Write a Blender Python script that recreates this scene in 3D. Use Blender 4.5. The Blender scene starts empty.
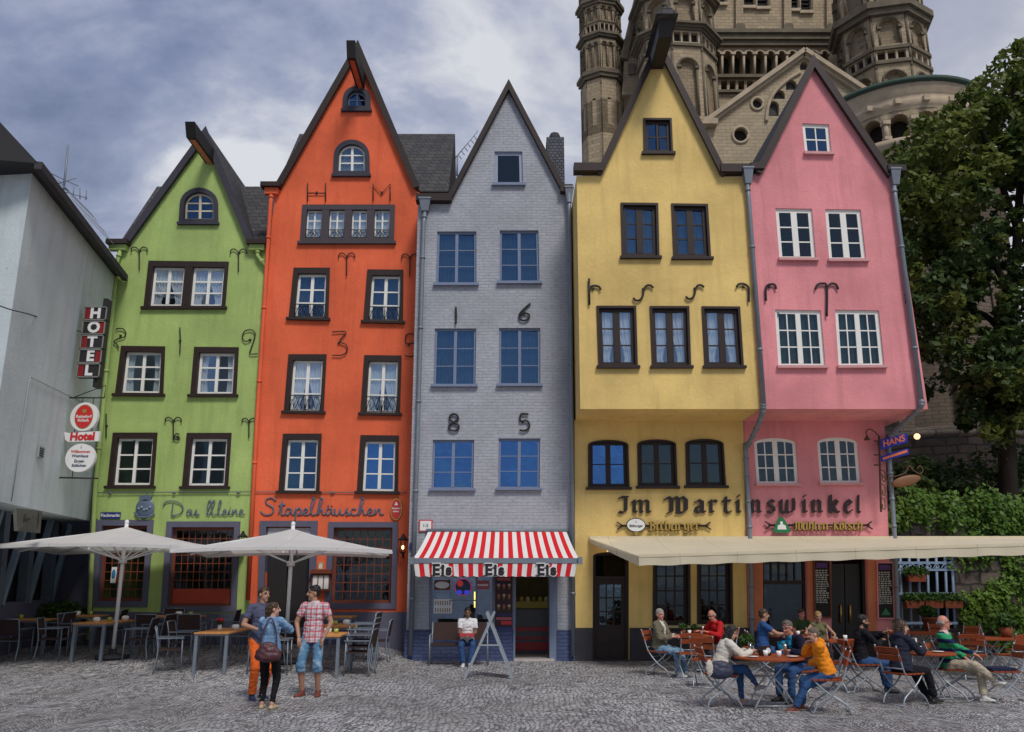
import bpy, bmesh, math, random
import numpy as np
from mathutils import Vector as V, Matrix, noise
from mathutils.geometry import tessellate_polygon
R = math.radians
random.seed(11)
rng = np.random.default_rng(5)
scene = bpy.context.scene
COL = scene.collection
# ------------------------------------------------------------------ camera model: surveyed points of the photograph -> metres
CH, F, HORIZON = 1.9, 850.0, 577.0
TH = math.atan((HORIZON - 366.0) / F)
ST, CT = math.sin(TH), math.cos(TH)
def at(px, py, Y):
    "point of the vertical plane y = Y"
    u, v = (px - 512) / F, (366 - py) / F
    dy, dz = CT - v * ST, ST + v * CT
    t = Y / dy
    return V((u * t, Y, CH + dz * t))
def xat(px, Y, z):
    return (px - 512) / F * (Y * CT + (z - CH) * ST)
def ss(a, b, x):
    t = min(1, max(0, (x - a) / (b - a)))
    return t * t * (3 - 2 * t)
def gh(x, y):
    "height of the square: it rises towards the two left houses"
    return 0.28 * ss(16.5, 21.5, y) * (1 - ss(-3.4, -2.2, x))
def atg(px, py):
    "point of the ground"
    z = 0.0
    for _ in range(25):
        u, v = (px - 512) / F, (366 - py) / F
        dy, dz = CT - v * ST, ST + v * CT
        t = (z - CH) / dz
        x, y = u * t, dy * t
        z = gh(x, y)
    return V((x, y, z))

# ------------------------------------------------------------------ mesh builder
class MB:
    def __init__(s):
        s.v = []; s.f = []; s.m = []; s.sm = []
    def add(s, vs, fs, mi=0, smooth=False):
        o = len(s.v)
        s.v += [tuple(p) for p in vs]
        s.f += [[i + o for i in f] for f in fs]
        s.m += [mi] * len(fs); s.sm += [smooth] * len(fs)
    def hexa(s, p, mi=0):
        s.add(p, [(3, 2, 1, 0), (4, 5, 6, 7), (0, 1, 5, 4), (1, 2, 6, 5), (2, 3, 7, 6), (3, 0, 4, 7)], mi)
    def box(s, c, size, rz=0, mi=0, M=None):
        x, y, z = size[0] / 2, size[1] / 2, size[2] / 2
        ps = [V(q) for q in ((-x, -y, -z), (x, -y, -z), (x, y, -z), (-x, y, -z), (-x, -y, z), (x, -y, z), (x, y, z), (-x, y, z))]
        m = M if M is not None else Matrix.Rotation(rz, 3, 'Z')
        s.hexa([m @ q + V(c) for q in ps], mi)
    def bar(s, a, b, w, h=None, mi=0, up=(0, 0, 1)):
        a, b = V(a), V(b); h = h or w
        d = (b - a).normalized(); u = V(up)
        if abs(d.dot(u)) > .98: u = V((0, 1, 0))
        x = d.cross(u).normalized() * w / 2; y = x.cross(d).normalized() * h / 2
        s.hexa([a - x - y, a + x - y, a + x + y, a - x + y, b - x - y, b + x - y, b + x + y, b - x + y], mi)
    def prism(s, loop, off, mi=0):
        n = len(loop); off = V(off)
        vs = [V(p) for p in loop] + [V(p) + off for p in loop]
        fs = [tuple(range(n - 1, -1, -1)), tuple(range(n, 2 * n))]
        fs += [(i, (i + 1) % n, n + (i + 1) % n, n + i) for i in range(n)]
        s.add(vs, fs, mi)
    def ring(s, A, B, d0, d1, mi=0):
        "frame between loop A (outer) and loop B (inner), from offset d0 to d1"
        n = len(A); d0, d1 = V(d0), V(d1)
        vs = [V(p) + d0 for p in A] + [V(p) + d0 for p in B] + [V(p) + d1 for p in A] + [V(p) + d1 for p in B]
        fs = []
        for i in range(n):
            j = (i + 1) % n
            fs += [(i, j, n + j, n + i), (2 * n + i, 3 * n + i, 3 * n + j, 2 * n + j), (n + i, n + j, 3 * n + j, 3 * n + i), (i, 2 * n + i, 2 * n + j, j)]
        s.add(vs, fs, mi)
    def plate(s, outline, holes, depth, mi=0, mir=None, sides=True):
        "flat wall with openings; depth = vector to its back"
        depth = V(depth); mir = mi if mir is None else mir
        loops = [[V(p) for p in outline]] + [[V(p) for p in h] for h in holes]
        flat = [p for l in loops for p in l]
        s.add(flat, [tuple(t) for t in tessellate_polygon(loops)], mi)
        for k, l in enumerate(loops):
            if k == 0 and not sides: continue
            n = len(l)
            s.add(l + [p + depth for p in l], [(i, (i + 1) % n, n + (i + 1) % n, n + i) for i in range(n)], mir)
    def tube(s, pts, r, seg=8, mi=0, smooth=True, caps=True):
        pts = [V(p) for p in pts]; n = len(pts)
        rs = r if isinstance(r, (list, tuple)) else [r] * n
        t0 = (pts[1] - pts[0]).normalized()
        u = V((0, 0, 1)) if abs(t0.z) < .9 else V((1, 0, 0))
        x = t0.cross(u).normalized()
        vs = []; fs = []
        for i, p in enumerate(pts):
            t = (pts[min(i + 1, n - 1)] - pts[max(i - 1, 0)])
            t = t.normalized() if t.length > 1e-9 else t0
            x = (x - t * x.dot(t))
            x = x.normalized() if x.length > 1e-6 else t.orthogonal().normalized()
            y = t.cross(x)
            vs += [p + (x * math.cos(2 * math.pi * k / seg) + y * math.sin(2 * math.pi * k / seg)) * rs[i] for k in range(seg)]
        for i in range(n - 1):
            for k in range(seg):
                a, b = i * seg + k, i * seg + (k + 1) % seg
                fs.append((a, b, b + seg, a + seg))
        s.add(vs, fs, mi, smooth)
        if caps:
            o = len(s.v) - len(vs)
            s.f += [[o + k for k in range(seg)][::-1], [o + (n - 1) * seg + k for k in range(seg)]]
            s.m += [mi] * 2; s.sm += [False] * 2
    def lathe(s, prof, c=(0, 0, 0), seg=16, mi=0, smooth=True, a0=0.0, sweep=None):
        c = V(c); full = sweep is None; sweep = sweep or 2 * math.pi
        n = seg if full else seg + 1
        vs = []; fs = []
        for r, z in prof:
            vs += [c + V((r * math.cos(a0 + sweep * k / seg), r * math.sin(a0 + sweep * k / seg), z)) for k in range(n)]
        for i in range(len(prof) - 1):
            for k in range(seg):
                a, b = i * n + k, i * n + (k + 1) % n
                fs.append((a, b, b + n, a + n))
        s.add(vs, fs, mi, smooth)
    def ball(s, c, rad, M=None, seg=12, rings=8, mi=0):
        c = V(c); rad = rad if isinstance(rad, (tuple, list)) else (rad,) * 3
        vs = []; fs = []
        m = M or Matrix.Identity(3)
        for i in range(rings + 1):
            ph = math.pi * i / rings - math.pi / 2
            for k in range(seg):
                a = 2 * math.pi * k / seg
                vs.append(c + m @ V((rad[0] * math.cos(ph) * math.cos(a), rad[1] * math.cos(ph) * math.sin(a), rad[2] * math.sin(ph))))
        for i in range(rings):
            for k in range(seg):
                a, b = i * seg + k, i * seg + (k + 1) % seg
                fs.append((a, b, b + seg, a + seg))
        s.add(vs, fs, mi, True)
    def mesh(s, name, mats, off=None, recalc=True):
        me = bpy.data.meshes.new(name)
        vs = s.v if off is None else [(p[0] - off[0], p[1] - off[1], p[2] - off[2]) for p in s.v]
        me.from_pydata(vs, [], s.f)
        for m in (mats if isinstance(mats, (list, tuple)) else [mats]): me.materials.append(m)
        me.polygons.foreach_set('material_index', s.m)
        me.polygons.foreach_set('use_smooth', s.sm)
        if recalc:
            b = bmesh.new(); b.from_mesh(me)
            bmesh.ops.remove_doubles(b, verts=b.verts, dist=1e-6) if len(s.v) < 3000 else None
            bmesh.ops.recalc_face_normals(b, faces=b.faces); b.to_mesh(me); b.free()
        me.update()
        return me

ROOT = {}
TMP = bpy.data.scenes.new('workshop')
def evaluated(o):
    "mesh of an object with its modifiers, worked out in a scene of its own"
    TMP.collection.objects.link(o); vl = TMP.view_layers[0]; vl.update()
    return bpy.data.meshes.new_from_object(o.evaluated_get(vl.depsgraph))
def tag(o, label=None, cat=None, group=None, kind=None):
    if label: o['label'] = label
    if cat: o['category'] = cat
    if group: o['group'] = group
    if kind: o['kind'] = kind
    return o
def thing(name, label, cat, loc=(0, 0, 0), group=None):
    o = bpy.data.objects.new(name, None); COL.objects.link(o); o.location = loc; o.empty_display_size = .2
    ROOT[o] = V(loc)
    return tag(o, label, cat, group)
def part(mb, name, mats, parent, label=None, recalc=True):
    "a mesh in world metres under its thing (or part)"
    off = ROOT[parent]
    me = mb.mesh(name, mats, off, recalc)
    o = bpy.data.objects.new(name, me); COL.objects.link(o); o.parent = parent
    ROOT[o] = off
    if label: o['label'] = label
    return o
def solo(mb, name, label, cat, mats, loc=(0, 0, 0), group=None, kind=None, recalc=True):
    me = mb.mesh(name, mats, loc, recalc)
    o = bpy.data.objects.new(name, me); COL.objects.link(o); o.location = loc
    ROOT[o] = V(loc)
    return tag(o, label, cat, group, kind)
KIDS = {}
def copy_tree(o, parent=None):
    c = o.copy(); COL.objects.link(c)
    if parent is not None: c.parent = parent
    for ch in [x for x in o.children]:
        copy_tree(ch, c)
    ROOT[c] = ROOT.get(o, V((0, 0, 0)))
    return c
def crom(pts, n=6, closed=False):
    P = [V(p) for p in pts]
    out = []
    m = len(P)
    for i in range(m - 1):
        a, b, c, d = P[max(i - 1, 0)], P[i], P[i + 1], P[min(i + 2, m - 1)]
        for k in range(n):
            t = k / n
            out.append(.5 * ((2 * b) + (c - a) * t + (2 * a - 5 * b + 4 * c - d) * t * t + (3 * b - a - 3 * c + d) * t ** 3))
    out.append(P[-1])
    return out

# ------------------------------------------------------------------ materials
def srgb(r, g, b):
    f = lambda c: c / 12.92 if c <= .04045 else ((c + .055) / 1.055) ** 2.4
    return (f(r / 255), f(g / 255), f(b / 255), 1)
def sc(c, k): return (min(1, c[0] * k), min(1, c[1] * k), min(1, c[2] * k), 1)
class NT:
    def __init__(s, m):
        m.use_nodes = True; s.t = m.node_tree; s.t.nodes.clear()
    def n(s, typ, **kw):
        x = s.t.nodes.new(typ)
        for k, v in kw.items():
            if k.startswith('i_'):
                key = k[2:]
                x.inputs[int(key) if key.isdigit() else key.replace('_', ' ')].default_value = v
            else: setattr(x, k, v)
        return x
    def l(s, a, b): s.t.links.new(a, b)
    def mix(s, a, b, fac, blend='MIX'):
        x = s.t.nodes.new('ShaderNodeMix'); x.data_type = 'RGBA'; x.blend_type = blend
        for sock, val in ((x.inputs[0], fac), (x.inputs[6], a), (x.inputs[7], b)):
            if hasattr(val, 'links'): s.l(val, sock)
            else: sock.default_value = val
        return x.outputs[2]
    def ramp(s, src, stops):
        x = s.t.nodes.new('ShaderNodeValToRGB'); e = x.color_ramp.elements
        while len(e) < len(stops): e.new(.5)
        for k, (p, c) in enumerate(stops):
            e[k].position = p; e[k].color = c if hasattr(c, '__len__') else (c, c, c, 1)
        s.l(src, x.inputs[0]); return x.outputs[0]
    def math(s, op, a, b=0.0, c=None):
        x = s.t.nodes.new('ShaderNodeMath'); x.operation = op
        for k, v in enumerate((a, b, c)):
            if v is None: continue
            if hasattr(v, 'links'): s.l(v, x.inputs[k])
            else: x.inputs[k].default_value = v
        return x.outputs[0]
def principled(nt, color, rough=.7, spec=.3, metal=0.0, bump=None, bstr=.3, bdist=.02):
    b = nt.n('ShaderNodeBsdfPrincipled'); o = nt.n('ShaderNodeOutputMaterial')
    for key, val in (('Base Color', color), ('Roughness', rough), ('Metallic', metal), ('Specular IOR Level', spec)):
        if hasattr(val, 'links'): nt.l(val, b.inputs[key])
        else: b.inputs[key].default_value = val
    if bump is not None:
        k = nt.n('ShaderNodeBump'); k.inputs['Strength'].default_value = bstr; k.inputs['Distance'].default_value = bdist
        nt.l(bump, k.inputs['Height']); nt.l(k.outputs[0], b.inputs['Normal'])
    nt.l(b.outputs[0], o.inputs[0])
    return b
MATS = {}
def simple(name, col, rough=.6, spec=.3, metal=0.0, var=.2, scale=6.0, bump=0.0, stretch=(1, 1, 1), rnd=0.0):
    if name in MATS: return MATS[name]
    m = bpy.data.materials.new(name); nt = NT(m)
    tc = nt.n('ShaderNodeTexCoord'); mp = nt.n('ShaderNodeMapping'); mp.inputs['Scale'].default_value = stretch
    nt.l(tc.outputs['Object'], mp.inputs[0])
    no = nt.n('ShaderNodeTexNoise', i_Scale=scale, i_Detail=5.0, i_Roughness=.6); nt.l(mp.outputs[0], no.inputs['Vector'])
    c = nt.mix(sc(col, 1 - var), sc(col, 1 + var), no.outputs[0])
    if rnd:
        oi = nt.n('ShaderNodeObjectInfo')
        c = nt.mix(c, sc(col, .55), nt.math('MULTIPLY', oi.outputs['Random'], rnd))
    principled(nt, c, rough, spec, metal, no.outputs[0] if bump else None, bump)
    MATS[name] = m; return m
def stucco(name, col, dark=.78):
    m = bpy.data.materials.new(name); nt = NT(m)
    g = nt.n('ShaderNodeNewGeometry')
    big = nt.n('ShaderNodeTexNoise', i_Scale=.55, i_Detail=6.0, i_Roughness=.62); nt.l(g.outputs['Position'], big.inputs['Vector'])
    mp = nt.n('ShaderNodeMapping'); mp.inputs['Scale'].default_value = (3.2, 3.2, .28); nt.l(g.outputs['Position'], mp.inputs[0])
    st = nt.n('ShaderNodeTexNoise', i_Scale=1.0, i_Detail=6.0, i_Roughness=.65); nt.l(mp.outputs[0], st.inputs['Vector'])
    fine = nt.n('ShaderNodeTexNoise', i_Scale=16.0, i_Detail=8.0, i_Roughness=.7); nt.l(g.outputs['Position'], fine.inputs['Vector'])
    c = nt.mix(sc(col, dark), sc(col, 1.1), nt.ramp(big.outputs[0], [(.32, 0.0), (.66, 1.0)]))
    c = nt.mix(c, sc(col, dark * .72), nt.math('MULTIPLY', nt.ramp(st.outputs[0], [(.5, 0.0), (.74, 1.0)]), .5))
    c = nt.mix(c, sc(col, .8), nt.math('MULTIPLY', nt.ramp(fine.outputs[0], [(.5, 0.0), (.75, 1.0)]), .45))
    sp = nt.n('ShaderNodeTexVoronoi', i_Scale=1.6); nt.l(g.outputs['Position'], sp.inputs['Vector'])
    c = nt.mix(c, sc(col, .42), nt.math('MULTIPLY', nt.ramp(sp.outputs['Distance'], [(.012, 1.0), (.04, 0.0)]), .7))
    h = nt.math('ADD', nt.math('MULTIPLY', fine.outputs[0], .55), nt.math('MULTIPLY', big.outputs[0], 1.4))
    principled(nt, c, .86, .18, 0, h, .5, .04)
    MATS[name] = m; return m
def brickish(name, c1, c2, mortar, w, h, msize=.012, bstr=.5, rough=.8, stain=.5, bump_inv=False, bias=0.0, vary=.9):
    m = bpy.data.materials.new(name); nt = NT(m)
    g = nt.n('ShaderNodeNewGeometry'); sx = nt.n('ShaderNodeSeparateXYZ'); nt.l(g.outputs['Position'], sx.inputs[0])
    cb = nt.n('ShaderNodeCombineXYZ'); nt.l(nt.math('ADD', sx.outputs[0], nt.math('MULTIPLY', sx.outputs[1], .77)), cb.inputs[0]); nt.l(sx.outputs[2], cb.inputs[1])
    wob = nt.n('ShaderNodeTexNoise', i_Scale=3.0, i_Detail=2.0); nt.l(g.outputs['Position'], wob.inputs['Vector'])
    add = nt.n('ShaderNodeVectorMath'); add.operation = 'MULTIPLY_ADD'
    nt.l(wob.outputs['Color'], add.inputs[0]); add.inputs[1].default_value = (h * .5, h * .5, 0); nt.l(cb.outputs[0], add.inputs[2])
    b = nt.n('ShaderNodeTexBrick', i_Color1=c1, i_Color2=c2, i_Mortar=mortar, i_Scale=1.0)
    b.inputs['Mortar Size'].default_value = msize; b.inputs['Brick Width'].default_value = w; b.inputs['Row Height'].default_value = h
    b.inputs['Mortar Smooth'].default_value = .4; b.inputs['Bias'].default_value = bias
    nt.l(add.outputs[0], b.inputs['Vector'])
    big = nt.n('ShaderNodeTexNoise', i_Scale=.8, i_Detail=7.0, i_Roughness=.68); nt.l(g.outputs['Position'], big.inputs['Vector'])
    fine = nt.n('ShaderNodeTexNoise', i_Scale=14.0, i_Detail=6.0, i_Roughness=.7); nt.l(g.outputs['Position'], fine.inputs['Vector'])
    c = nt.mix(b.outputs[0], sc(c1, .5), nt.math('MULTIPLY', nt.ramp(big.outputs[0], [(.45, 0.0), (.75, 1.0)]), stain))
    c = nt.mix(c, sc(c1, .6), nt.math('MULTIPLY', nt.ramp(fine.outputs[0], [(.48, 0.0), (.7, 1.0)]), .6))
    hh = nt.math('ADD', nt.math('MULTIPLY', b.outputs['Fac'], -1.0), nt.math('MULTIPLY', fine.outputs[0], vary))
    principled(nt, c, rough, .25, 0, hh, bstr, .03)
    MATS[name] = m; return m
def glass(name, refl, tint, base, rough=.03):
    "window pane: part mirror, part see-through with a slightly wavy surface"
    m = bpy.data.materials.new(name); nt = NT(m)
    g = nt.n('ShaderNodeNewGeometry')
    no = nt.n('ShaderNodeTexNoise', i_Scale=1.7, i_Detail=3.0); nt.l(g.outputs['Position'], no.inputs['Vector'])
    bp = nt.n('ShaderNodeBump'); bp.inputs['Strength'].default_value = .35; bp.inputs['Distance'].default_value = .02; nt.l(no.outputs[0], bp.inputs['Height'])
    gl = nt.n('ShaderNodeBsdfGlossy', i_Color=tint, i_Roughness=rough); nt.l(bp.outputs[0], gl.inputs['Normal'])
    tr = nt.n('ShaderNodeBsdfTransparent', i_Color=base)
    mx = nt.n('ShaderNodeMixShader'); mx.inputs[0].default_value = refl
    nt.l(tr.outputs[0], mx.inputs[1]); nt.l(gl.outputs[0], mx.inputs[2])
    o = nt.n('ShaderNodeOutputMaterial'); nt.l(mx.outputs[0], o.inputs[0])
    MATS[name] = m; return m
def leafmat(name, c1, c2, trans=.35):
    m = bpy.data.materials.new(name); nt = NT(m)
    g = nt.n('ShaderNodeNewGeometry'); no = nt.n('ShaderNodeTexNoise', i_Scale=.5, i_Detail=3.0); nt.l(g.outputs['Position'], no.inputs['Vector'])
    f = nt.math('ADD', nt.math('MULTIPLY', g.outputs['Random Per Island'], .6), nt.math('MULTIPLY', nt.ramp(no.outputs[0], [(.35, 0.0), (.65, 1.0)]), .4))
    c = nt.mix(c1, c2, f)
    d = nt.n('ShaderNodeBsdfPrincipled', i_Roughness=.5); nt.l(c, d.inputs['Base Color']); d.inputs['Specular IOR Level'].default_value = .25
    t = nt.n('ShaderNodeBsdfTranslucent'); nt.l(c, t.inputs[0])
    mx = nt.n('ShaderNodeMixShader'); mx.inputs[0].default_value = trans
    nt.l(d.outputs[0], mx.inputs[1]); nt.l(t.outputs[0], mx.inputs[2])
    o = nt.n('ShaderNodeOutputMaterial'); nt.l(mx.outputs[0], o.inputs[0])
    MATS[name] = m; return m
def emit(name, col, st):
    m = bpy.data.materials.new(name); nt = NT(m)
    b = principled(nt, col, .4); b.inputs['Emission Color'].default_value = col; b.inputs['Emission Strength'].default_value = st
    MATS[name] = m; return m

m_green = stucco('lime_stucco', (.385, .515, .17, 1))
m_orange = stucco('orange_stucco', (.79, .15, .066, 1))
m_yellow = stucco('ochre_stucco', (.78, .56, .205, 1))
m_pink = stucco('rose_stucco', (.77, .29, .31, 1))
m_white = stucco('white_render', (.55, .62, .63, 1), .9)
m_pier = stucco('salmon_pier', (.62, .21, .11, 1))
m_gbrick = brickish('painted_brick', (.42, .437, .485, 1), (.38, .395, .44, 1), (.34, .355, .40, 1), .25, .08, .010, .45, .75, .5)
m_bbrick = brickish('blue_painted_brick', (.085, .11, .235, 1), (.075, .10, .21, 1), (.05, .065, .14, 1), .26, .085, .011, .6, .6, .4)
m_slate = brickish('slate', (.055, .055, .06, 1), (.085, .08, .08, 1), (.02, .02, .02, 1), .28, .17, .012, .6, .7, .4)
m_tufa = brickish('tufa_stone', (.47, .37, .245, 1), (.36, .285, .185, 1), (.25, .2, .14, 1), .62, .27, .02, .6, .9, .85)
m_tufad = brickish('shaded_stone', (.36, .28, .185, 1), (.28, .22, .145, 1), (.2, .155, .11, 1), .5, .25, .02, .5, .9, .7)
m_trim = simple('trim_stone', (.42, .34, .245, 1), .9, .2, var=.4, scale=1.5, bump=.4)
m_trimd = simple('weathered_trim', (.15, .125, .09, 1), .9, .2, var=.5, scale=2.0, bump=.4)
m_apse = brickish('apse_brick', (.17, .13, .095, 1), (.125, .095, .07, 1), (.08, .065, .05, 1), .42, .2, .02, .7, .9, .8)
m_basalt = brickish('rough_basalt', (.085, .07, .06, 1), (.15, .115, .09, 1), (.05, .045, .04, 1), .75, .42, .05, 1.0, .9, .8)
m_rubble = brickish('rubble_stone', (.085, .072, .066, 1), (.20, .16, .13, 1), (.05, .045, .042, 1), .55, .3, .035, 1.0, .9, 1.0, bias=-.3)
m_verd = simple('copper_edge', (.045, .075, .06, 1), .8, .3, var=.3)
m_dkbrown = simple("dark_brown_paint", (.026, .014, .012, 1), .55, .35, var=.35, scale=4, bump=.1)
m_black = simple('black_iron', (.018, .016, .016, 1), .55, .4, var=.3)
m_casegrey = simple('mauve_grey_paint', (.105, .105, .155, 1), .7, .25, var=.2, scale=3, bump=.1)
m_casedk = simple('dark_mauve_trim', (.048, .046, .062, 1), .7, .25, var=.25, scale=3, bump=.1)
m_darkstone = simple('charcoal_plinth', (.048, .045, .052, 1), .8, .25, var=.35, scale=2.5, bump=.3)
m_wpaint = simple('white_window_paint', (.78, .77, .72, 1), .45, .4, var=.06)
m_bpaint = simple('blue_grey_window_paint', (.175, .215, .32, 1), .45, .4, var=.1)
m_zinc = simple('zinc', (.20, .23, .27, 1), .5, .4, .25, var=.25, scale=3)
m_redwood = simple('oxblood_paint', (.17, .042, .022, 1), .5, .35, var=.25)
m_redpanel = simple('red_panel_paint', (.40, .055, .025, 1), .5, .35, var=.2)
g_blue = glass('pane_sky', .72, (.085, .215, .52, 1), (.35, .42, .5, 1))
g_soft = glass('pane_soft', .26, (.55, .72, 1, 1), (.85, .9, .92, 1))
g_dark = glass('pane_dark', .07, (.6, .8, 1, 1), (.42, .48, .48, 1))
g_mid = glass('pane_mid', .40, (.12, .235, .42, 1), (.7, .76, .8, 1))
def curtain_mat(name, col):
    m = bpy.data.materials.new(name); nt = NT(m)
    d = nt.n('ShaderNodeBsdfDiffuse', i_Color=col); t = nt.n('ShaderNodeBsdfTranslucent', i_Color=col)
    mx = nt.n('ShaderNodeMixShader'); mx.inputs[0].default_value = .25
    tr = nt.n('ShaderNodeBsdfTransparent'); m2 = nt.n('ShaderNodeMixShader'); m2.inputs[0].default_value = .14
    nt.l(d.outputs[0], mx.inputs[1]); nt.l(t.outputs[0], mx.inputs[2]); nt.l(mx.outputs[0], m2.inputs[1]); nt.l(tr.outputs[0], m2.inputs[2])
    o = nt.n('ShaderNodeOutputMaterial'); nt.l(m2.outputs[0], o.inputs[0]); return m
m_curt = curtain_mat('net_curtain', (.80, .85, .88, 1))
m_curtb = curtain_mat('blue_grey_curtain', (.13, .20, .28, 1))
# ------------------------------------------------------------------ figures: one continuous surface grown from a posed skeleton
def rcone(mb, p0, r0, p1, r1, flat1=False, flat0=False, seg=14):
    p0, p1 = V(p0), V(p1); d = (p1 - p0)
    if d.length < 1e-5: return
    d.normalize(); P = []; rr = []
    if flat0: P += [p0]; rr += [r0]
    else:
        for a in (88, 65, 40, 18, 0): P.append(p0 - d * r0 * math.sin(R(a))); rr.append(max(.0005, r0 * math.cos(R(a))))
    if flat1: P += [p1]; rr += [r1]
    else:
        for a in (0, 18, 40, 65, 88): P.append(p1 + d * r1 * math.sin(R(a))); rr.append(max(.0005, r1 * math.cos(R(a))))
    mb.tube(P, rr, seg)
def grow(mb, name, voxel=.009, it=3, rough=0.0):
    "voxel-remeshed, smoothed skin of overlapping solids"
    me = bpy.data.meshes.new('tmp'); me.from_pydata(mb.v, [], mb.f); me.update()
    b = bmesh.new(); b.from_mesh(me); bmesh.ops.recalc_face_normals(b, faces=b.faces); b.to_mesh(me); b.free()
    o = bpy.data.objects.new('tmp', me)
    m = o.modifiers.new('r', 'REMESH'); m.mode = 'VOXEL'; m.voxel_size = voxel; m.use_smooth_shade = True
    m = o.modifiers.new('s', 'SMOOTH'); m.factor = .5; m.iterations = it
    r = evaluated(o); r.name = name
    bpy.data.objects.remove(o); bpy.data.meshes.remove(me)
    if rough:
        n = len(r.vertices); co = np.empty(n * 3); no = np.empty(n * 3); r.vertices.foreach_get('co', co); r.vertices.foreach_get('normal', no); co = co.reshape(-1, 3); no = no.reshape(-1, 3)
        fold = 15 if rough < .0065 and rough > .003 else 38
        w = np.array([noise.noise(V((c[0], c[1], c[2] * 1.6)) * fold) + .35 * noise.noise(V(c) * 60 + V((3, 1, 2))) for c in co])
        r.vertices.foreach_set('co', (co + no * (rough * w * (1.6 if fold == 15 else 1))[:, None]).ravel())
    r.polygons.foreach_set('use_smooth', [True] * len(r.polygons)); r.update()
    return r
def child(me, name, mats, parent, sel=None):
    for m in mats: me.materials.append(m)
    if sel:
        me.polygons.foreach_set('material_index', [sel(p.center) for p in me.polygons])
    o = bpy.data.objects.new(name, me); COL.objects.link(o); o.parent = parent; ROOT[o] = ROOT[parent]; return o
def ell_tube(mb, rings, B3, seg=20):
    "elliptical tube with flat ends: rings = (centre, rx, ry)"
    vs = []; n = len(rings)
    for c, rx, ry in rings: vs += [V(c) + B3 @ V((rx * math.cos(2 * math.pi * k / seg), ry * math.sin(2 * math.pi * k / seg), 0)) for k in range(seg)]
    fs = [(i * seg + k, i * seg + (k + 1) % seg, (i + 1) * seg + (k + 1) % seg, (i + 1) * seg + k) for i in range(n - 1) for k in range(seg)]
    mb.add(vs, fs + [tuple(range(seg))[::-1], tuple(range((n - 1) * seg, n * seg))])
def ik(a, t, l1, l2, pole):
    a, t = V(a), V(t); d = t - a; L = min(d.length, (l1 + l2) * .995); d.normalize(); t = a + d * L
    c = (l1 * l1 + L * L - l2 * l2) / (2 * l1 * L); h = math.sqrt(max(0, 1 - c * c)) * l1
    p = V(pole) - d * V(pole).dot(d); p = p.normalized() if p.length > 1e-5 else V((0, 0, 1))
    return a + d * c * l1 + p * h, t
SKINM = {}
def skin(col):
    if col not in SKINM:
        n = 'skin_%d' % len(SKINM)
        SKINM[col] = simple(n, col, .5, .35, var=.12, scale=14)
    return SKINM[col]
LIGHT, TAN, RED, DARK = (.52, .30, .215, 1), (.40, .215, .14, 1), (.55, .24, .17, 1), (.21, .11, .075, 1)
def fabric(name, col, kind=None, col2=None):
    if name in MATS: return MATS[name]
    m = bpy.data.materials.new(name); nt = NT(m)
    tc = nt.n('ShaderNodeTexCoord'); no = nt.n('ShaderNodeTexNoise', i_Scale=9.0, i_Detail=5.0); nt.l(tc.outputs['Object'], no.inputs['Vector'])
    c = nt.mix(sc(col, .72), sc(col, 1.2), no.outputs[0])
    sx = nt.n('ShaderNodeSeparateXYZ'); nt.l(tc.outputs['Object'], sx.inputs[0])
    def lines(src, freq, lo, hi, ph=0.0):
        f = nt.math('FRACT', nt.math('ADD', nt.math('MULTIPLY', src, freq), ph))
        return nt.math('MULTIPLY', nt.math('GREATER_THAN', f, lo), nt.math('LESS_THAN', f, hi))
    if kind == 'plaid':
        for s, ax in ((11.0, 0), (11.0, 2)):
            c = nt.mix(c, col2, nt.math('MULTIPLY', lines(sx.outputs[ax], s, .1, .42), .62))
            c = nt.mix(c, (.08, .08, .16, 1), nt.math('MULTIPLY', lines(sx.outputs[ax], s, .62, .72), .45))
    if kind == 'rugby':
        c = nt.mix(c, col2, lines(sx.outputs[2], 6.6, .0, .42, .25))
    if kind == 'quilt':
        f = nt.math('FRACT', nt.math('MULTIPLY', sx.outputs[2], 15.0)); c = nt.mix(c, sc(col, .4), nt.math('LESS_THAN', f, .14))
    if kind == 'faded':
        c = nt.mix(c, col2, nt.ramp(no.outputs[0], [(.5, 0.0), (.7, .8)]))
    wv = nt.n('ShaderNodeTexNoise', i_Scale=26.0, i_Detail=6.0, i_Distortion=1.5); nt.l(tc.outputs['Object'], wv.inputs['Vector'])
    principled(nt, c, .85, .15, 0, wv.outputs[0], .45, .02)
    MATS[name] = m; return m
m_eye = simple('eye_dark', (.02, .014, .012, 1), .3, .5); m_lip = simple('lip', (.32, .10, .08, 1), .5)
m_hairb = simple('black_hair', (.010, .008, .007, 1), .45, .4, var=.4, scale=30); m_hairn = simple('brown_hair', (.05, .026, .014, 1), .5, .4, var=.4, scale=30)
m_hairg = simple('grey_brown_hair', (.13, .10, .08, 1), .6, .3, var=.4, scale=30); m_hairbl = simple('blonde_hair', (.33, .2, .08, 1), .5, .3, var=.4, scale=30); m_hairw = simple('grey_hair', (.30, .28, .26, 1), .6, .3, var=.3, scale=30)

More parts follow.
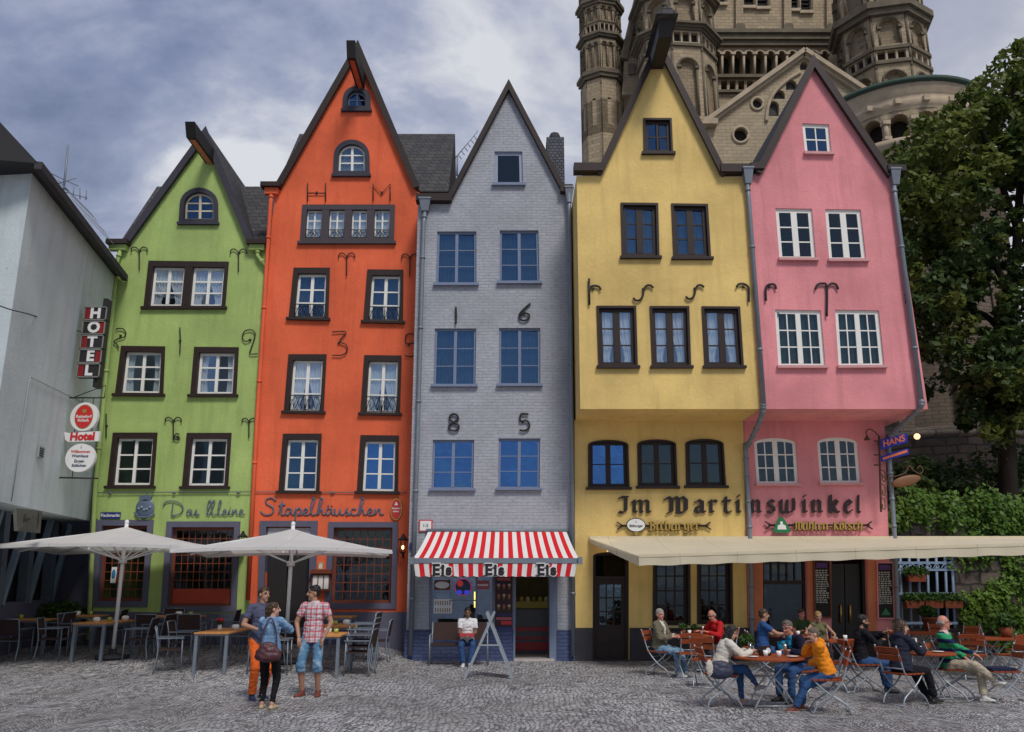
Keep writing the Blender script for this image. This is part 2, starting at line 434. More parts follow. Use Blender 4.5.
def person(label, loc, face, hip, feet, hands, k=1.0, lean=0, side=0, twist=0, head=(0, 0), sk=LIGHT, top=None, sleeve='short', jacket=None, bottom=None, blen='long', shoe=None, shoe_sole=None,
           hair=('short', None), fat=1.0, knees=((.15, 1, .1), (-.15, 1, .1)), elbows=((.6, -.8, -.4), (-.6, -.8, -.4)), glasses=False, beard=None, collar=None, hood=False, toes=(-8, 8), female=False, group=None, hairlen=0, tuck=False, untuck=.0, belt=None, open_front=None):
    x, y = loc; g0 = gh(x, y)
    root = thing('person', label, 'person', (0, 0, 0), group)
    hipc = V(hip); fw = 1.0 if not female else .9
    M = Matrix.Rotation(R(-lean), 3, 'X') @ Matrix.Rotation(R(side), 3, 'Y')
    s = M @ V((0, 0, 1)); T_ = Matrix.Rotation(R(twist), 3, 'Z') @ M if False else M @ Matrix.Rotation(R(twist), 3, 'Z')
    r = T_ @ V((1, 0, 0)); f = T_ @ V((0, 1, 0))
    B3 = Matrix((r, f, s)).transposed()
    hl = {1: hipc + V((.092 * k, 0, -.02)), -1: hipc + V((-.092 * k, 0, -.02))}
    neck = hipc + s * .545 * k; sw_ = (.178 if not female else .155) * k
    sh = {1: hipc + s * .475 * k + r * sw_, -1: hipc + s * .475 * k - r * sw_}
    HM = T_ @ Matrix.Rotation(R(head[0]), 3, 'Z') @ Matrix.Rotation(R(-head[1] + lean * .55), 3, 'X')
    hr, hf, hu = HM @ V((1, 0, 0)), HM @ V((0, 1, 0)), HM @ V((0, 0, 1)); H3 = Matrix((hr, hf, hu)).transposed()
    hc = neck + (s * .045 + hu * .085) * k + hf * .025 * k
    el, wr, kn, an, toe = {}, {}, {}, {}, {}
    for i, sg in ((0, 1), (1, -1)):
        el[sg], wr[sg] = ik(sh[sg], hands[i], .285 * k, .255 * k, elbows[i])
        kn[sg], an[sg] = ik(hl[sg], feet[i][:3], .435 * k, .425 * k, knees[i])
        ta = R(toes[i]); pitch = feet[i][3] if len(feet[i]) > 3 else 0
        toe[sg] = an[sg] + V((-math.sin(ta) * math.cos(R(pitch)) * .15, math.cos(ta) * math.cos(R(pitch)) * .15, -.045 - .15 * math.sin(R(pitch)))) * k
    arm = (.047 if not female else .04) * k
    # ---- bare body
    b = MB()
    b.ball(hipc + s * .03 * k, (.15 * k * fat, .108 * k * fat, .12 * k), B3); b.ball(hipc + s * .19 * k, (.137 * k * fat * fw, .10 * k * fat, .15 * k), B3)
    b.ball(hipc + s * .36 * k, (.158 * k * fw, .108 * k, .17 * k), B3); rcone(b, sh[1] - r * .02, .052 * k, sh[-1] + r * .02, .052 * k)
    if female: 
        for sg in (1, -1): b.ball(hipc + s * .36 * k + f * .085 * k + r * sg * .07 * k, .058 * k)
    rcone(b, hipc + s * .47 * k, .062 * k, hc - hu * .05 * k, .05 * k)
    b.ball(hc + hu * .022 * k - hf * .012 * k, (.073 * k, .092 * k, .096 * k), H3); b.ball(hc + hf * .02 * k - hu * .043 * k, (.058 * k, .068 * k, .072 * k), H3); b.ball(hc + hf * .056 * k - hu * .094 * k, .027 * k)
    rcone(b, hc + hf * .086 * k + hu * .012 * k, .010 * k, hc + hf * .108 * k - hu * .026 * k, .0145 * k)
    for sg in (1, -1):
        b.ball(hc + hr * sg * .075 * k - hu * .012 * k - hf * .01 * k, (.012 * k, .022 * k, .032 * k), H3)
        b.ball(hc + hr * sg * .034 * k + hf * .078 * k + hu * .028 * k, (.02 * k, .012 * k, .008 * k), H3)
        rcone(b, sh[sg], arm * 1.08, el[sg], arm * .86); rcone(b, el[sg], arm * .86, wr[sg], arm * .56)
        rcone(b, hl[sg], .082 * k * fat, kn[sg], .055 * k); rcone(b, kn[sg], .053 * k, kn[sg].lerp(an[sg], .35), .052 * k); rcone(b, kn[sg].lerp(an[sg], .35), .052 * k, an[sg], .036 * k)
        rcone(b, an[sg] - V((0, 0, .03 * k)), .032 * k, an[sg].lerp(toe[sg], .55) - V((0, 0, .012 * k)), .020 * k)
        # palm
        fd = (wr[sg] - el[sg]).normalized(); px_ = fd.cross(V((0, 0, 1))); px_ = px_.normalized() if px_.length > .2 else r.copy(); pn = px_.cross(fd)
        b.ball(wr[sg] + fd * .05 * k, (.036 * k, .052 * k, .018 * k), Matrix((px_, fd, pn)).transposed())
    me = grow(b, 'body', .0085, 2)
    # five separate fingers rooted in each palm
    fb = MB()
    for sg in (1, -1):
        fd = (wr[sg] - el[sg]).normalized(); px_ = fd.cross(V((0, 0, 1))); px_ = px_.normalized() if px_.length > .2 else r.copy(); pn = px_.cross(fd)
        if pn.z > 0: pn = -pn
        for q, (o, ln) in enumerate(((-.027, .060), (-.009, .070), (.009, .066), (.027, .052))):
            a = wr[sg] + (fd * .088 + px_ * o) * k; m_ = a + (fd * ln * .5 + pn * .012) * k; e = m_ + (fd * ln * .42 + pn * .030) * k
            rcone(fb, a - fd * .02 * k, .0088 * k, m_, .008 * k, seg=8); rcone(fb, m_, .008 * k, e, .0065 * k, seg=8)
        inn = px_ * (-1 if (px_.dot(r) * sg) > 0 else 1)
        a = wr[sg] + (fd * .03 + inn * .03) * k; m_ = a + (fd * .03 + inn * .026 + pn * .006) * k; e = m_ + (fd * .032 + inn * .004 + pn * .014) * k
        rcone(fb, a, .011 * k, m_, .0095 * k, seg=8); rcone(fb, m_, .0095 * k, e, .0075 * k, seg=8)
    bm = bmesh.new(); bm.from_mesh(me); t2 = bpy.data.meshes.new('t'); t2.from_pydata(fb.v, [], fb.f); bm.from_mesh(t2); bpy.data.meshes.remove(t2)
    bmesh.ops.recalc_face_normals(bm, faces=bm.faces); bm.to_mesh(me); bm.free(); me.polygons.foreach_set('use_smooth', [True] * len(me.polygons))
    eyes = [hc + hr * sg * .031 * k + hf * .084 * k + hu * .012 * k for sg in (1, -1)]; brow = [hc + hr * sg * .033 * k + hf * .086 * k + hu * .033 * k for sg in (1, -1)]; mouth = hc + hf * .087 * k - hu * .058 * k
    def sel(c):
        c = V(c)
        if (c - hc).length > .17 * k: return 0
        for e in eyes:
            d = c - e
            if (d.dot(hr) / .015) ** 2 + (d.dot(hu) / .0075) ** 2 < k * k and d.dot(hf) > -.03: return 1
        for e in brow:
            d = c - e
            if (d.dot(hr) / .021) ** 2 + (d.dot(hu) / .006) ** 2 < k * k and d.dot(hf) > -.03: return 3
        d = c - mouth
        if (d.dot(hr) / .026) ** 2 + (d.dot(hu) / .008) ** 2 < k * k and d.dot(hf) > -.03: return 2
        d = c - hc
        if beard and d.dot(hu) < -.038 * k and d.dot(hf) > -.02 * k and d.dot(hu) > -.125 * k and not (abs(d.dot(hr)) < .012 * k and d.dot(hu) > -.045 * k): return 3
        return 0
    hm = hair[1] or m_hairn
    child(me, 'body', [skin(sk), m_eye, m_lip, beard or hm], root, sel)
    # ---- hair
    st = hair[0]; hb = MB()
    if st != 'bald':
        up = {'short': .045, 'thin': .03}.get(st, .038)
        if st == 'thin':
            for sg in (1, -1): hb.ball(hc + hr * sg * .055 * k - hf * .03 * k + hu * .0 * k, (.028 * k, .055 * k, .045 * k), H3)
            hb.ball(hc - hf * .075 * k + hu * .0 * k, (.055 * k, .032 * k, .055 * k), H3)
        else:
            hb.ball(hc + hu * up * k - hf * .022 * k, (.082 * k, .095 * k, .082 * k), H3); hb.ball(hc + hu * .01 * k - hf * .045 * k, (.074 * k, .066 * k, .08 * k), H3)
            hb.ball(hc + hu * .088 * k + hf * .012 * k, (.062 * k, .056 * k, .026 * k), H3)
        if st in ('long', 'bob', 'tail'):
            n = {'long': .30, 'bob': .14, 'tail': .06}[st] + hairlen
            rcone(hb, hc - hf * .05 * k, .075 * k, hc - hf * .085 * k - s * n * k, .055 * k)
            if st != 'tail':
                for sg in (1, -1): rcone(hb, hc + hr * sg * .062 * k - hf * .02 * k + hu * .02 * k, .034 * k, hc + hr * sg * .075 * k - hf * .02 * k - s * (n * .75) * k, .028 * k)
            else:
                hb.ball(hc - hf * .11 * k + hu * .02 * k, .04 * k); rcone(hb, hc - hf * .12 * k + hu * .01 * k, .03 * k, hc - hf * .13 * k - s * .16 * k, .018 * k)
        hme = grow(hb, 'hair', .008, 1, .012 * k); child(hme, 'hair', [hm], root)
    # ---- trousers
    gq = .014
    c_ = MB(); c_.ball(hipc + s * .02 * k, (.156 * k * fat + gq * .4, .116 * k * fat + gq * .4, .115 * k + gq * .3), B3)
    for sg in (1, -1):
        rcone(c_, hl[sg], .085 * k * fat + gq * .6, kn[sg], .058 * k + gq * .8)
        if blen == 'long': rcone(c_, kn[sg], .058 * k + gq * .8, an[sg] + (kn[sg] - an[sg]).normalized() * .02, .047 * k + (gq if shoe_sole != 'slim' else -.004), flat1=True)
        else:
            q = kn[sg].lerp(an[sg], .22); rcone(c_, kn[sg], .062 * k + gq, q, .068 * k + gq * 1.1, flat1=True)
    child(grow(c_, 'trousers', .010, 2, .006), 'trousers', [bottom], root)
    # ---- shirt
    def upper(gr, sl, hem, nm, mats, slm=None, selm=None, low=True):
        t = MB(); a = gr
        if low: ell_tube(t, [(hipc + s * (-.02 - hem) * k, (.166 * fat + hem * .1) * k + a, (.124 * fat + hem * .05) * k + a), (hipc + s * .06 * k, .158 * k * fat + a, .116 * k * fat + a), (hipc + s * .22 * k, .138 * k * fat * fw + a, .102 * k * fat + a)], B3)
        t.ball(hipc + s * .19 * k, (.142 * k * fat * fw + a, .104 * k * fat + a, .155 * k), B3); t.ball(hipc + s * .365 * k, (.16 * k * fw + a, .11 * k + a, .165 * k), B3)
        t.ball(hipc + s * .30 * k, (.15 * k * fw + a, .106 * k + a, .16 * k), B3)
        if female:
            for sg in (1, -1): t.ball(hipc + s * .36 * k + f * .085 * k + r * sg * .07 * k, .060 * k + a * .8)
        rcone(t, sh[1] - r * .02 * k, .050 * k + a * .8, sh[-1] + r * .02 * k, .050 * k + a * .8)
        rcone(t, hipc + s * .47 * k, .075 * k + a, neck + s * .005 * k, .055 * k + a * .7, flat1=True)
        for sg in (1, -1):
            if sl == 'none': continue
            if sl == 'short': rcone(t, sh[sg], arm * 1.06 + a * .8, sh[sg].lerp(el[sg], .62), arm * 1.08 + a * 1.0, flat1=True)
            else:
                rcone(t, sh[sg], arm * 1.12 + a, el[sg], arm * .92 + a); rcone(t, el[sg], arm * .92 + a, wr[sg] - (wr[sg] - el[sg]).normalized() * .01, arm * .66 + a, flat1=True)
        if hood and nm != 'shirt':
            rcone(t, neck - f * .06 * k + r * .05 * k, .05 * k, neck - f * .06 * k - r * .05 * k, .05 * k); t.ball(neck - f * .08 * k - s * .03 * k, (.1 * k, .05 * k, .07 * k), B3)
        return child(grow(t, nm, .010, 2, .0064), nm, mats, root, selm)
    if top: upper(.012, sleeve if not jacket else 'none', untuck, 'shirt', [top] + ([collar] if collar else []), selm=(lambda c: 1 if collar and (V(c) - neck).length < .105 * k else 0) if collar else None)
    if jacket:
        def sj(c):
            d = V(c) - hipc; v = d.dot(s); u = d.dot(r); w = d.dot(f)
            return 1 if open_front and w > .03 * k and abs(u) < open_front[1] * k * max(.0, min(1, (v - .12 * k) / (.4 * k))) and v < .56 * k else 0
        upper(.026, 'long', untuck, 'jacket', [jacket] + ([open_front[0]] if open_front else []), selm=sj if open_front else None)
    if collar and not jacket:
        t = MB()
        for sg in (1, -1): t.prism([neck + f * .07 * k - s * .01, neck + f * .085 * k - s * .07 * k + r * sg * .02 * k, neck + f * .06 * k - s * .055 * k + r * sg * .075 * k, neck + r * sg * .075 * k - s * .005], s * .012)
        child(t.mesh('collar', [], None), 'collar', [collar], root)
    # ---- shoes
    for sg in (1, -1):
        t = MB(); d = (toe[sg] - an[sg]); dz = V((d.x, d.y, d.z + .045 * k)).normalized(); up = V((0, 0, 1)); up = (up - dz * up.dot(dz)).normalized(); X = dz.cross(up)
        base = an[sg] - up * .055 * k
        t.ball(base - dz * .02 * k, (.040 * k, .055 * k, .038 * k), Matrix((X, dz, up)).transposed()); t.ball(base + dz * .10 * k - up * .004, (.046 * k, .085 * k, .03 * k), Matrix((X, dz, up)).transposed()); t.ball(base + dz * .05 * k + up * .012 * k, (.040 * k, .07 * k, .034 * k), Matrix((X, dz, up)).transposed())
        if shoe_sole != 'slim': rcone(t, an[sg], .045 * k, base, .042 * k)
        zs = base - up * .028 * k
        t.hexa([zs + X * a * .04 * k + dz * c0 * k - up * h for h in (.0, -.02) for a, c0 in ((-1, -.06), (1, -.06), (1, .16), (-1, .16))])
        child(grow(t, 'shoe', .008, 2), 'shoe', [shoe or m_black] + ([shoe_sole] if shoe_sole and shoe_sole != 'slim' else []), root, (lambda c, zs=zs, up=up: 1 if (V(c) - zs).dot(up) < .012 else 0) if shoe_sole and shoe_sole != 'slim' else None)
    if glasses:
        t = MB()
        for sg in (1, -1):
            c0 = hc + hr * sg * .033 * k + hf * .098 * k + hu * .010 * k
            t.tube([c0 + hr * .024 * k * math.cos(2 * math.pi * q / 10) + hu * .018 * k * math.sin(2 * math.pi * q / 10) for q in range(11)], .003, 5); t.tube([c0 + hr * sg * .024 * k, hc + hr * sg * .078 * k - hf * .01 * k + hu * .012 * k], .003, 5)
        t.tube([hc + hr * .01 * k + hf * .1 * k + hu * .012 * k, hc - hr * .01 * k + hf * .1 * k + hu * .012 * k], .003, 5); child(t.mesh('glasses', [], None), 'glasses', [m_black], root)
    root.location = (x, y, g0); root.rotation_euler = (0, 0, R(face - 90)); ROOT[root] = V((x, y, g0))
    return root
# ------------------------------------------------------------------ windows, set into real openings of a wall
class Quad:
    "window opening given by its four surveyed corners TL TR BR BL on the wall plane"
    def __init__(s, q, Y):
        s.c = [at(x, y, Y) for x, y in q]
        s.W = ((q[1][0] - q[0][0]) + (q[2][0] - q[3][0])) / 2
        s.H = ((q[3][1] - q[0][1]) + (q[2][1] - q[1][1])) / 2
    def P(s, u, v, d=0.0):
        a, b = u / s.W, v / s.H
        top = s.c[0].lerp(s.c[1], a); bot = s.c[3].lerp(s.c[2], a)
        return top.lerp(bot, b) + V((0, d, 0))
    def box(s, mb, u0, u1, v0, v1, d0, d1, mi=0):
        p = [s.P(u0, v1, d0), s.P(u1, v1, d0), s.P(u1, v1, d1), s.P(u0, v1, d1), s.P(u0, v0, d0), s.P(u1, v0, d0), s.P(u1, v0, d1), s.P(u0, v0, d1)]
        mb.hexa(p, mi)
    def loop(s, i, rise=0.0, d=0.0, box=None):
        u0, u1, v0, v1 = box or (0, s.W, 0, s.H)
        l = [(u0 + i, v1 - i), (u1 - i, v1 - i)]
        if rise:
            cx = (u0 + u1) / 2; hw = (u1 - u0) / 2 - i
            l += [(cx + hw * math.cos(math.pi * k / 12), v0 + rise - (rise - i) * math.sin(math.pi * k / 12)) for k in range(13)]
        else:
            l += [(u1 - i, v0 + i), (u0 + i, v0 + i)]
        return [s.P(u, v, d) for u, v in l]

def window(house, q, Y, casing=0.0, ccol=None, sash=2.2, scol=None, lights=1, post=7, leaves=2, rows=3, cols=1, rise=0.0, pane=None,
           curtain=None, cmat=None, sill=True, scolr=None, recess=.05, rail=False, panel=None, mull=2.4, mt=.9, label=None, name='window', depth=.16, sillw=2.0, cins=None):
    "returns the loop of the wall opening"
    Q = Quad(q, Y); scol = scol or m_wpaint
    mb = MB()
    hole = Q.loop(.35, rise)
    if casing:
        if cins:
            l_, t_, r_, b_ = cins; mb.ring(Q.loop(0), [Q.P(l_, Q.H - b_), Q.P(Q.W - r_, Q.H - b_), Q.P(Q.W - r_, t_), Q.P(l_, t_)], (0, -.035, 0), (0, depth, 0))
        else: mb.ring(Q.loop(0, rise), Q.loop(casing, rise), (0, -.035, 0), (0, depth, 0))
    else:
        mb.ring(Q.loop(.1, rise), Q.loop(1.1, rise), (0, recess - .012, 0), (0, recess + .09, 0))
    inner = casing if casing else 1.0
    w0, w1, v0, v1 = inner, Q.W - inner, inner, Q.H - inner
    if cins: w0, w1, v0, v1 = cins[0], Q.W - cins[2], cins[1], Q.H - cins[3]
    lw = ((w1 - w0) - post * (lights - 1)) / lights
    boxes = []
    for k in range(lights):
        a = w0 + k * (lw + post); boxes.append((a, a + lw, v0, v1))
        if k < lights - 1:
            Q.box(mb, a + lw, a + lw + post, v0 + .05, v1 - .05, -.03, depth - .01)
    win = part(mb, name, [ccol or scol], house, label)
    sd = recess + (.03 if casing else 0)
    fr = MB()
    for b in boxes:
        ir = max(0, rise - inner) if rise else 0
        A = Q.loop(.0, ir, 0, b); B = Q.loop(sash, ir, 0, b)
        fr.ring(A, B, (0, sd, 0), (0, sd + .05, 0))
        u0, u1 = b[0] + sash, b[1] - sash; t0, t1 = b[2] + sash, b[3] - sash
        if panel: t1 -= panel
        L = (u1 - u0 - mull * (leaves - 1)) / leaves
        def topv(u):
            if not ir: return t0
            x = (u - (b[0] + b[1]) / 2) / ((b[1] - b[0]) / 2)
            return b[2] + ir - (ir - sash * .8) * math.sqrt(max(0, 1 - x * x))
        for k in range(leaves):
            a = u0 + k * (L + mull)
            if k < leaves - 1: Q.box(fr, a + L, a + L + mull, topv(a + L + mull / 2), t1, sd - .006, sd + .044)
            for c in range(1, cols):
                uc = a + L * c / cols; Q.box(fr, uc - mt / 2, uc + mt / 2, topv(uc), t1, sd + .006, sd + .036)
            for r in range(1, rows):
                vr = t0 + (t1 - t0) * r / rows
                if ir and vr < b[2] + ir * .6: continue
                Q.box(fr, a, a + L, vr - mt / 2, vr + mt / 2, sd + .008, sd + .034)
    part(fr, 'sash', [scol], win)
    if panel:
        pb = MB()
        for b in boxes: Q.box(pb, b[0] + sash * .5, b[1] - sash * .5, b[3] - sash - panel, b[3] - sash * .5, sd + .002, sd + .048)
        part(pb, 'panel', [m_redpanel], win)
    gl = MB()
    for b in boxes:
        ir = max(0, rise - inner) if rise else 0
        l = Q.loop(sash * .6, ir, sd + .022, b)
        if not ir and not panel and leaves == 2:
            hw = (b[1] - b[0]) / 2
            for sd_ in (0, 1):
                l = Q.loop(sash * .6, 0, sd + .024, (b[0] + hw * sd_, b[0] + hw * (sd_ + 1), b[2], b[3])); tx, tz = random.uniform(-.014, .014), random.uniform(-.016, .016)
                l = [p + V((0, tx * (1 if k in (0, 3) else -1) + tz * (1 if k < 2 else -1), 0)) for k, p in enumerate(l)]
                gl.add(l, [(0, 1, 2), (0, 2, 3)])
            continue
        if panel: 
            bb = (b[0], b[1], b[2], b[3] - panel); l = Q.loop(sash * .6, ir, sd + .022, bb)
        gl.add(l, [tuple(range(len(l)))])
    part(gl, 'pane', [pane or g_soft], win)
    if curtain:
        cu = MB()
        for b in boxes:
            u0, u1 = b[0] + .6, b[1] - .6; t0, t1 = b[2] + .8, b[3] - .8
            hw = (u1 - u0) / 2
            for sgn in (0, 1):
                N, M = 22, 8
                vs = []
                for j in range(M + 1):
                    v = j / M
                    if curtain == 'parted': wid = 1.0 - .46 * ss(.25, .95, v) + (.12 * ss(.9, 1, v))
                    elif curtain == 'open': wid = .5 - .08 * math.sin(v * 3.1)
                    elif curtain == 'half': wid = .97
                    else: wid = .96 - .03 * math.sin(v * 5)
                    vv = t0 + (t1 - t0) * v
                    for i in range(N + 1):
                        x = i / N
                        u = u0 + hw * wid * x if sgn == 0 else u1 - hw * wid * x
                        d = .15 + .022 * math.sin(x * 30 + sgn * 2 + v) + .01 * math.sin(x * 11 + v * 2)
                        vs.append(Q.P(u, vv, d))
                cu.add(vs, [(j * (N + 1) + i, j * (N + 1) + i + 1, (j + 1) * (N + 1) + i + 1, (j + 1) * (N + 1) + i) for j in range(M) for i in range(N)], 0, True)
        part(cu, 'curtain', [cmat or m_curt], win, recalc=False)
    if sill:
        sb = MB(); Q.box(sb, -sillw, Q.W + sillw, Q.H - 1.2, Q.H + 1.3, -.10, .03)
        part(sb, 'sill', [scolr or ccol or scol], win)
    if rail:
        rb = MB()
        for b in boxes:
            a, c = b[0] + .2, b[1] - .2; h = (b[3] - b[2]) * .30; y0 = b[3] - h; y1 = b[3] - 1.0
            for v in (y0, y1): rb.tube([Q.P(a, v, .0), Q.P(c, v, .0)], .012, 6)
            n = 2 if lights == 1 else 1
            seg = (c - a) / n
            for k in range(n):
                x = a + seg * k; m_ = x + seg / 2; vm = (y0 + y1) / 2; rr = min(seg, h) * .46
                for sg in (1, -1):
                    sp = [(m_ + sg * (seg * .5 - .3), y1), (m_ + sg * rr * .9, vm), (m_ + sg * rr * .4, y0 + 1), (m_ + sg * .3, vm), (m_ + sg * rr * .45, y1 - 1.2), (m_ + sg * rr * .65, vm + .6)]
                    rb.tube(crom([Q.P(u, v, .0) for u, v in sp], 5), .010, 5)
                rb.tube([Q.P(x, y0, 0), Q.P(x, y1, 0)], .010, 5)
            rb.tube([Q.P(c, y0, 0), Q.P(c, y1, 0)], .010, 5)
        part(rb, 'railing', [m_black], win)
    return hole

def px_loop(pts, Y, d=0.0): return [at(x, y, Y) + V((0, d, 0)) for x, y in pts]
def px_tube(mb, pts, Y, d, r, n=5, seg=6, smooth=True, mi=0):
    P = px_loop(pts, Y, d)
    mb.tube(crom(P, n) if smooth and len(P) > 2 else P, r, seg, mi)

def anchors(house, Y, specs, r=.018):
    for kind, x, y, s in specs:
        mb = MB()
        shapes = {
            'ram': [[(-1, .2), (-.95, -.25), (-.55, -.42), (-.15, -.15), (0, .35), (0, 2.4)], [(1, .2), (.95, -.25), (.55, -.42), (.15, -.15), (0, .35)]],
            'T': [[(-1, .25), (-.8, -.15), (-.4, -.25), (0, .05), (0, 2.6)], [(1, .25), (.8, -.15), (.4, -.25), (0, .05)]],
            'S': [[(-1, .9), (-.75, 1.15), (-.35, 1.1), (-.05, .7), (.05, .1), (.3, -.3), (.7, -.35), (1, -.1)]],
            'r': [[(-.55, -1.3), (-.5, 2.2)], [(-.5, .3), (-.3, -.2), (.2, -.35), (.8, -.2), (1, .2)]],
            'hookr': [[(-1, .1), (-.7, -.3), (0, -.35), (.6, .0), (.75, .6), (.75, 2.2)]],
            'hookl': [[(1, .4), (.8, -.2), (.2, -.35), (-.4, -.1), (-.6, .5), (-.55, 2.2)]],
            'I': [[(0, -1), (.04, 0), (0, 1)]],
            'bar': [[(0, -1), (0, 1)]],
            'P': [[(-.2, 1.8), (-.5, 1.2), (-.9, .9), (-.2, .4), (.6, .2), (.8, -.4), (.4, -.95), (-.4, -1), (-.6, -.8)]],
            '2': [[(.1, .0), (-.5, .2), (-.8, -.3), (-.5, -.9), (.2, -1), (.55, -.6), (.4, .1), (.1, 1), (-.0, 1.5), (.8, 1.5)]],
            '3': [[(-.6, -1), (.7, -1), (.1, -.15), (.7, .2), (.8, .8), (.3, 1.2), (-.6, 1.2)]],
            '5': [[(.8, -1), (-.2, -1), (-.25, -.1), (.5, -.15), (.9, .3), (.8, .9), (.2, 1.2), (-.4, 1.1)]],
            '6': [[(.7, -1), (.0, -.4), (-.6, .3), (-.5, .85), (0, 1), (.5, .75), (.5, .3), (.0, .15), (-.5, .4)]],
            '8': [[(0, 0), (-.55, -.4), (-.3, -.95), (.3, -.95), (.55, -.4), (0, 0), (-.6, .45), (-.4, 1), (.4, 1), (.6, .45), (0, 0)]],
            'H': [[(-1, -1), (-1, 1)], [(1, -1), (1, 1)], [(-1, .1), (1, .1)]],
            'M': [[(-1, 1), (-1, -1), (0, .2), (1, -1), (1, 1)]],
            'G': [[(.6, -.6), (0, -1), (-.8, -.4), (-.8, .5), (0, 1), (.7, .6), (.5, .1)]],
        }[kind]
        for sh in shapes:
            px_tube(mb, [(x + u * s, y + v * s) for u, v in sh], Y, -.05, r, 5, 6, smooth=kind not in 'HM')
        c = at(x, y, Y)
        mb.bar(c + V((0, -.05, 0)), c + V((0, .03, 0)), .05, .05)
        part(mb, 'wall_anchor', [m_black], house)

def gable_roof(house, Y, L, A, Rr, back, over=.16, t=.17, name='roof', vt=.06, vmat=None, bw=.0):
    "two roof slopes behind a gable L-A-R (points of the facade outline)"
    L, A, Rr = [V(p) for p in (L, A, Rr)]
    dl = (A - L).normalized(); nl = V((-dl.z, 0, dl.x)); dr = (Rr - A).normalized(); nr = V((-dr.z, 0, dr.x))
    def meet(k):
        p, q = L + nl * k, Rr + nr * k
        den = dl.x * dr.z - dl.z * dr.x
        s = ((q.x - p.x) * dr.z - (q.z - p.z) * dr.x) / den
        return p + dl * s
    A0, A1 = meet(.004), meet(t)
    rf = MB(); f = V((0, -over + vt, 0)); b = V((0, back + over - vt, 0))
    rf.prism([p + f for p in (L + nl * .004, A0, A1, L + nl * t)], b)
    rf.prism([p + f for p in (A0, Rr + nr * .004, Rr + nr * t, A1)], b)
    r = part(rf, name, [m_slate], house)
    vb = MB(); A2, A3 = meet(-bw), meet(t + .03); f = V((0, -over, 0)); b = V((0, vt - .003, 0))
    vb.prism([p + f for p in (L - nl * bw, A2, A3, L + nl * (t + .03))], b)
    vb.prism([p + f for p in (A2, Rr - nr * bw, Rr + nr * (t + .03), A3)], b)
    part(vb, 'verge_board', [vmat or m_dkbrown], r)
    return r

def cross_roof(house, Y, x0, x1, ze, zr, pitch=54, name='roof', off=.12):
    "roof parallel to the street, behind the gable: eave at the facade, ridge further back"
    a = (zr - ze) / math.tan(R(pitch))
    mb = MB()
    loop = [V((x0, Y - off, ze)), V((x0, Y + a, zr)), V((x0, Y + 2 * a, ze))]
    mb.prism(loop, (x1 - x0, 0, 0))
    return part(mb, name, [m_slate], house)
def cross_z(py, px, Y, ze, pitch=54):
    "height of a ridge seen at row py when it lies behind the facade at the given pitch"
    a = 1.0
    for _ in range(40):
        z = at(px, py, Y + a).z; a = (z - ze) / math.tan(R(pitch))
    return z

def wall(house, Y, outline, holes, mat, back, mat_r=None, t=.22, name='wall', rest=True):
    mb = MB()
    mb.plate(outline, holes, (0, t, 0), 0)
    n = len(outline)
    if rest:
        o2 = [p + V((0, t, 0)) for p in outline]; o3 = [p + V((0, back, 0)) for p in outline]
        mb.add(o2 + o3, [(i, (i + 1) % n, n + (i + 1) % n, n + i) for i in range(n)], 0)
        for tri in tessellate_polygon([o3]): mb.add([o3[i] for i in tri], [(0, 1, 2)], 0)
    return part(mb, name, [mat] if not isinstance(mat, list) else mat, house, recalc=False)

def downpipe(house, Y, pts, hopper=None, d=-.10, r=.055, mat=None, ext=None):
    mb = MB()
    P = px_loop(pts, Y, d) if ext is None else ext
    mb.tube(P, r, 10)
    for i in range(1, len(P)):
        n = max(1, int((P[i] - P[i - 1]).length / 1.9))
        for k in range(n):
            c = P[i - 1].lerp(P[i], (k + .5) / n); dd = (P[i] - P[i - 1]).normalized()
            mb.tube([c - dd * .03, c + dd * .03], r * 1.25, 10)
    if hopper:
        x0, x1, y0, y1 = hopper
        a, b = at(x0, y0, Y), at(x1, y1, Y)
        w = abs(b.x - a.x); h = abs(a.z - b.z); c = (a + b) / 2
        mb.hexa([V((c.x - w * .3, Y - .17, b.z)), V((c.x + w * .3, Y - .17, b.z)), V((c.x + w * .3, Y - .03, b.z)), V((c.x - w * .3, Y - .03, b.z)),
                 V((c.x - w * .5, Y - .24, a.z)), V((c.x + w * .5, Y - .24, a.z)), V((c.x + w * .5, Y - .02, a.z)), V((c.x - w * .5, Y - .02, a.z))])
        mb.box((c.x, Y - .13, a.z + .015), (w * 1.1, .25, .04))
    return part(mb, 'downpipe', [mat or m_zinc], house)

def hoist(house, Y, px, py, w, h, length, under=None, tip=None, roof=None):
    "hoisting beam that sticks out of the gable top towards the square"
    c = at(px, py, Y)
    mb = MB()
    mb.hexa([c + V((sx * w * (.5 if dy < 0 else .5), dy, sz * h)) for dy, sx, sz in ((-length, -1, -.5), (-length, 1, -.5), (.1, 1, -.5), (.1, -1, -.5), (-length * 1.12, -1, .5), (-length * 1.12, 1, .5), (.1, 1, .5), (.1, -1, .5))])
    b = part(mb, 'hoist_beam', [m_black], house)
    if under:
        u = MB(); u.box(c + V((0, -length * .5 + .05, -h * .5 - .012)), (w * .55, length * .9, .02)); part(u, 'beam_soffit', [under], b)
    if roof:
        u = MB(); k = w * .5 + roof
        u.prism([c + V((-k, -length * 1.25, h * .5 - .02)), c + V((0, -length * 1.25, h * .5 + k * .85)), c + V((k, -length * 1.25, h * .5 - .02))], (0, length * 1.25 + .1, 0))
        part(u, 'beam_roof', [m_slate], b)
    return b

YO, YG, YL, YJ = 22.0, 20.9, 20.9, 19.35

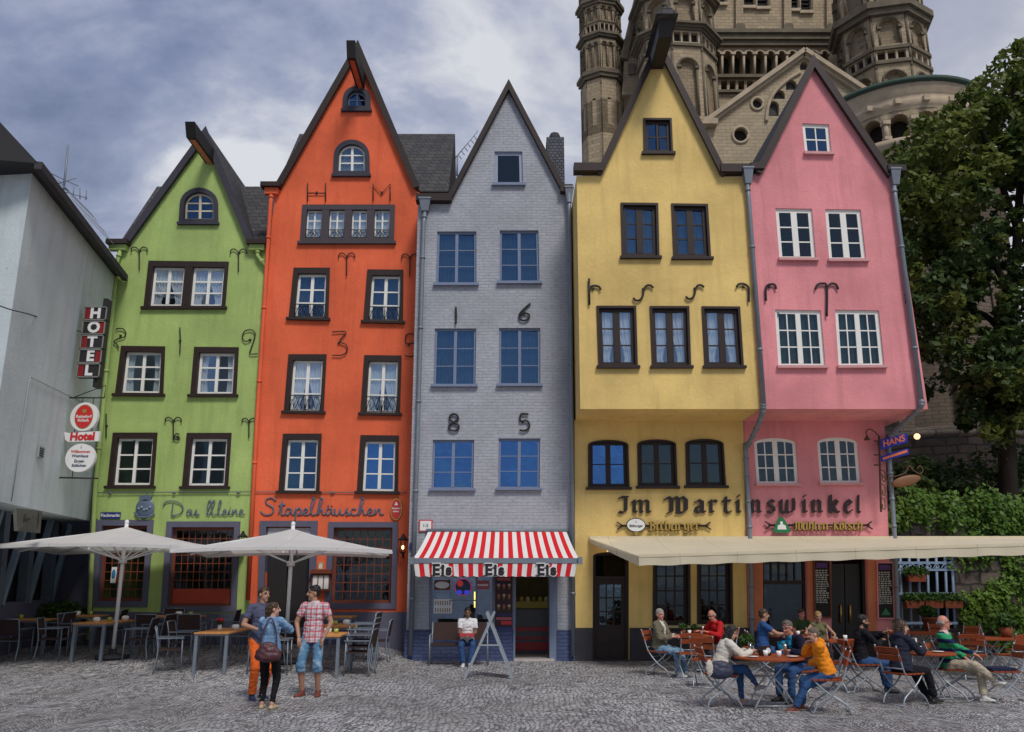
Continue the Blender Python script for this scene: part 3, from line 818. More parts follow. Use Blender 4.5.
# ================================================================== green house
Y = YO
gr = thing('green_house', 'narrow lime green gabled house with mauve shopfront and hoist beam, beside the white building', 'house', (-8.4, Y, 0))
out = px_loop([(84, 672), (93, 490), (117.5, 250), (131, 243), (206, 139), (249, 243), (266.5, 250), (255.5, 490), (246, 672)], Y)
C = dict(casing=5.4, cins=(5.4, 5.6, 3.6, 2.2), ccol=m_dkbrown, sash=2.4, leaves=2, rows=3, mull=3.0, mt=1.5)
holes = []
holes.append(window(gr, [(149, 261), (229, 262), (225.3, 308.3), (143.8, 308.3)], Y, lights=2, post=8, curtain='parted', pane=g_soft, **C))
holes.append(window(gr, [(121.6, 346), (165.4, 346.6), (163.4, 395.5), (115.3, 395)], Y, curtain='open', pane=g_soft, **C))
holes.append(window(gr, [(194.6, 347), (239, 347.5), (236.5, 396), (190.5, 396)], Y, curtain='open', pane=g_soft, **C))
holes.append(window(gr, [(113.4, 432.7), (157.7, 432.7), (153.9, 487.3), (107.4, 487.3)], Y, pane=g_dark, **C))
holes.append(window(gr, [(187.2, 433), (231.8, 433), (228.2, 487.8), (182.3, 487.8)], Y, pane=g_dark, **C))
holes.append(window(gr, [(181, 188), (218, 188), (218.5, 224), (179, 224)], Y, rise=16, casing=4.6, ccol=m_casedk, sash=1.8, leaves=2, rows=3, mull=2.4, mt=1.3, scol=simple('cream_paint', (.66, .60, .45, 1), .5), pane=g_mid, sillw=1))
G = dict(casing=5.8, ccol=m_casegrey, scol=m_redwood, sash=3, leaves=1, mt=.9, sill=False, depth=.2, recess=.1)
holes.append(window(gr, [(97, 520), (154, 520), (147.5, 607), (91.5, 607)], Y, rows=8, cols=6, pane=g_dark, name='shop_window', **G))
holes.append(window(gr, [(167, 521.5), (240.5, 521.5), (236.5, 612), (161, 612)], Y, rows=7, cols=9, panel=14, pane=g_dark, name='shop_window', **G))
wall(gr, Y, out, holes, m_green, 8.5)
pl = MB(); pl.plate(px_loop([(84, 672), (87.5, 611), (248, 614), (246, 672)], Y, -.05), [], (0, .045, 0)); pl.plate(px_loop([(87.5, 611), (91, 519), (98, 519), (93, 611)], Y, -.045), [], (0, .04, 0))
part(pl, 'plinth', [m_casegrey], gr)
ap = at(206, 139, Y); lf = at(131, 243, Y); rg = at(249, 243, Y)
gable_roof(gr, Y, lf, ap, rg, 6.0, vmat=m_casedk, bw=.03, t=.12)
ze = lf.z - .02; x0 = at(113, 243, Y).x; x1 = at(270, 243, Y).x
cross_roof(gr, Y + .24, x0, x1, ze, cross_z(183, 240, Y, ze), off=.0)
for a, b in ((110, 131), (249, 268)):
    gt = MB(); p, q = at(a, 243, Y), at(b, 243, Y); c = (p + q) / 2
    gt.box((c.x, Y - .12, ze - .02), (q.x - p.x, .28, .13))
    gt.box((c.x, Y - .08, ze - .16), ((q.x - p.x) * .8, .17, .15), mi=1)
    part(gt, 'eave_gutter', [m_dkbrown, m_green], gr)
hoist(gr, Y, 211, 158, .26, .36, 1.5, under=simple('salmon_soffit', (.55, .2, .1, 1)))
downpipe(gr, Y, [(122, 252), (119, 262), (97, 489), (92, 600), (90, 640)], mat=m_green)
downpipe(gr, Y, [(259, 250), (258.5, 257), (267, 268)], mat=m_green)
anchors(gr, Y, [('ram', 140, 251, 8), ('ram', 239, 253, 8), ('P', 121, 336, 7), ('I', 180.5, 341, 13), ('2', 250.5, 340, 9.5), ('ram', 174, 421, 8), ('ram', 249.5, 421.5, 6.8), ('bar', 107, 426, 12), ('G', 178, 437, 3.2)], .016)

# ================================================================== orange house
orr = thing('orange_house', 'tall orange gabled house with hoist beam and dark window frames', 'house', (-4.5, Y, 0))
out = px_loop([(243, 674), (250, 600), (258.5, 420), (272, 220), (276, 190), (282, 187), (353, 62), (358, 54), (363, 62), (415, 190), (425, 196), (428, 300), (424, 674)], Y - .02)
Yo = Y - .02
C = dict(casing=6, cins=(5.0, 5.8, 3.2, 1.8), ccol=m_dkbrown, sash=2.3, leaves=2, mull=3.2, mt=1.3)
holes = []
holes.append(window(orr, [(302.5, 205), (395, 205), (394, 243.3), (300, 243.3)], Yo, lights=4, post=7.5, casing=5, ccol=simple('dark_mauve_paint', (.06, .05, .06, 1), .6), sash=1.3, leaves=2, rows=3, mull=1.6, mt=1.0, curtain='full', pane=g_soft, rail=True))
for q, cu in (([(294, 268), (330, 268), (328.4, 319.8), (288.8, 319)], 'parted'), ([(367.5, 269.7), (403.5, 270), (403, 322.8), (363.4, 322)], 'full')):
    holes.append(window(orr, q, Yo, rows=3, curtain=cu, pane=g_mid, rail=True, cmat=m_curtb, **C))
for q in ([(288.8, 354.5), (326.7, 354.5), (323.7, 413), (284, 412.4)], [(364.5, 355.3), (401.6, 355.8), (400, 414.6), (360.6, 414)]):
    holes.append(window(orr, q, Yo, rows=3, curtain='parted', pane=g_soft, rail=True, cmat=m_curt, **C))
holes.append(window(orr, [(283.3, 433.8), (321.8, 433.8), (319.5, 492.6), (278.6, 492.2)], Yo, rows=3, pane=g_mid, **C))
holes.append(window(orr, [(360.7, 435.2), (399, 435.7), (398, 493.2), (357, 492.6)], Yo, rows=3, pane=g_blue, **C))
holes.append(window(orr, [(335, 140), (369, 140), (370, 176), (333, 176)], Yo, rise=15, casing=4.6, ccol=m_casedk, sash=1.8, leaves=2, rows=3, mull=2.4, mt=1.2, curtain='full', pane=g_mid, sillw=1))
holes.append(window(orr, [(343.5, 86.5), (370, 86.5), (371, 111), (342.5, 111)], Yo, rise=12, casing=4.6, ccol=m_casedk, scol=m_bpaint, sash=1.5, leaves=2, rows=2, mull=1.6, mt=1.0, pane=g_mid, sillw=1))
G['casing'] = 5.6
holes.append(window(orr, [(328.8, 522), (398.4, 522), (396.5, 609), (324.5, 609)], Yo, rows=8, cols=7, pane=g_dark, name='shop_window', **G))
door = [(266.5, 527), (311, 527), (306, 655), (263, 655)]
holes.append(px_loop(door, Yo))
wall(orr, Yo, out, holes, m_orange, 8.5)
db = MB(); Q = Quad([(260.3, 521), (318, 521), (313, 655), (256.5, 655)], Yo)
o = Q.loop(0); i_ = [Q.P(6.4, Q.H), Q.P(Q.W - 6.6, Q.H), Q.P(Q.W - 6.6, 6), Q.P(6.4, 6)]
db.ring([Q.P(0, Q.H), Q.P(Q.W, Q.H), Q.P(Q.W, 0), Q.P(0, 0)], i_, (0, -.05, 0), (0, .2, 0))
dr = part(db, 'doorway', [m_casegrey], orr)
tb = MB(); Q.box(tb, 7, Q.W - 7, 7, 24, .06, .1); part(tb, 'sign_panel', [simple('pale_panel', (.48, .48, .52, 1), .7)], dr)
dl = MB(); Q.box(dl, 7, Q.W * .46, 26, Q.H, .16, .2); Q.box(dl, Q.W * .54, Q.W - 7, 26, Q.H, .16, .2)  # flat black leaves stand in for the shade inside the open doorway
part(dl, 'door_leaf', [m_black], dr)
pl = MB(); pl.plate(px_loop([(312.5, 674), (314, 612), (424, 612), (424, 674)], Yo, -.05), [], (0, .045, 0)); pl.plate(px_loop([(243, 674), (249, 612), (257.5, 612), (255.5, 674)], Yo, -.05), [], (0, .045, 0))
part(pl, 'plinth', [m_casegrey], orr)
ap = at(358, 54, Yo); lf = at(282, 187, Yo); rg = at(415, 190, Yo)
gable_roof(orr, Yo, lf, ap, rg, 6.5, vmat=m_dkbrown, bw=.03, t=.12)
ze = lf.z - .02; x1 = at(454, 131, Yo + 2).x
zr = cross_z(130, 430, Yo, ze)
cross_roof(orr, Yo + .24, at(272, 185, Yo).x, x1, ze, zr, off=.0)
gt = MB(); p, q = at(263, 186, Yo), at(282, 186, Yo); c = (p + q) / 2
gt.box((c.x, Yo - .12, ze + .0), (q.x - p.x, .3, .13)); gt.box((c.x + .02, Yo - .08, ze - .16), ((q.x - p.x) * .7, .17, .18), mi=1)
part(gt, 'eave_gutter', [m_dkbrown, m_orange], orr)
hoist(orr, Yo, 361, 82, .24, .42, 1.5, under=m_orange)
downpipe(orr, Yo, [(273, 192), (271.5, 205), (258, 420), (249, 600)], mat=m_orange)
anchors(orr, Yo, [('H', 317, 193, 9), ('M', 382, 193, 8.5), ('ram', 347, 257, 8), ('ram', 410, 258, 8), ('3', 339, 343, 10.5), ('5', 409, 345, 10)], .016)

# ================================================================== grey house
Y = YG
gy = thing('grey_house', 'grey painted brick gabled house with blue base and ice cream shop', 'house', (-.6, Y, 0))
out = px_loop([(404.5, 675), (406, 640), (418, 204), (450, 204), (508.7, 92), (561.5, 193), (571, 197), (575.5, 675)], Y)
holes = []
C = dict(scol=m_bpaint, sash=1.6, leaves=2, rows=3, mull=3.0, mt=.8, recess=.06, scolr=m_bpaint)
for q, k in (([(437, 231), (476.8, 231), (476.8, 284.8), (435.5, 284.8)], 'full'), ([(499.3, 230), (538.8, 230), (540, 283), (499, 283)], 'full'),
          ([(434.6, 328), (476.7, 328), (475.8, 385.9), (433, 385.9)], 'full'), ([(498.6, 327.5), (540.7, 327.5), (540.7, 385.3), (498.6, 385.3)], 'full')):
    holes.append(window(gy, q, Y, curtain=k, cmat=m_curtb, pane=g_mid, **C))
for q in ([(432.5, 439.4), (474.6, 439.4), (473.7, 489.6), (431, 489.6)], [(498.3, 438), (540.7, 438), (540, 489), (497.7, 489)]):
    holes.append(window(gy, q, Y, pane=g_blue, **C))
C.update(leaves=1, rows=1, sash=2.6, scol=simple('pale_blue_paint', (.30, .34, .45, 1), .5))
holes.append(window(gy, [(494.3, 151), (522.5, 151), (523.5, 185), (494, 185)], Y, pane=g_dark, **C))
sw = [(429.5, 574), (494.5, 574), (494, 629), (429, 629)]
dw = [(514, 574), (557, 574), (557.5, 668), (513, 668)]
Q = Quad(sw, Y); mb = MB(); mb.ring(Q.loop(.2), Q.loop(2.4), (0, .03, 0), (0, .14, 0)); Q.box(mb, 46, 48, 2, Q.H - 2, .05, .12); Q.box(mb, 20, 46, 26, 27.4, .05, .12)
shop = part(mb, 'shop_window', [m_bpaint], gy); mb = MB(); mb.add(Q.loop(1.5, 0, .09), [(0, 1, 2, 3)]); part(mb, 'pane', [g_soft], shop)
holes.append(px_loop(sw, Y)); holes.append(px_loop(dw, Y))
wall(gy, Y, out, holes, m_gbrick, 8.5)
# blue base
pl = MB(); yb = 629.5
pl.plate(px_loop([(404, 675), (405.8, 630), (429, yb), (513.5, yb), (513, 675)], Y, -.012), [], (0, .01, 0))
pl.plate(px_loop([(557, 675), (557, 630), (574, 630), (574.6, 675)], Y, -.012), [], (0, .01, 0))
pl.box((at(404.5, 650, Y).x - .0, Y + 2, .4), (.02, 4, 1.4))
part(pl, 'base', [m_bbrick], gy)
# shop entrance: frame, interior with ice cream counter
mb = MB(); Qd = Quad(dw, Y)
Qd.box(mb, 0, 2.0, 0, Qd.H, -.03, .3); Qd.box(mb, 36, 44, 0, Qd.H, .02, .9); Qd.box(mb, 2, 36, 0, 3, .0, .3)
fr = part(mb, 'shop_doorway', [m_bpaint], gy)
mb = MB(); p = at(514, 664, Y); q = at(550, 664, Y)
mb.hexa([V((p.x, Y - .06, -.05)), V((q.x + .1, Y - .06, -.05)), V((q.x + .1, Y + 1.3, -.05)), V((p.x, Y + 1.3, -.05)), V((p.x, Y - .06, .05)), V((q.x + .1, Y - .06, .05)), V((q.x + .1, Y + 1.3, .05)), V((p.x, Y + 1.3, .05))])
part(mb, 'doorstep', [simple('pale_step', (.5, .46, .44, 1), .6)], fr)
m_red = simple('shop_red', (.55, .02, .03, 1), .35, .4)
mb = MB(); xm = (p.x + q.x) / 2; W = q.x - p.x
mb.box((xm - .2, Y + 2.0, .55), (W + 1.0, .6, 1.1)); mb.box((xm - .2, Y + 1.68, .62), (W + 1.0, .05, .10), mi=1); mb.box((xm - .2, Y + 1.68, .40), (W + 1.0, .05, .06), mi=1); mb.box((xm - .2, Y + 1.68, .2), (W + 1.0, .05, .2), mi=1)
for k in range(9): mb.ball((xm - .7 + k * .16, Y + 1.9, 1.32), (.055, .055, .09), mi=2 + k % 3)
mb.box((xm - .2, Y + 2.0, 1.2), (W + .8, .5, .16), mi=2)
ct = part(mb, 'ice_cream_counter', [simple('counter_grey', (.13, .14, .17, 1), .3), m_red, simple('lemon_ice', (.6, .48, .12, 1)), simple('white_ice', (.7, .66, .6, 1)), simple('green_ice', (.2, .3, .12, 1))], gy)
mb = MB(); mb.box((xm - .1, Y + 1.9, 2.05), (W + .3, .04, .04)); part(mb, 'strip_light', [emit('warm_strip', (1, .75, .2, 1), 3.0)], ct)
mb = MB(); mb.box((xm - 1.2, Y + 3.2, 1.5), (6.5, .1, 3.2)); part(mb, 'shop_back_wall', [simple('shop_back', (.10, .11, .09, 1), var=.6, scale=3)], gy)
ap = at(508.7, 92, Y); lf = at(450, 204, Y); rg = at(561.5, 193, Y)
rf = gable_roof(gy, Y, lf, ap, rg, 8.0, vmat=m_dkbrown, bw=.0, t=.10)
for a, b, yy in ((416.5, 452, 200), (560, 572.5, 191)):
    gt = MB(); p, q = at(a, yy, Y), at(b, yy, Y); c = (p + q) / 2; gt.box((c.x, Y - .06, c.z), (q.x - p.x, .3, .2)); part(gt, 'eave_gutter', [m_dkbrown], gy)
lr = MB(); p, q = at(417, 197, Y), at(452, 197, Y)
lr.prism([V((p.x, Y + .05, p.z)), V((q.x, Y + .05, p.z)), V((q.x, Y + 2.2, p.z + .25)), V((p.x, Y + 2.2, p.z + .25))], (0, 0, .06)); part(lr, 'lead_flashing', [m_zinc], rf)
# chimney on the right slope
ch = MB(); Yc = Y + 1.6; a, b = at(546.5, 137, Yc), at(564, 137, Yc); zb = at(555, 200, Yc).z
ch.box(((a.x + b.x) / 2, Yc + .3, (a.z + zb) / 2), (b.x - a.x, .6, a.z - zb)); ch.lathe([(.0, .3), (.13, .26), (.2, .1), (.2, 0)], ((a.x + b.x) / 2, Yc + .3, a.z), 12, 1)
part(ch, 'chimney', [brickish('slate_cladding', (.10, .11, .13, 1), (.16, .17, .2, 1), (.03, .03, .04, 1), .12, .09, .012, .5), m_darkstone], rf)
downpipe(gy, Y, [(425.5, 212), (424, 225), (418, 440), (411, 655)], hopper=(420, 431, 202, 213))
downpipe(gy, Y, [(568.5, 196), (569, 214), (571, 420), (573, 655)], hopper=(564.5, 573, 191, 203), d=-.16)
anchors(gy, Y, [('I', 456, 316, 8.5), ('6', 524.5, 312.5, 8.5), ('8', 454, 422.5, 8), ('5', 522.5, 422, 7.5)], .026)

# ================================================================== yellow house: upper floors jettied over the ground floor
YH_Z = at(650, 409, YJ).z
ye = thing('yellow_house', 'ochre yellow jettied house with hoist beam and dark red window frames', 'house', (3.4, YL, 0))
out = px_loop([(580.3, 409), (576.6, 176), (601, 176), (658, 51), (721, 177), (745.5, 177), (760.3, 409)], YJ)
C = dict(casing=2.4, ccol=m_dkbrown, scol=m_dkbrown, sash=3.2, leaves=2, rows=3, mull=6.5, mt=1.2, recess=.02, depth=.12)
holes = []
for q in ([(620.4, 203), (658, 203.4), (659.4, 258), (621.8, 258)], [(671, 203.8), (707.7, 204.3), (711, 258.9), (673.4, 258.9)]):
    holes.append(window(ye, q, YJ, curtain='half', pane=g_mid, cmat=m_curtb, **C))
for q in ([(596.3, 306), (636, 306), (637.8, 367.3), (598.4, 367.3)], [(649.5, 306.3), (689, 306.3), (691, 367.3), (652, 367.3)], [(701.4, 306.5), (739.8, 306.8), (743.7, 367.3), (704.5, 367.3)]):
    holes.append(window(ye, q, YJ, curtain='parted', pane=g_soft, **C))
holes.append(window(ye, [(643, 118.5), (671.5, 118.5), (673, 154), (643.5, 154)], YJ, pane=g_mid, **dict(C, rows=2, mull=2.0, sash=3.0, casing=2)))
wall(ye, YJ, out, holes, m_yellow, 9.0, name='upper_wall')
# ground floor
tl, tr = at(574.5, 422, YL), at(743.5, 422, YL)
bl, br = at(575.5, 672, YL), at(748.5, 672, YL)
out = [bl, br, V((tr.x, YL, YH_Z + .03)), V((tl.x, YL, YH_Z + .03))]
holes = []
C = dict(casing=2, ccol=m_dkbrown, scol=m_dkbrown, sash=3, leaves=2, rows=2, mull=5, mt=1.0, rise=5, recess=.03, depth=.14)
for q, gmat in (([(588, 440), (628, 440), (629.5, 488.5), (588, 488.5)], g_blue), ([(637, 439.5), (675.7, 439.5), (677.5, 487.5), (637.8, 487.5)], g_dark), ([(685, 439), (723, 439), (726, 487), (686, 487)], g_dark)):
    holes.append(window(ye, q, YL, pane=gmat, **C))
C = dict(casing=2.5, ccol=m_dkbrown, scol=m_dkbrown, sash=3, leaves=1, cols=3, rows=4, mt=1.4, recess=.10, depth=.22, scolr=simple('sand_sill', (.45, .36, .2, 1)))
for q in ([(653, 556), (690, 556), (690.5, 626.5), (652.5, 626.5)], [(697, 556), (732, 556), (733, 625.5), (697, 625.5)]):
    holes.append(window(ye, q, YL, pane=g_dark, name='tavern_window', **C))
dq = [(593, 552), (629, 552), (629, 663), (592.5, 663)]
Q = Quad(dq, YL); holes.append(Q.loop(0, 4))
wall(ye, YL, out, holes, m_yellow, 6.0, name='lower_wall', t=.3)
mb = MB(); mb.ring(Q.loop(.3, 4), Q.loop(3, 4), (0, .12, 0), (0, .24, 0)); Q.box(mb, 3, 33, 25, 28, .13, .22)
Q.box(mb, 3, 33, 28, Q.H, .16, .21)
for a in (5, 19): 
    for b in (80, 94): Q.box(mb, a, a + 12, b, b + 12, .145, .17)
dr = part(mb, 'entrance_door', [m_dkbrown], ye)
mb = MB(); Q.box(mb, 6, 30, 33, 74, .15, .165); mb2 = MB()
part(mb, 'pane', [glass('door_pane', .2, (.4, .6, .75, 1), (.25, .3, .3, 1))], dr)
for a in (6, 13.5, 21, 29): Q.box(mb2, a, a + 1.4, 32, 75, .135, .165)
for b in (32, 46, 60, 74): Q.box(mb2, 6, 30, b, b + 1.4, .137, .165)
part(mb2, 'glazing_bar', [m_dkbrown], dr)
mb = MB(); Q.box(mb, 0, 36, Q.H - 3, Q.H + 6, -.12, .25); part(mb, 'doorstep', [m_darkstone], dr)
pl = MB()
for a, b in ((575, 592.5), (629.5, 749)): pl.plate(px_loop([(a, 672), (a, 627.8), (b, 627.8), (b, 672)], YL, -.03), [], (0, .026, 0))
part(pl, 'plinth', [m_darkstone], ye)
ap = at(658, 51, YJ); lf = at(601, 176, YJ); rg = at(721, 177, YJ)
gable_roof(ye, YJ, lf, ap, rg, 8.5, vmat=m_dkbrown, bw=.03, t=.10)
for a, b, yy in ((573.5, 602, 170), (719, 748, 171)):
    gt = MB(); p, q = at(a, yy, YJ), at(b, yy, YJ); c = (p + q) / 2; gt.box((c.x, YJ - .05, c.z), (q.x - p.x, .3, .21)); part(gt, 'eave_gutter', [m_dkbrown], ye)
hoist(ye, YJ, 656, 62, .34, .42, 1.35, roof=.1)
downpipe(ye, YJ, [(746, 184), (747.5, 200), (762.5, 404)], hopper=(741, 752, 172, 186))
q0 = at(762.5, 404, YJ) + V((0, -.1, 0)); q1 = at(744.5, 452, YL) + V((0, -.1, 0)); q2 = at(749, 540, YL) + V((0, -.1, 0)); q3 = at(751, 655, YL) + V((0, -.1, 0))
downpipe(ye, YL, None, ext=crom([q0, q0.lerp(q1, .2) + V((0, -.05, -.12)), q0.lerp(q1, .85) + V((0, 0, -.02)), q1, q2, q3], 4))
anchors(ye, YJ, [('r', 593, 289, 7.5), ('S', 643, 289.5, 10), ('S', 694.5, 289, 9), ('hookr', 743, 287, 7)], .027)

# ================================================================== pink house
pk = thing('pink_house', 'rose pink jettied house with white windows, rightmost of the gabled row', 'house', (7.8, YL, 0))
YP = YJ - .03
out = px_loop([(760.8, 409), (746, 178), (761, 172), (812.5, 68), (887, 178), (893.5, 180), (928, 409)], YP)
C = dict(scol=m_wpaint, sash=3.0, leaves=2, rows=3, mull=6.0, mt=1.2, recess=.05, scolr=simple('pink_sill', (.6, .3, .3, 1)), sillw=1.5)
holes = []
for q in ([(775, 207.8), (812.3, 208.4), (816.6, 260), (779.3, 259.7)], [(824.7, 208.6), (861, 209.2), (866.8, 260.9), (829, 260.9)]):
    holes.append(window(pk, q, YP, pane=g_dark, **C))
for q in ([(774.5, 309), (821.2, 310), (826, 367.3), (778.2, 367.3)], [(834.7, 309.3), (879.2, 310), (885, 367), (838.4, 367.3)]):
    holes.append(window(pk, q, YP, cols=2, curtain='half', pane=g_dark, cmat=curtain_mat('green_grey_net', (.14, .22, .22, 1)), **dict(C, mull=5)))
holes.append(window(pk, [(801.6, 122.8), (829.3, 124), (832, 154.5), (805, 154)], YP, pane=g_mid, **dict(C, leaves=1, cols=2, rows=2, sash=2.6)))
wall(pk, YP, out, holes, m_pink, 9.0, name='upper_wall')
tl = at(744, 422, YL + .02); tr = at(884.5, 422, YL + .02); bl, br = at(749, 672, YL + .02), at(894, 672, YL + .02)
YQ = YL + .02
out = [bl, br, V((tr.x, YQ, YH_Z + .03)), V((tl.x, YQ, YH_Z + .03))]
holes = []
for q in ([(753.2, 437.6), (796.2, 437.6), (799.2, 484.8), (756.7, 484.8)], [(816.4, 437), (857.8, 437), (861.5, 484), (820, 484)]):
    holes.append(window(pk, q, YQ, cols=2, rise=6, pane=g_dark, **dict(C, mull=5, sash=2.6)))
tq = [(763, 552), (806, 552), (808, 645), (763, 645)]
Q = Quad(tq, YQ); holes.append(Q.loop(0)); dq = [(831, 554), (866, 554), (869, 660), (832, 660)]; Q2 = Quad(dq, YQ); holes.append(Q2.loop(0))
wall(pk, YQ, out, holes, m_pink, 6.0, name='lower_wall', t=.35)
for a, b in ((749.8, 762.6), (806.6, 812), (866.5, 875)):
    mb = MB(); mb.plate(px_loop([(a, 552), (b, 552), (b + (2 if a > 800 else 0), 640), (a + (2 if a > 800 else 0), 640)], YQ, -.02), [], (0, .016, 0))
    part(mb, 'pier', [m_pier], pk)
mb = MB(); mb.ring(Q.loop(.2), Q.loop(2.4), (0, .1, 0), (0, .2, 0)); Q.box(mb, 2, Q.W - 2, 29, 33, .1, .2); Q.box(mb, 2, Q.W - 2, 80, Q.H, .1, .2)
for a in (9, 17, 25, 33): Q.box(mb, a, a + 1.4, 2, 29, .11, .18)
tw = part(mb, 'tavern_window', [m_dkbrown], pk); mb = MB(); mb.add([Q.P(2, 2, .15), Q.P(Q.W - 2, 2, .15), Q.P(Q.W - 2, 80, .15), Q.P(2, 80, .15)], [(0, 1, 2, 3)]); part(mb, 'pane', [g_dark], tw)
mb = MB(); mb.ring([Q2.P(0, Q2.H), Q2.P(Q2.W, Q2.H), Q2.P(Q2.W, 0), Q2.P(0, 0)], [Q2.P(2.5, Q2.H), Q2.P(Q2.W - 2.5, Q2.H), Q2.P(Q2.W - 2.5, 3), Q2.P(2.5, 3)], (0, .1, 0), (0, .3, 0))
for a, b in ((3, 16.5), (17.5, Q2.W - 3)): Q2.box(mb, a, b, 10, Q2.H, .22, .27)
dr = part(mb, 'entrance_door', [simple('black_door', (.012, .01, .01, 1), .4, .4)], pk)
mb = MB()
for a in (12, 21.5):
    mb.tube([Q2.P(a, 52, .17), Q2.P(a, 70, .17)], .025, 8)
part(mb, 'door_handle', [simple('brass', (.55, .36, .12, 1), .35, .5, .9)], dr)
pl = MB()
for a, b in ((749.8, 830), (868, 893)): pl.plate(px_loop([(a, 672), (a, 631), (b, 631), (b, 672)], YQ, -.045), [], (0, .02, 0))
part(pl, 'plinth', [m_dkbrown], pk)
ap = at(812.5, 68, YP); lf = at(759, 176, YP); rg = at(887, 178, YP)
gable_roof(pk, YP, lf, ap, rg, 8.5, vmat=m_dkbrown, bw=.03, t=.11)
for a, b, yy in ((748.5, 762, 169), (885, 903, 171)):
    gt = MB(); p, q = at(a, yy, YP), at(b, yy, YP); c = (p + q) / 2; gt.box((c.x, YP - .05, c.z), (q.x - p.x, .3, .16)); part(gt, 'eave_gutter', [m_dkbrown], pk)
downpipe(pk, YP, [(892, 186), (893.5, 200), (919.5, 402)], hopper=(887, 898.5, 173, 187))
q0 = at(919.5, 402, YP) + V((0, -.1, 0)); q1 = at(888, 445, YQ) + V((-.03, -.1, 0)); q2 = at(893, 540, YQ) + V((0, -.1, 0)); q3 = at(897, 655, YQ) + V((0, -.1, 0))
downpipe(pk, YQ, None, ext=crom([q0, q0 + V((-.03, .1, -.16)), q0.lerp(q1, .85) + V((0, 0, .1)), q1, q2, q3], 4))
anchors(pk, YP, [('hookl', 769, 287, 6.5), ('T', 826, 287, 11.5), ('bar', 905.5, 295, 9)], .027)
# ------------------------------------------------------------------ lettering
def text_mesh(mb, txt, M, size=1.0, bold=0.0, ext=.01, mi=0, align='CENTER', spacing=1.0):
    "plain letters as geometry; M maps (x, y, z) of the text to world"
    cu = bpy.data.curves.new('lettering', 'FONT'); cu.body = txt; cu.size = size; cu.offset = bold; cu.extrude = ext; cu.align_x = align; cu.align_y = 'CENTER'; cu.space_character = spacing
    cu.resolution_u = 3
    ob = bpy.data.objects.new('lettering', cu); me = evaluated(ob)
    mb.add([M @ v.co for v in me.vertices], [tuple(p.vertices) for p in me.polygons], mi)
    bpy.data.objects.remove(ob); bpy.data.meshes.remove(me); bpy.data.curves.remove(cu)
def face_M(o, ux, uz):
    "matrix of a sign plane: o origin, ux writing direction, uz up; text z points to the reader"
    ux = V(ux).normalized(); uz = V(uz).normalized(); n = ux.cross(uz)
    return Matrix(((ux.x, uz.x, n.x, o[0]), (ux.y, uz.y, n.y, o[1]), (ux.z, uz.z, n.z, o[2]), (0, 0, 0, 1)))
def minim(x): return [(x - .13, .84), (x, .97), (x, .1), (x + .14, .0 + .1)]
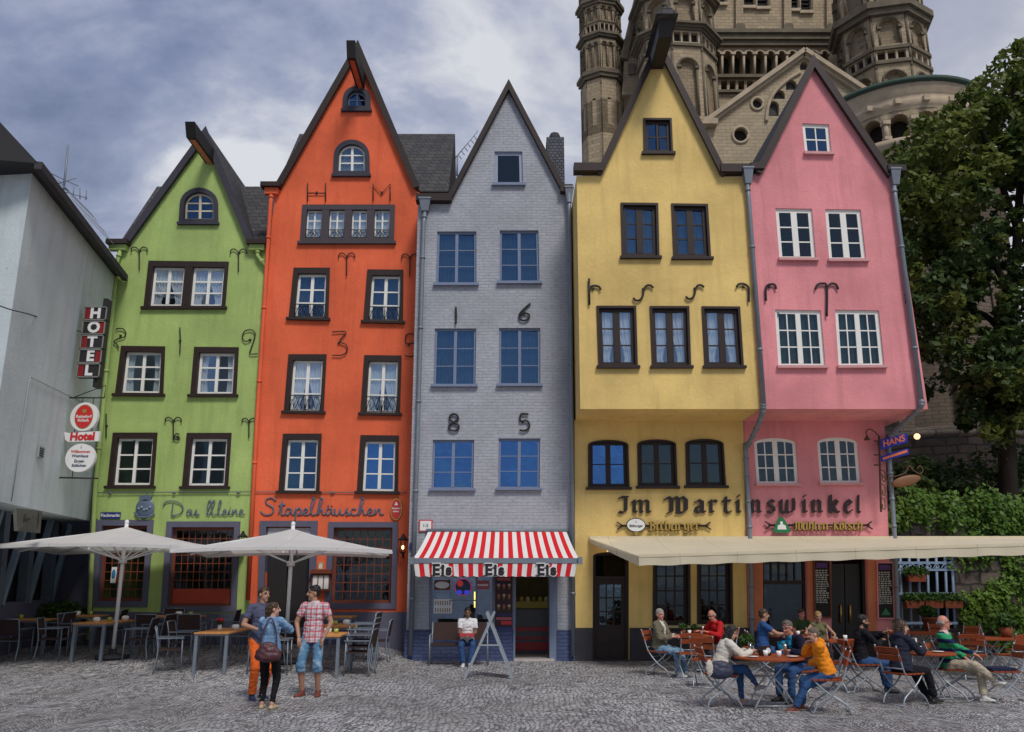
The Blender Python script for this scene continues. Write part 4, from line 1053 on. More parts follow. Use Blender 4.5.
BL = {
 'i': (.15, [minim(0), [(-.02, 1.26), (.07, 1.34)]]), 'n': (.62, [minim(0), [(0, .78), (.3, .97), (.45, .85), (.45, .1), (.59, .1)]]),
 'm': (1.05, [minim(0), [(0, .78), (.3, .97), (.43, .85), (.43, .1), (.5, .06)], [(.43, .78), (.72, .97), (.86, .85), (.86, .1), (1.0, .1)]]),
 'a': (.55, [[(.02, .84), (.2, .98), (.42, .85), (.42, .12), (.56, .08)], [(.42, .55), (.12, .48), (.03, .2), (.2, .02), (.42, .2)]]),
 'r': (.42, [minim(0), [(0, .78), (.2, .96), (.36, .86)]]),
 't': (.4, [[(.1, 1.2), (.1, .15), (.25, .02), (.42, .12)], [(-.08, .93), (.38, .93)]]),
 's': (.45, [[(.4, .86), (.2, .98), (.04, .8), (.1, .6), (.38, .42), (.42, .16), (.2, .0), (0, .14)]]),
 'w': (.95, [minim(0), [(.4, .97), (.4, .1), (.5, .04)], [(.8, 1.08), (.86, .85), (.86, .22), (.5, .02)], [(0, .1), (.2, .0), (.4, .12)]]),
 'k': (.55, [[(0, 1.32), (0, .1), (.12, .06)], [(0, .62), (.28, .97), (.42, .85), (.3, .6), (.1, .55)], [(.14, .55), (.36, .12), (.52, .06)]]),
 'e': (.45, [[(.42, .22), (.2, .0), (.04, .2), (.04, .76), (.2, .98), (.4, .78), (.08, .48)]]),
 'l': (.2, [[(0, 1.32), (0, .12), (.15, .05)]]), 'h': (.55, [[(0, 1.32), (0, .1)], [(0, .78), (.3, .97), (.45, .82), (.45, .1), (.32, -.18)]]),
 'u': (.6, [minim(0), [(.45, .97), (.45, .1), (.59, .08)], [(0, .1), (.2, .0), (.45, .16)]]),
 'b': (.5, [[(0, 1.32), (0, .15), (.2, .0), (.44, .2), (.44, .76), (.25, .97), (0, .8)]]),
 'g': (.5, [[(.42, .8), (.2, .98), (.04, .75), (.04, .26), (.2, .08), (.42, .25)], [(.42, .97), (.42, -.1), (.24, -.32), (0, -.24)]]),
 'o': (.5, [[(.2, .98), (.04, .76), (.04, .2), (.22, .0), (.44, .22), (.44, .78), (.2, .98)]]), 'c': (.42, [[(.4, .84), (.2, .98), (.04, .76), (.04, .2), (.2, .0), (.4, .16)]]),
 'I': (.55, [[(0, 1.12), (.12, 1.22), (.5, 1.2)], [(.4, 1.2), (.4, .2), (.2, .02), (.0, .1)]]),
 'M': (1.0, [[(-.04, 1.04), (.12, 1.2), (.28, 1.05), (.28, .12), (.1, .0)], [(.28, 1.03), (.48, 1.22), (.62, 1.05), (.62, .1)], [(.62, 1.03), (.82, 1.22), (1.0, 1.0), (1.0, .25), (.8, .02), (.55, .06)]]),
 'B': (.6, [[(.12, 1.22), (.12, .06)], [(-.05, 1.16), (.3, 1.24), (.5, 1.03), (.3, .74), (.12, .7)], [(.32, .72), (.55, .48), (.46, .12), (.2, .0), (-.05, .1)]]),
 'K': (.6, [[(.12, 1.24), (.12, .0)], [(.56, 1.2), (.18, .66)], [(.22, .7), (.5, .1), (.62, .05)]]), '-': (.3, [[(0, .5), (.25, .5)]])}
BL['ü'] = (.6, BL['u'][1] + [[(.05, 1.26), (.1, 1.32)], [(.38, 1.26), (.43, 1.32)]]); BL['ö'] = (.5, BL['o'][1] + [[(.05, 1.26), (.1, 1.32)], [(.36, 1.26), (.41, 1.32)]])
def nib(mb, strokes, fm, nw=.17, nh=.05, ang=38, depth=.03, mi=0):
    "broad pen strokes as little solids; fm maps letter units (x, y) to a world point"
    ca, sa = math.cos(R(ang)), math.sin(R(ang)); k = 0
    for st in strokes:
        for (ax, ay), (bx, by) in zip(st[:-1], st[1:]):
            pts = [(x + sx * nw / 2 * ca - sy * nh / 2 * sa, y + sx * nw / 2 * sa + sy * nh / 2 * ca) for x, y in ((ax, ay), (bx, by)) for sx, sy in ((-1, -1), (1, -1), (1, 1), (-1, 1))]
            pts = sorted(set((round(p[0], 5), round(p[1], 5)) for p in pts))
            def half(P):
                h = []
                for p in P:
                    while len(h) > 1 and (h[-1][0] - h[-2][0]) * (p[1] - h[-2][1]) - (h[-1][1] - h[-2][1]) * (p[0] - h[-2][0]) <= 0: h.pop()
                    h.append(p)
                return h
            hull = half(pts)[:-1] + half(pts[::-1])[:-1]
            k += 1; d = depth + .0007 * (k % 9)
            mb.prism([fm(x, y) for x, y in hull], (0, -d, 0), mi)
def bl_word(mb, word, px, base, h, width, Y, d=-.012, mi=0, nw=.17, depth=.03):
    "word set between px and px+width, x-height h pixels"
    tot = sum(BL[c][0] + .22 for c in word) - .22; k = width / tot; x = 0
    for c in word:
        x0 = px + x * k
        nib(mb, BL[c][1], lambda a, b, x0=x0: at(x0 + a * k, base - b * h, Y) + V((0, d, 0)), nw, mi=mi, depth=depth)
        x += BL[c][0] + .22
SCR = {'D': (1.0, [[(-.55, .62), (-.35, .92), (.1, 1.0), (.6, .8), (.75, .42), (.5, .08), (.05, 0)], [(.1, .85), (.06, .4), (.0, .0), (.25, -.03)]]),
 'a': (.45, [[(.3, .34), (.1, .38), (0, .15), (.12, 0), (.28, .26), (.3, .34), (.32, .05), (.48, .04)]]), 's': (.36, [[(0, .02), (.18, .4), (.14, .22), (.26, .08), (.1, -.02), (.38, .05)]]),
 'k': (.75, [[(0, .05), (.3, .8), (.2, 1.0), (.08, .6), (.1, .05), (.25, .1), (.55, .8), (.5, 1.0), (.36, .7), (.4, .1), (.5, 0), (.78, .06)]]), 'l': (.36, [[(0, .04), (.26, .8), (.18, 1.0), (.06, .5), (.12, .02), (.38, .06)]]),
 'e': (.36, [[(0, .08), (.24, .24), (.15, .38), (.03, .2), (.12, 0), (.38, .06)]]), 'i': (.28, [[(0, .06), (.12, .36), (.12, .05), (.3, .04)], [(.16, .52), (.18, .56)]]),
 'n': (.5, [[(0, .02), (.06, .36), (.06, .04), (.24, .36), (.3, .3), (.32, .05), (.5, .05)]]), 'S': (.85, [[(.7, .82), (.5, 1.0), (.2, .9), (.22, .66), (.55, .42), (.5, .08), (.15, 0), (-.1, .2)]]),
 't': (.36, [[(0, .06), (.2, .8), (.14, .1), (.22, 0), (.38, .06)], [(0, .55), (.34, .6)]]), 'p': (.45, [[(0, .1), (.14, .4), (.02, -.4)], [(.1, .25), (.28, .4), (.35, .16), (.18, .0), (.48, .05)]]),
 'h': (.5, [[(0, .04), (.3, .8), (.22, 1.0), (.1, .5), (.06, 0), (.26, .36), (.32, .05), (.5, .05)]]), 'u': (.48, [[(0, .36), (.03, .06), (.18, .02), (.28, .36), (.3, .05), (.5, .05)]]), 'c': (.36, [[(.28, .32), (.1, .36), (.02, .15), (.14, 0), (.38, .06)]])}
SCR['ä'] = (.45, SCR['a'][1] + [[(.1, .52), (.12, .56)], [(.28, .52), (.3, .56)]])
def script_word(mb, word, px, base, h, width, Y, r=.02, d=-.04):
    k = width / sum(SCR[c][0] for c in word); x = 0
    for c in word:
        for st in SCR[c][1]:
            P = [at(px + (x + a) * k, base - b * h, Y) + V((0, d, 0)) for a, b in st]
            mb.tube(crom(P, 5), r, 6)
        x += SCR[c][0]
m_slateblue = simple('slate_blue_letters', (.10, .135, .20, 1), .4, .4)
m_letter = simple('black_letters', (.02, .012, .012, 1), .5, .4)
m_gold = simple('gold_letters', (.42, .27, .06, 1), .4, .5, .3)
m_signwhite = simple('sign_white', (.75, .75, .74, 1), .4, .4, var=.05)
m_signred = simple('sign_red', (.55, .03, .03, 1), .4, .4, var=.1)
m_signblue = simple('sign_blue', (.02, .03, .16, 1), .4, .4, var=.1)
m_signgreen = simple('sign_green', (.02, .17, .06, 1), .4, .4, var=.1)
mb = MB(); script_word(mb, 'Das', 172, 515.5, 14.5, 28, YO, .015); script_word(mb, 'kleine', 207, 515, 14.5, 38, YO, .014)
o = solo(mb, 'facade_lettering', 'slate blue script letters reading Das kleine on the green facade', 'lettering', [m_slateblue], at(205, 510, YO), group=None)
mb = MB(); script_word(mb, 'Stapelhäuschen', 263, 515, 17, 121, YO, .020)
solo(mb, 'facade_lettering', 'slate blue script letters reading Stapelhäuschen on the orange facade', 'lettering', [m_slateblue], at(320, 510, YO))
# emblem: crowned round seal
mb = MB(); c = at(145.5, 508, YO) + V((0, -.03, 0))
mb.lathe([(0, .03), (.2, .03), (.24, .0)], (0, 0, 0), 20); 
M = Matrix(((1, 0, 0, c.x), (0, 0, -1, c.y), (0, 1.05, 0, c.z), (0, 0, 0, 1)))
mb.v = [tuple(M @ V(p)) for p in mb.v]
mb.prism([c + V((x, -.03, z)) for x, z in ((-.13, .18), (.13, .18), (.17, .34), (.08, .28), (0, .36), (-.08, .28), (-.17, .34))], (0, .03, 0))
for k in range(5): mb.ball(c + V((-.14 + .07 * k, -.04, -.02 + .04 * math.sin(k * 2))), .035, seg=6, rings=4, mi=1)
mb.tube([c + V((-.24, -.02, -.12)), c + V((-.12, -.04, -.24)), c + V((.12, -.04, -.24)), c + V((.26, -.02, -.14))], .03, 6)
solo(mb, 'wall_emblem', 'slate blue crowned round emblem above the shopfront of the green house', 'emblem', [m_slateblue, simple('pale_blue', (.25, .30, .36, 1))], c)
def flat_sign(name, label, cat, x0, x1, y0, y1, Y, d, mat, txts, t=.03, frame=None):
    a, b = at(x0, y1, Y), at(x1, y0, Y); c = (a + b) / 2 + V((0, d, 0)); w, h = b.x - a.x, b.z - a.z
    mb = MB(); mb.box(c, (w, t, h))
    if frame: mb.box(c + V((0, .006, 0)), (w + frame[1], t, h + frame[1]), mi=2)
    for s, sz, ox, oz, bold in txts: text_mesh(mb, s, face_M(c + V((ox, -t / 2 - .002, oz)), (1, 0, 0), (0, 0, 1)), sz, bold, .002, 1)
    mats = [mat, m_signwhite if mat is not m_signwhite else m_letter] + ([frame[0]] if frame else [])
    return solo(mb, name, label, cat, mats, c)
flat_sign('street_sign', 'blue enamel street name sign reading Fischmarkt on the green house', 'sign', 101, 121.5, 512.3, 518.8, YO, -.04, m_signblue, [('Fischmarkt', .11, 0, 0, .002)])
flat_sign('house_number_plate', 'small white plate with red border above the striped awning', 'sign', 420, 431.5, 521, 530.6, YG, -.03, m_signwhite, [('1-2', .10, 0, 0, .002)], frame=(m_signred, .05))
flat_sign('wall_plate', 'small dark blue plate on the painted brick beside the awning', 'sign', 409.5, 415.4, 543, 550, YG, -.03, m_signblue, [])
flat_sign('poster', 'white and blue poster in the green house shop window', 'poster', 109, 116, 567, 583, YO, .07, m_signwhite, [], t=.01)
mb = MB(); c = at(112.5, 574, YO) + V((0, .06, 0)); mb.ball(c, (.05, .004, .12), seg=10, rings=6); solo(mb, 'poster_print', 'blue print on the white poster in the shop window', 'print', [simple('poster_blue', (.03, .2, .4, 1))], c)
# oval beer sign on the orange house
def oval(mb, c, rx, rz, t, mi=0, n=24, ux=V((1, 0, 0)), nrm=V((0, -1, 0))):
    mb.prism([c + ux * (rx * math.cos(2 * math.pi * k / n)) + V((0, 0, rz * math.sin(2 * math.pi * k / n))) for k in range(n)], nrm * t, mi)
mb = MB(); c = at(396.4, 509.3, YO - .02) + V((0, -.01, 0)); oval(mb, c, .15, .28, .04, 0); oval(mb, c, .125, .25, .047, 1)
for z, s in ((.02, .075), (-.06, .075)): text_mesh(mb, 'Reissdorf' if z > 0 else 'Kölsch', face_M(c + V((0, -.05, z)), (1, 0, 0), (0, 0, 1)), s * .75, .002, .002, 2)
mb.prism([c + V((x, -.047, z)) for x, z in ((-.05, .1), (.05, .1), (.0, .19))], (0, -.004, 0), 2)
solo(mb, 'beer_sign', 'oval red beer sign with gold rim on the orange house wall', 'sign', [m_gold, m_signred, m_signwhite], c)
# blackletter name across yellow and pink house
letters = [('I', 619, 9), ('m', 634, 16.5), ('M', 665.5, 20), ('a', 694.5, 9.5), ('r', 710.5, 6.5), ('t', 723.5, 6.3), ('i', 737.5, 3), ('n', 752, 8.5), ('s', 767, 7), ('w', 780.5, 14), ('i', 803.5, 3), ('n', 812.5, 9), ('k', 829.5, 9), ('e', 844, 7.3), ('l', 857.3, 3.2)]
for words_, lab in ((letters[:2], 'two short black blackletter letters reading Im on the yellow facade'), (letters[2:], 'long black blackletter word Martinswinkel across yellow and pink facades')):
    t = thing('facade_lettering', lab, 'lettering', at(words_[0][1], 513, YL))
    for ch, x, wd in words_:
        mb = MB(); k = wd / max(BL[ch][0], .15) * (1.0 if BL[ch][0] > .3 else .75)
        nib(mb, BL[ch][1], lambda a, b, x=x, k=k: at(x + a * k, 513.2 - b * 13.2, YL) + V((0, -.03, 0)), .21, .07, mi=0)
        part(mb, 'letter', [m_letter], t)
def beer_word(name, label, x0, x1, yb, word, wx, ww, h, mats, emblem):
    mb = MB(); rod = [at(x0, yb - 4.6, YL), at(x1, yb - 4.6, YL)]
    a, b = rod[0] + V((0, -.05, 0)), rod[1] + V((0, -.05, 0)); mb.tube([a, b], .028, 6, 2)
    for p, s in ((a, -1), (b, 1)):
        for z in (1, -1): mb.bar(p - V((s * .06, 0, 0)), p + V((s * .08, 0, z * .09)), .03, .03, mi=2)
    bl_word(mb, word, wx, yb, h, ww, YL, -.075, 1, .22, .02)
    bl_word(mb, word, wx - .4, yb + .5, h, ww + .8, YL, -.055, 2, .30, .02)
    emblem(mb, YL)
    return solo(mb, name, label, 'sign', mats, (a + b) / 2)
def em1(mb, Y):
    c = at(635.5, 525.3, Y) + V((0, -.05, 0)); oval(mb, c, .235, .17, .04, 2); oval(mb, c, .215, .15, .05, 0)
    mb.prism([c + V((x, -.0, z)) for x, z in ((-.06, -.16), (.06, -.16), (0, -.28))], (0, -.04, 0), 1); mb.prism([c + V((x, -.0, z)) for x, z in ((-.05, .16), (.05, .16), (0, .24))], (0, -.04, 0), 1)
    text_mesh(mb, 'Bitburger', face_M(c + V((0, -.055, -.02)), (1, 0, 0), (0, 0, 1)), .085, .001, .002, 2)
    text_mesh(mb, '1', face_M(c + V((0, -.055, .07)), (1, 0, 0), (0, 0, 1)), .085, .001, .002, 2)
beer_word('beer_lettering', 'gold blackletter word Bitburger with oval crest on the yellow facade', 620, 707, 530.5, 'Bitburger', 649.5, 50, 7.3, [m_signwhite, m_gold, m_letter], em1)
def em2(mb, Y):
    c = at(780.5, 525.5, Y) + V((0, -.05, 0))
    tri = lambda k, d: [c + V((x * k, d, z * k)) for x, z in ((-.22, -.13), (-.16, -.18), (.16, -.18), (.22, -.13), (.06, .17), (0, .2), (-.06, .17))]
    mb.prism(tri(1, 0), (0, -.04, 0), 0)
    mb.prism([c + V((x, -.04, z)) for x, z in ((-.11, -.1), (.11, -.1), (.09, .0), (.03, .02), (.03, .09), (-.03, .09), (-.03, .02), (-.09, .0))], (0, -.01, 0), 3)
beer_word('beer_lettering', 'gold blackletter words Mühlen-Kölsch with green triangle on the pink facade', 768, 868, 530.0, 'Mühlen-Kölsch', 793, 68, 6.6, [m_signgreen, m_gold, m_letter, m_signwhite], em2)
# ------------------------------------------------------------------ signs hanging at the corner of green and white house
Ys = 19.6
def hang(name, label, parts_fn, px, py, mats):
    c = at(px, py, Ys); mb = MB(); parts_fn(mb, c); return solo(mb, name, label, 'sign', mats, c)
def hotel(mb, c):
    # five stacked letter boxes
    ux = (at(105, 340, Ys) - at(84, 340, Ys)).normalized()
    for k, ch in enumerate('HOTEL'):
        p = at(97.2 - k * 1.75, 314.5 + k * 14.2, Ys)
        mb.box(p, (.54, .16, .335)); 
        for sx, sz, w, h in ((0, .158, .54, .02), (0, -.158, .54, .02), (.26, 0, .02, .335), (-.26, 0, .02, .335)): mb.box(p + V((sx, -.09, sz)), (w, .03, h), mi=3)
        mb.box(p + V((.18 if k % 2 else -.18, -.082, 0)), (.12, .006, .28), mi=1)
        text_mesh(mb, ch, face_M(p + V((0, -.086, -.0)), (1, 0, 0), (0, 0, 1)), .36, .016, .006, 2)
    a, b = at(108, 300, Ys + .1), at(97, 388, Ys + .1); mb.bar(a, b, .10, .25, mi=0)
hang('hotel_sign', 'tall dark sign with five white letters reading HOTEL at the house corner', hotel, 92, 342, [simple('sign_black', (.03, .028, .03, 1), .4), simple('sign_red_glow', (.24, .02, .02, 1), .4), m_signwhite, simple('sign_rim', (.25, .25, .24, 1), .5)])
def beer_round(mb, c):
    oval(mb, c + V((0, .05, 0)), .32, .34, .1, 0); oval(mb, c, .215, .29, .056, 1); oval(mb, c, .20, .27, .06, 2)
    for s, z in (('Reissdorf', .0), ('Kölsch', -.09)): text_mesh(mb, s, face_M(c + V((0, -.064, z)), (1, 0, 0), (0, 0, 1)), .095, .002, .002, 0)
    oval(mb, c + V((0, 0, .13)), .05, .05, .066, 1)
    p = c + V((0, 0, .46)); mb.tube([p + V((-.5, 0, 0)), p + V((.4, 0, 0))], .018, 6, 3); mb.ball(p + V((-.52, 0, 0)), .05, mi=1, seg=8, rings=5)
    mb.tube([p + V((-.1, 0, 0)), c + V((-.1, 0, .3))], .01, 5, 3); mb.tube([p + V((.15, 0, 0)), c + V((.15, 0, .28))], .01, 5, 3); mb.tube([p + V((.4, 0, 0)), p + V((.4, 0, .3)), p + V((-.3, 0, .02))], .012, 5, 3)
hang('beer_sign', 'round white sign with red oval hanging from an iron arm', beer_round, 85, 417, [m_signwhite, m_gold, m_signred, m_black])
def hotel_small(mb, c):
    mb.prism([c + V((x, -.04, z)) for x, z in ((-.38, -.07), (-.42, .11), (-.3, .09), (.4, .13), (.4, -.1), (-.3, -.12))], (0, .08, 0), 0)
    text_mesh(mb, 'Hotel', face_M(c + V((.02, -.046, 0)), (1, 0, .02), (0, 0, 1)), .25, .012, .003, 1)
    mb.tube([c + V((-.2, 0, .1)), c + V((-.2, 0, .22))], .01, 5, 2); mb.tube([c + V((.2, 0, .1)), c + V((.2, 0, .22))], .01, 5, 2)
hang('hotel_sign', 'narrow white banner sign with red word Hotel between two round signs', hotel_small, 82.5, 437, [m_signwhite, m_signred, m_black])
def round_w(mb, c):
    oval(mb, c + V((0, .05, 0)), .34, .33, .1, 0)
    for s, z, sz, mi in (('1', .24, .08, 2), ('Willkommen', .14, .085, 1), ('Weinhaus', .04, .095, 2), ('Engel-', -.08, .10, 2), ('Stübchen', -.18, .09, 2)): text_mesh(mb, s, face_M(c + V((0, -.054, z)), (1, 0, 0), (0, 0, 1)), sz, .002, .002, mi)
    p = c + V((0, 0, -.45)); mb.tube([p + V((-.6, 0, 0)), p + V((.45, 0, -.02))], .02, 6, 3); mb.ball(p + V((-.62, 0, 0)), .05, mi=4, seg=8, rings=5); mb.tube([p + V((-.15, 0, 0)), c + V((-.15, 0, -.28))], .01, 5, 3)
hang('inn_sign', 'round white sign with blue and red writing, lowest at the corner', round_w, 81, 458, [m_signwhite, m_signred, simple('ink_blue', (.03, .05, .12, 1)), m_black, m_gold])
# ------------------------------------------------------------------ string of wall lights cable, lanterns, menu case
mb = MB(); mb.tube([at(x, 493 + .9 * math.sin((x - 95) / 310 * 3.1) * -1 + (2.5 if x > 255 else 0) * 0, YO) + V((0, -.06, 0)) for x in range(95, 408, 12)], .012, 5)
for x in (111, 175, 239, 333): mb.ball(at(x, 493, YO) + V((0, -.06, 0)), (.055, .03, .035), seg=8, rings=5)
solo(mb, 'light_cable', 'thin cable with small sockets strung across green and orange facades', 'cable', [simple('cable_grey', (.12, .13, .15, 1))], at(250, 493, YO))
mb = MB(); pts = [at(-60, 278, 12.5), at(0, 306, 14.5), at(30, 314.5, 16.5), at(60, 324, 19), at(84, 333, Ys)]
mb.tube(crom(pts, 6), .012, 5); solo(mb, 'overhead_wire', 'thin black wire running from the white building to the tall sign', 'wire', [m_black], pts[2])
def lantern(px, py, Y, label, s=1.0):
    c = at(px, py, Y) + V((0, -.22, 0)); t = thing('wall_lantern', label, 'lantern', c, group='wall lanterns')
    mb = MB()
    mb.lathe([(0, .30), (.03, .28), (.05, .22), (.13, .15), (.12, .13)], c, 6, smooth=False); mb.lathe([(.0, -.24), (.03, -.2), (.07, -.17), (.07, -.15)], c, 6, smooth=False)
    for k in range(6):
        a = math.pi / 3 * k; mb.bar(c + V((.07 * math.cos(a), .07 * math.sin(a), -.16)), c + V((.12 * math.cos(a), .12 * math.sin(a), .14)), .014, .014)
    mb.tube(crom([c + V((0, .24, -.1)), c + V((0, .2, -.28)), c + V((0, .06, -.3)), c + V((0, 0, -.2))], 4), .014, 6); mb.box(c + V((0, .235, -.1)), (.08, .03, .2))
    part(mb, 'housing', [m_black], t); mb = MB(); mb.ball(c + V((0, 0, -.04)), (.03, .03, .05), seg=8, rings=6); part(mb, 'bulb', [emit('warm_bulb', (1, .55, .2, 1), 6.0)], t)
lantern(404, 546, YO - .02, 'black wall lantern with lit bulb on the orange house beside the striped awning')
lantern(245, 543, YO, 'black wall lantern on the green house at the orange edge')
mb = MB(); a, b = at(312, 591, Yo), at(331.5, 573.5, Yo); c = (a + b) / 2 + V((0, -.08, 0)); w, h = b.x - a.x, b.z - a.z
t = thing('menu_case', 'red brown menu case with small lit roof beside the orange house door', 'menu case', c)
mb.box(c, (w, .1, h)); mb.prism([c + V((-w * .6, -.14, h / 2)), c + V((w * .6, -.14, h / 2)), c + V((w * .5, -.14, h / 2 + .1)), c + V((-w * .5, -.14, h / 2 + .1))], (0, .2, 0)); part(mb, 'case', [m_redwood], t)
mb = MB()
for k in range(3): mb.box(c + V((-w * .3 + w * .3 * k, -.054, 0)), (w * .24, .006, h * .75))
part(mb, 'menu_sheet', [m_signwhite], t)
flat_sign('house_number_sign', 'small yellow number plate on the pier between door and shop window', 'sign', 318, 324, 562, 571, Yo, -.03, simple('plate_amber', (.45, .3, .15, 1)), [('8', .16, 0, 0, .004)])
# blackboards beside the pink house door
for k, (x0, x1, y0, y1, lab) in enumerate(((812.5, 829.5, 560, 618, 'tall chalk menu board left of the dark double door'), (875.5, 892.5, 562, 619, 'framed chalk menu board on the pier beside the blue grille'))):
    Q = Quad([(x0, y0), (x1, y0), (x1 + 1.5, y1), (x0 + 1, y1)], YQ); t = thing('menu_board', lab, 'menu board', Q.P(Q.W / 2, Q.H / 2, -.05))
    mb = MB(); mb.ring(Q.loop(0), Q.loop(1.3), (0, -.07, 0), (0, -.024, 0)); part(mb, 'frame', [m_pink if k else m_redwood], t)
    mb = MB(); Q.box(mb, 1.2, Q.W - 1.2, 1.2, Q.H - 1.2, -.045, -.026); part(mb, 'board', [simple('chalkboard', (.012, .012, .012, 1), .6)], t)
    mb = MB(); r2 = random.Random(k)
    for r_ in range(15):
        v = 10 + r_ * (Q.H - 24) / 15; u = 2.2
        while u < Q.W - 4:
            l = r2.uniform(1, 3.2); Q.box(mb, u, min(u + l, Q.W - 2.2), v, v + 1.0 + .5 * r2.random(), -.0475, -.0455); u += l + .8
    part(mb, 'chalk_writing', [simple('chalk', (.42, .42, .40, 1), .9)], t)
    mb = MB(); Q.box(mb, 3, Q.W - 3, 3, 8, -.048, -.0455)
    if k: mb.prism([Q.P(4, Q.H - 4, -.0455), Q.P(Q.W - 4, Q.H - 4, -.0455), Q.P(Q.W / 2, Q.H - 11, -.0455)], (0, -.003, 0), 1)
    part(mb, 'header', [simple('board_header', (.10, .04, .16, 1)), m_signgreen], t)
# neon tavern sign at the right corner
c = at(884, 448, YQ - .2); t = thing('tavern_sign', 'blue projecting tavern sign with iron scrolls and lit lamp at the pink corner', 'sign', c)
mb = MB(); E = lambda px, py, d=0.0: at(px, py, YQ - .25 - d)
mb.tube([E(879, 436), E(881, 512)], .025, 6)
for y in (441, 455, 465): mb.tube([E(874, y), E(881, y)], .018, 5)
for y0, y1 in ((470, 484), (484, 498), (498, 512)):
    mb.tube(crom([E(881, y0), E(884.5, y0 + 2), E(885, y1 - 3), E(882.5, y1 - 4), E(882.5, y1 - 8)], 4), .012, 5)
mb.tube(crom([E(889, 478), E(897, 476), E(905, 473), E(908, 468), E(910, 466), E(913, 470), E(920, 474), E(923, 470), E(920, 466), E(917, 469)], 5), .016, 5)
mb.tube(crom([E(881, 474), E(888, 480), E(894, 474), E(891, 470)], 5), .014, 5)
mb.tube(crom([E(868, 437), E(866, 432), E(870, 429), E(876, 433), E(880, 437)], 4), .016, 5); mb.lathe([(.02, .06), (.08, -.04), (.07, -.05)], E(867, 438), 10)
part(mb, 'bracket', [simple('rusty_iron', (.10, .06, .03, 1), .6)], t)
mb = MB(); p = [E(881, 450), E(908, 442), E(907, 433), E(879, 440)]; mb.prism(p, (0, .12, 0))
q = [E(881, 462), E(909, 454), E(908.5, 448), E(881, 456)]; mb.prism(q, (0, .12, 0)); part(mb, 'panel', [emit('neon_blue', (.012, .02, .22, 1), .2)], t)
mb = MB(); o = (p[0] + p[1] + p[2] + p[3]) / 4; text_mesh(mb, 'HANS', face_M(o + V((0, -.008, 0)), p[1] - p[0], (0, 0, 1)), .22, .004, .004)
o = (q[0] + q[1] + q[2] + q[3]) / 4; M2 = face_M(o + V((0, -.008, 0)), q[1] - q[0], (0, 0, 1)); mb.hexa([M2 @ V(v) for v in ((-.32, -.035, 0), (.32, -.02, 0), (.32, -.02, .006), (-.32, -.035, .006), (-.32, .015, 0), (.32, .045, 0), (.32, .045, .006), (-.32, .015, .006))])
part(mb, 'lettering', [emit('neon_orange', (.5, .12, .04, 1), .25)], t)
mb = MB(); o = E(906, 481); mb.ball(o, (.38, .04, .13), M=Matrix.Rotation(R(-14), 3, 'Y')); part(mb, 'oval_board', [simple('copper_board', (.19, .085, .04, 1), .5)], t)
mb = MB(); mb.ball(E(917, 436.5), .075); part(mb, 'lamp_bulb', [emit('lamp_glow', (1, .62, .32, 1), 1.4)], t)
# ------------------------------------------------------------------ striped awning of the ice cream shop
aw = thing('striped_awning', 'red and white striped awning with black Eis lettering over the ice cream shop', 'awning', at(497, 550, YG))
YA = YG - 1.15
tl, tr = at(428.5, 531.6, YG) + V((0, -.06, 0)), at(566.3, 531.6, YG) + V((0, -.06, 0))
fl, fr_ = at(413.5, 558, YA), at(578.5, 558, YA)
vl, vr = at(415.5, 576.5, YA), at(574.5, 576.5, YA); ul, ur = at(413.8, 563.5, YA), at(577, 563.5, YA)
mb = MB(); NS = 33
for k in range(NS):
    a, b = k / NS, (k + 1) / NS; mi = 1 if k % 2 == 1 else 0
    N = 6
    for j in range(N):
        s0, s1 = j / N, (j + 1) / N; sag = lambda s: V((0, 0, -.04 * math.sin(math.pi * s)))
        P = lambda u, s: tl.lerp(tr, u).lerp(fl.lerp(fr_, u), s) + sag(s)
        mb.add([P(a, s0), P(b, s0), P(b, s1), P(a, s1)], [(0, 1, 2, 3)], mi)
cloth_w = simple('awning_white', (.72, .71, .69, 1), .8, .1, var=.08, scale=3); cloth_r = simple('awning_red', (.62, .022, .03, 1), .8, .1, var=.12, scale=3)
cn = part(mb, 'canopy', [cloth_w, cloth_r], aw, recalc=False)
mb = MB()
for k in range(NS):
    a, b = k / NS, (k + 1) / NS; mi = 1 if k % 2 == 1 else 0
    wv = lambda u: V((0, -.012 * math.sin(u * 60), .012 * math.cos(u * 105)))
    mb.add([ul.lerp(ur, a), ul.lerp(ur, b), vl.lerp(vr, b) + wv(b), vl.lerp(vr, a) + wv(a)], [(0, 1, 2, 3)], mi)
va = part(mb, 'valance', [cloth_w, cloth_r], aw, recalc=False)
def eis(mb, px):
    o = at(px, 570.2, YA)
    for bold, d, mi, ext in ((.034, -.018, 1, .003), (.014, -.026, 0, .004)): text_mesh(mb, 'Eis', face_M(o + V((0, d, 0)), (1, 0, 0), (0, 0, 1)), .34, bold, ext, mi, spacing=1.18)
    for a, z in ((-.205, .118), (-.205, -.118), (.02, -.118), (.0, .05)): mb.box(o + V((a, -.031, z)), (.10, .006, .022), mi=0)
for px in (442, 494.5, 546.5): mb = MB(); eis(mb, px); part(mb, 'lettering', [m_letter, m_signwhite], va)
mb = MB(); a, b = at(412.5, 560.7, YA), at(580, 560.7, YA); mb.bar(a + V((0, .03, 0)), b + V((0, .03, 0)), .09, .11); mb.box(a, (.1, .2, .16)); mb.box(b, (.1, .2, .16))
mb.tube([tl + V((-.05, .02, .02)), tr + V((.05, .02, .02))], .05, 8); part(mb, 'front_bar', [m_zinc], aw)
mb = MB()
for u in (.06, .94): mb.tube([tl.lerp(tr, u) + V((0, .04, -.75)), fl.lerp(fr_, u) + V((0, .02, -.06))], .022, 6)
part(mb, 'folding_arm', [m_zinc], aw)
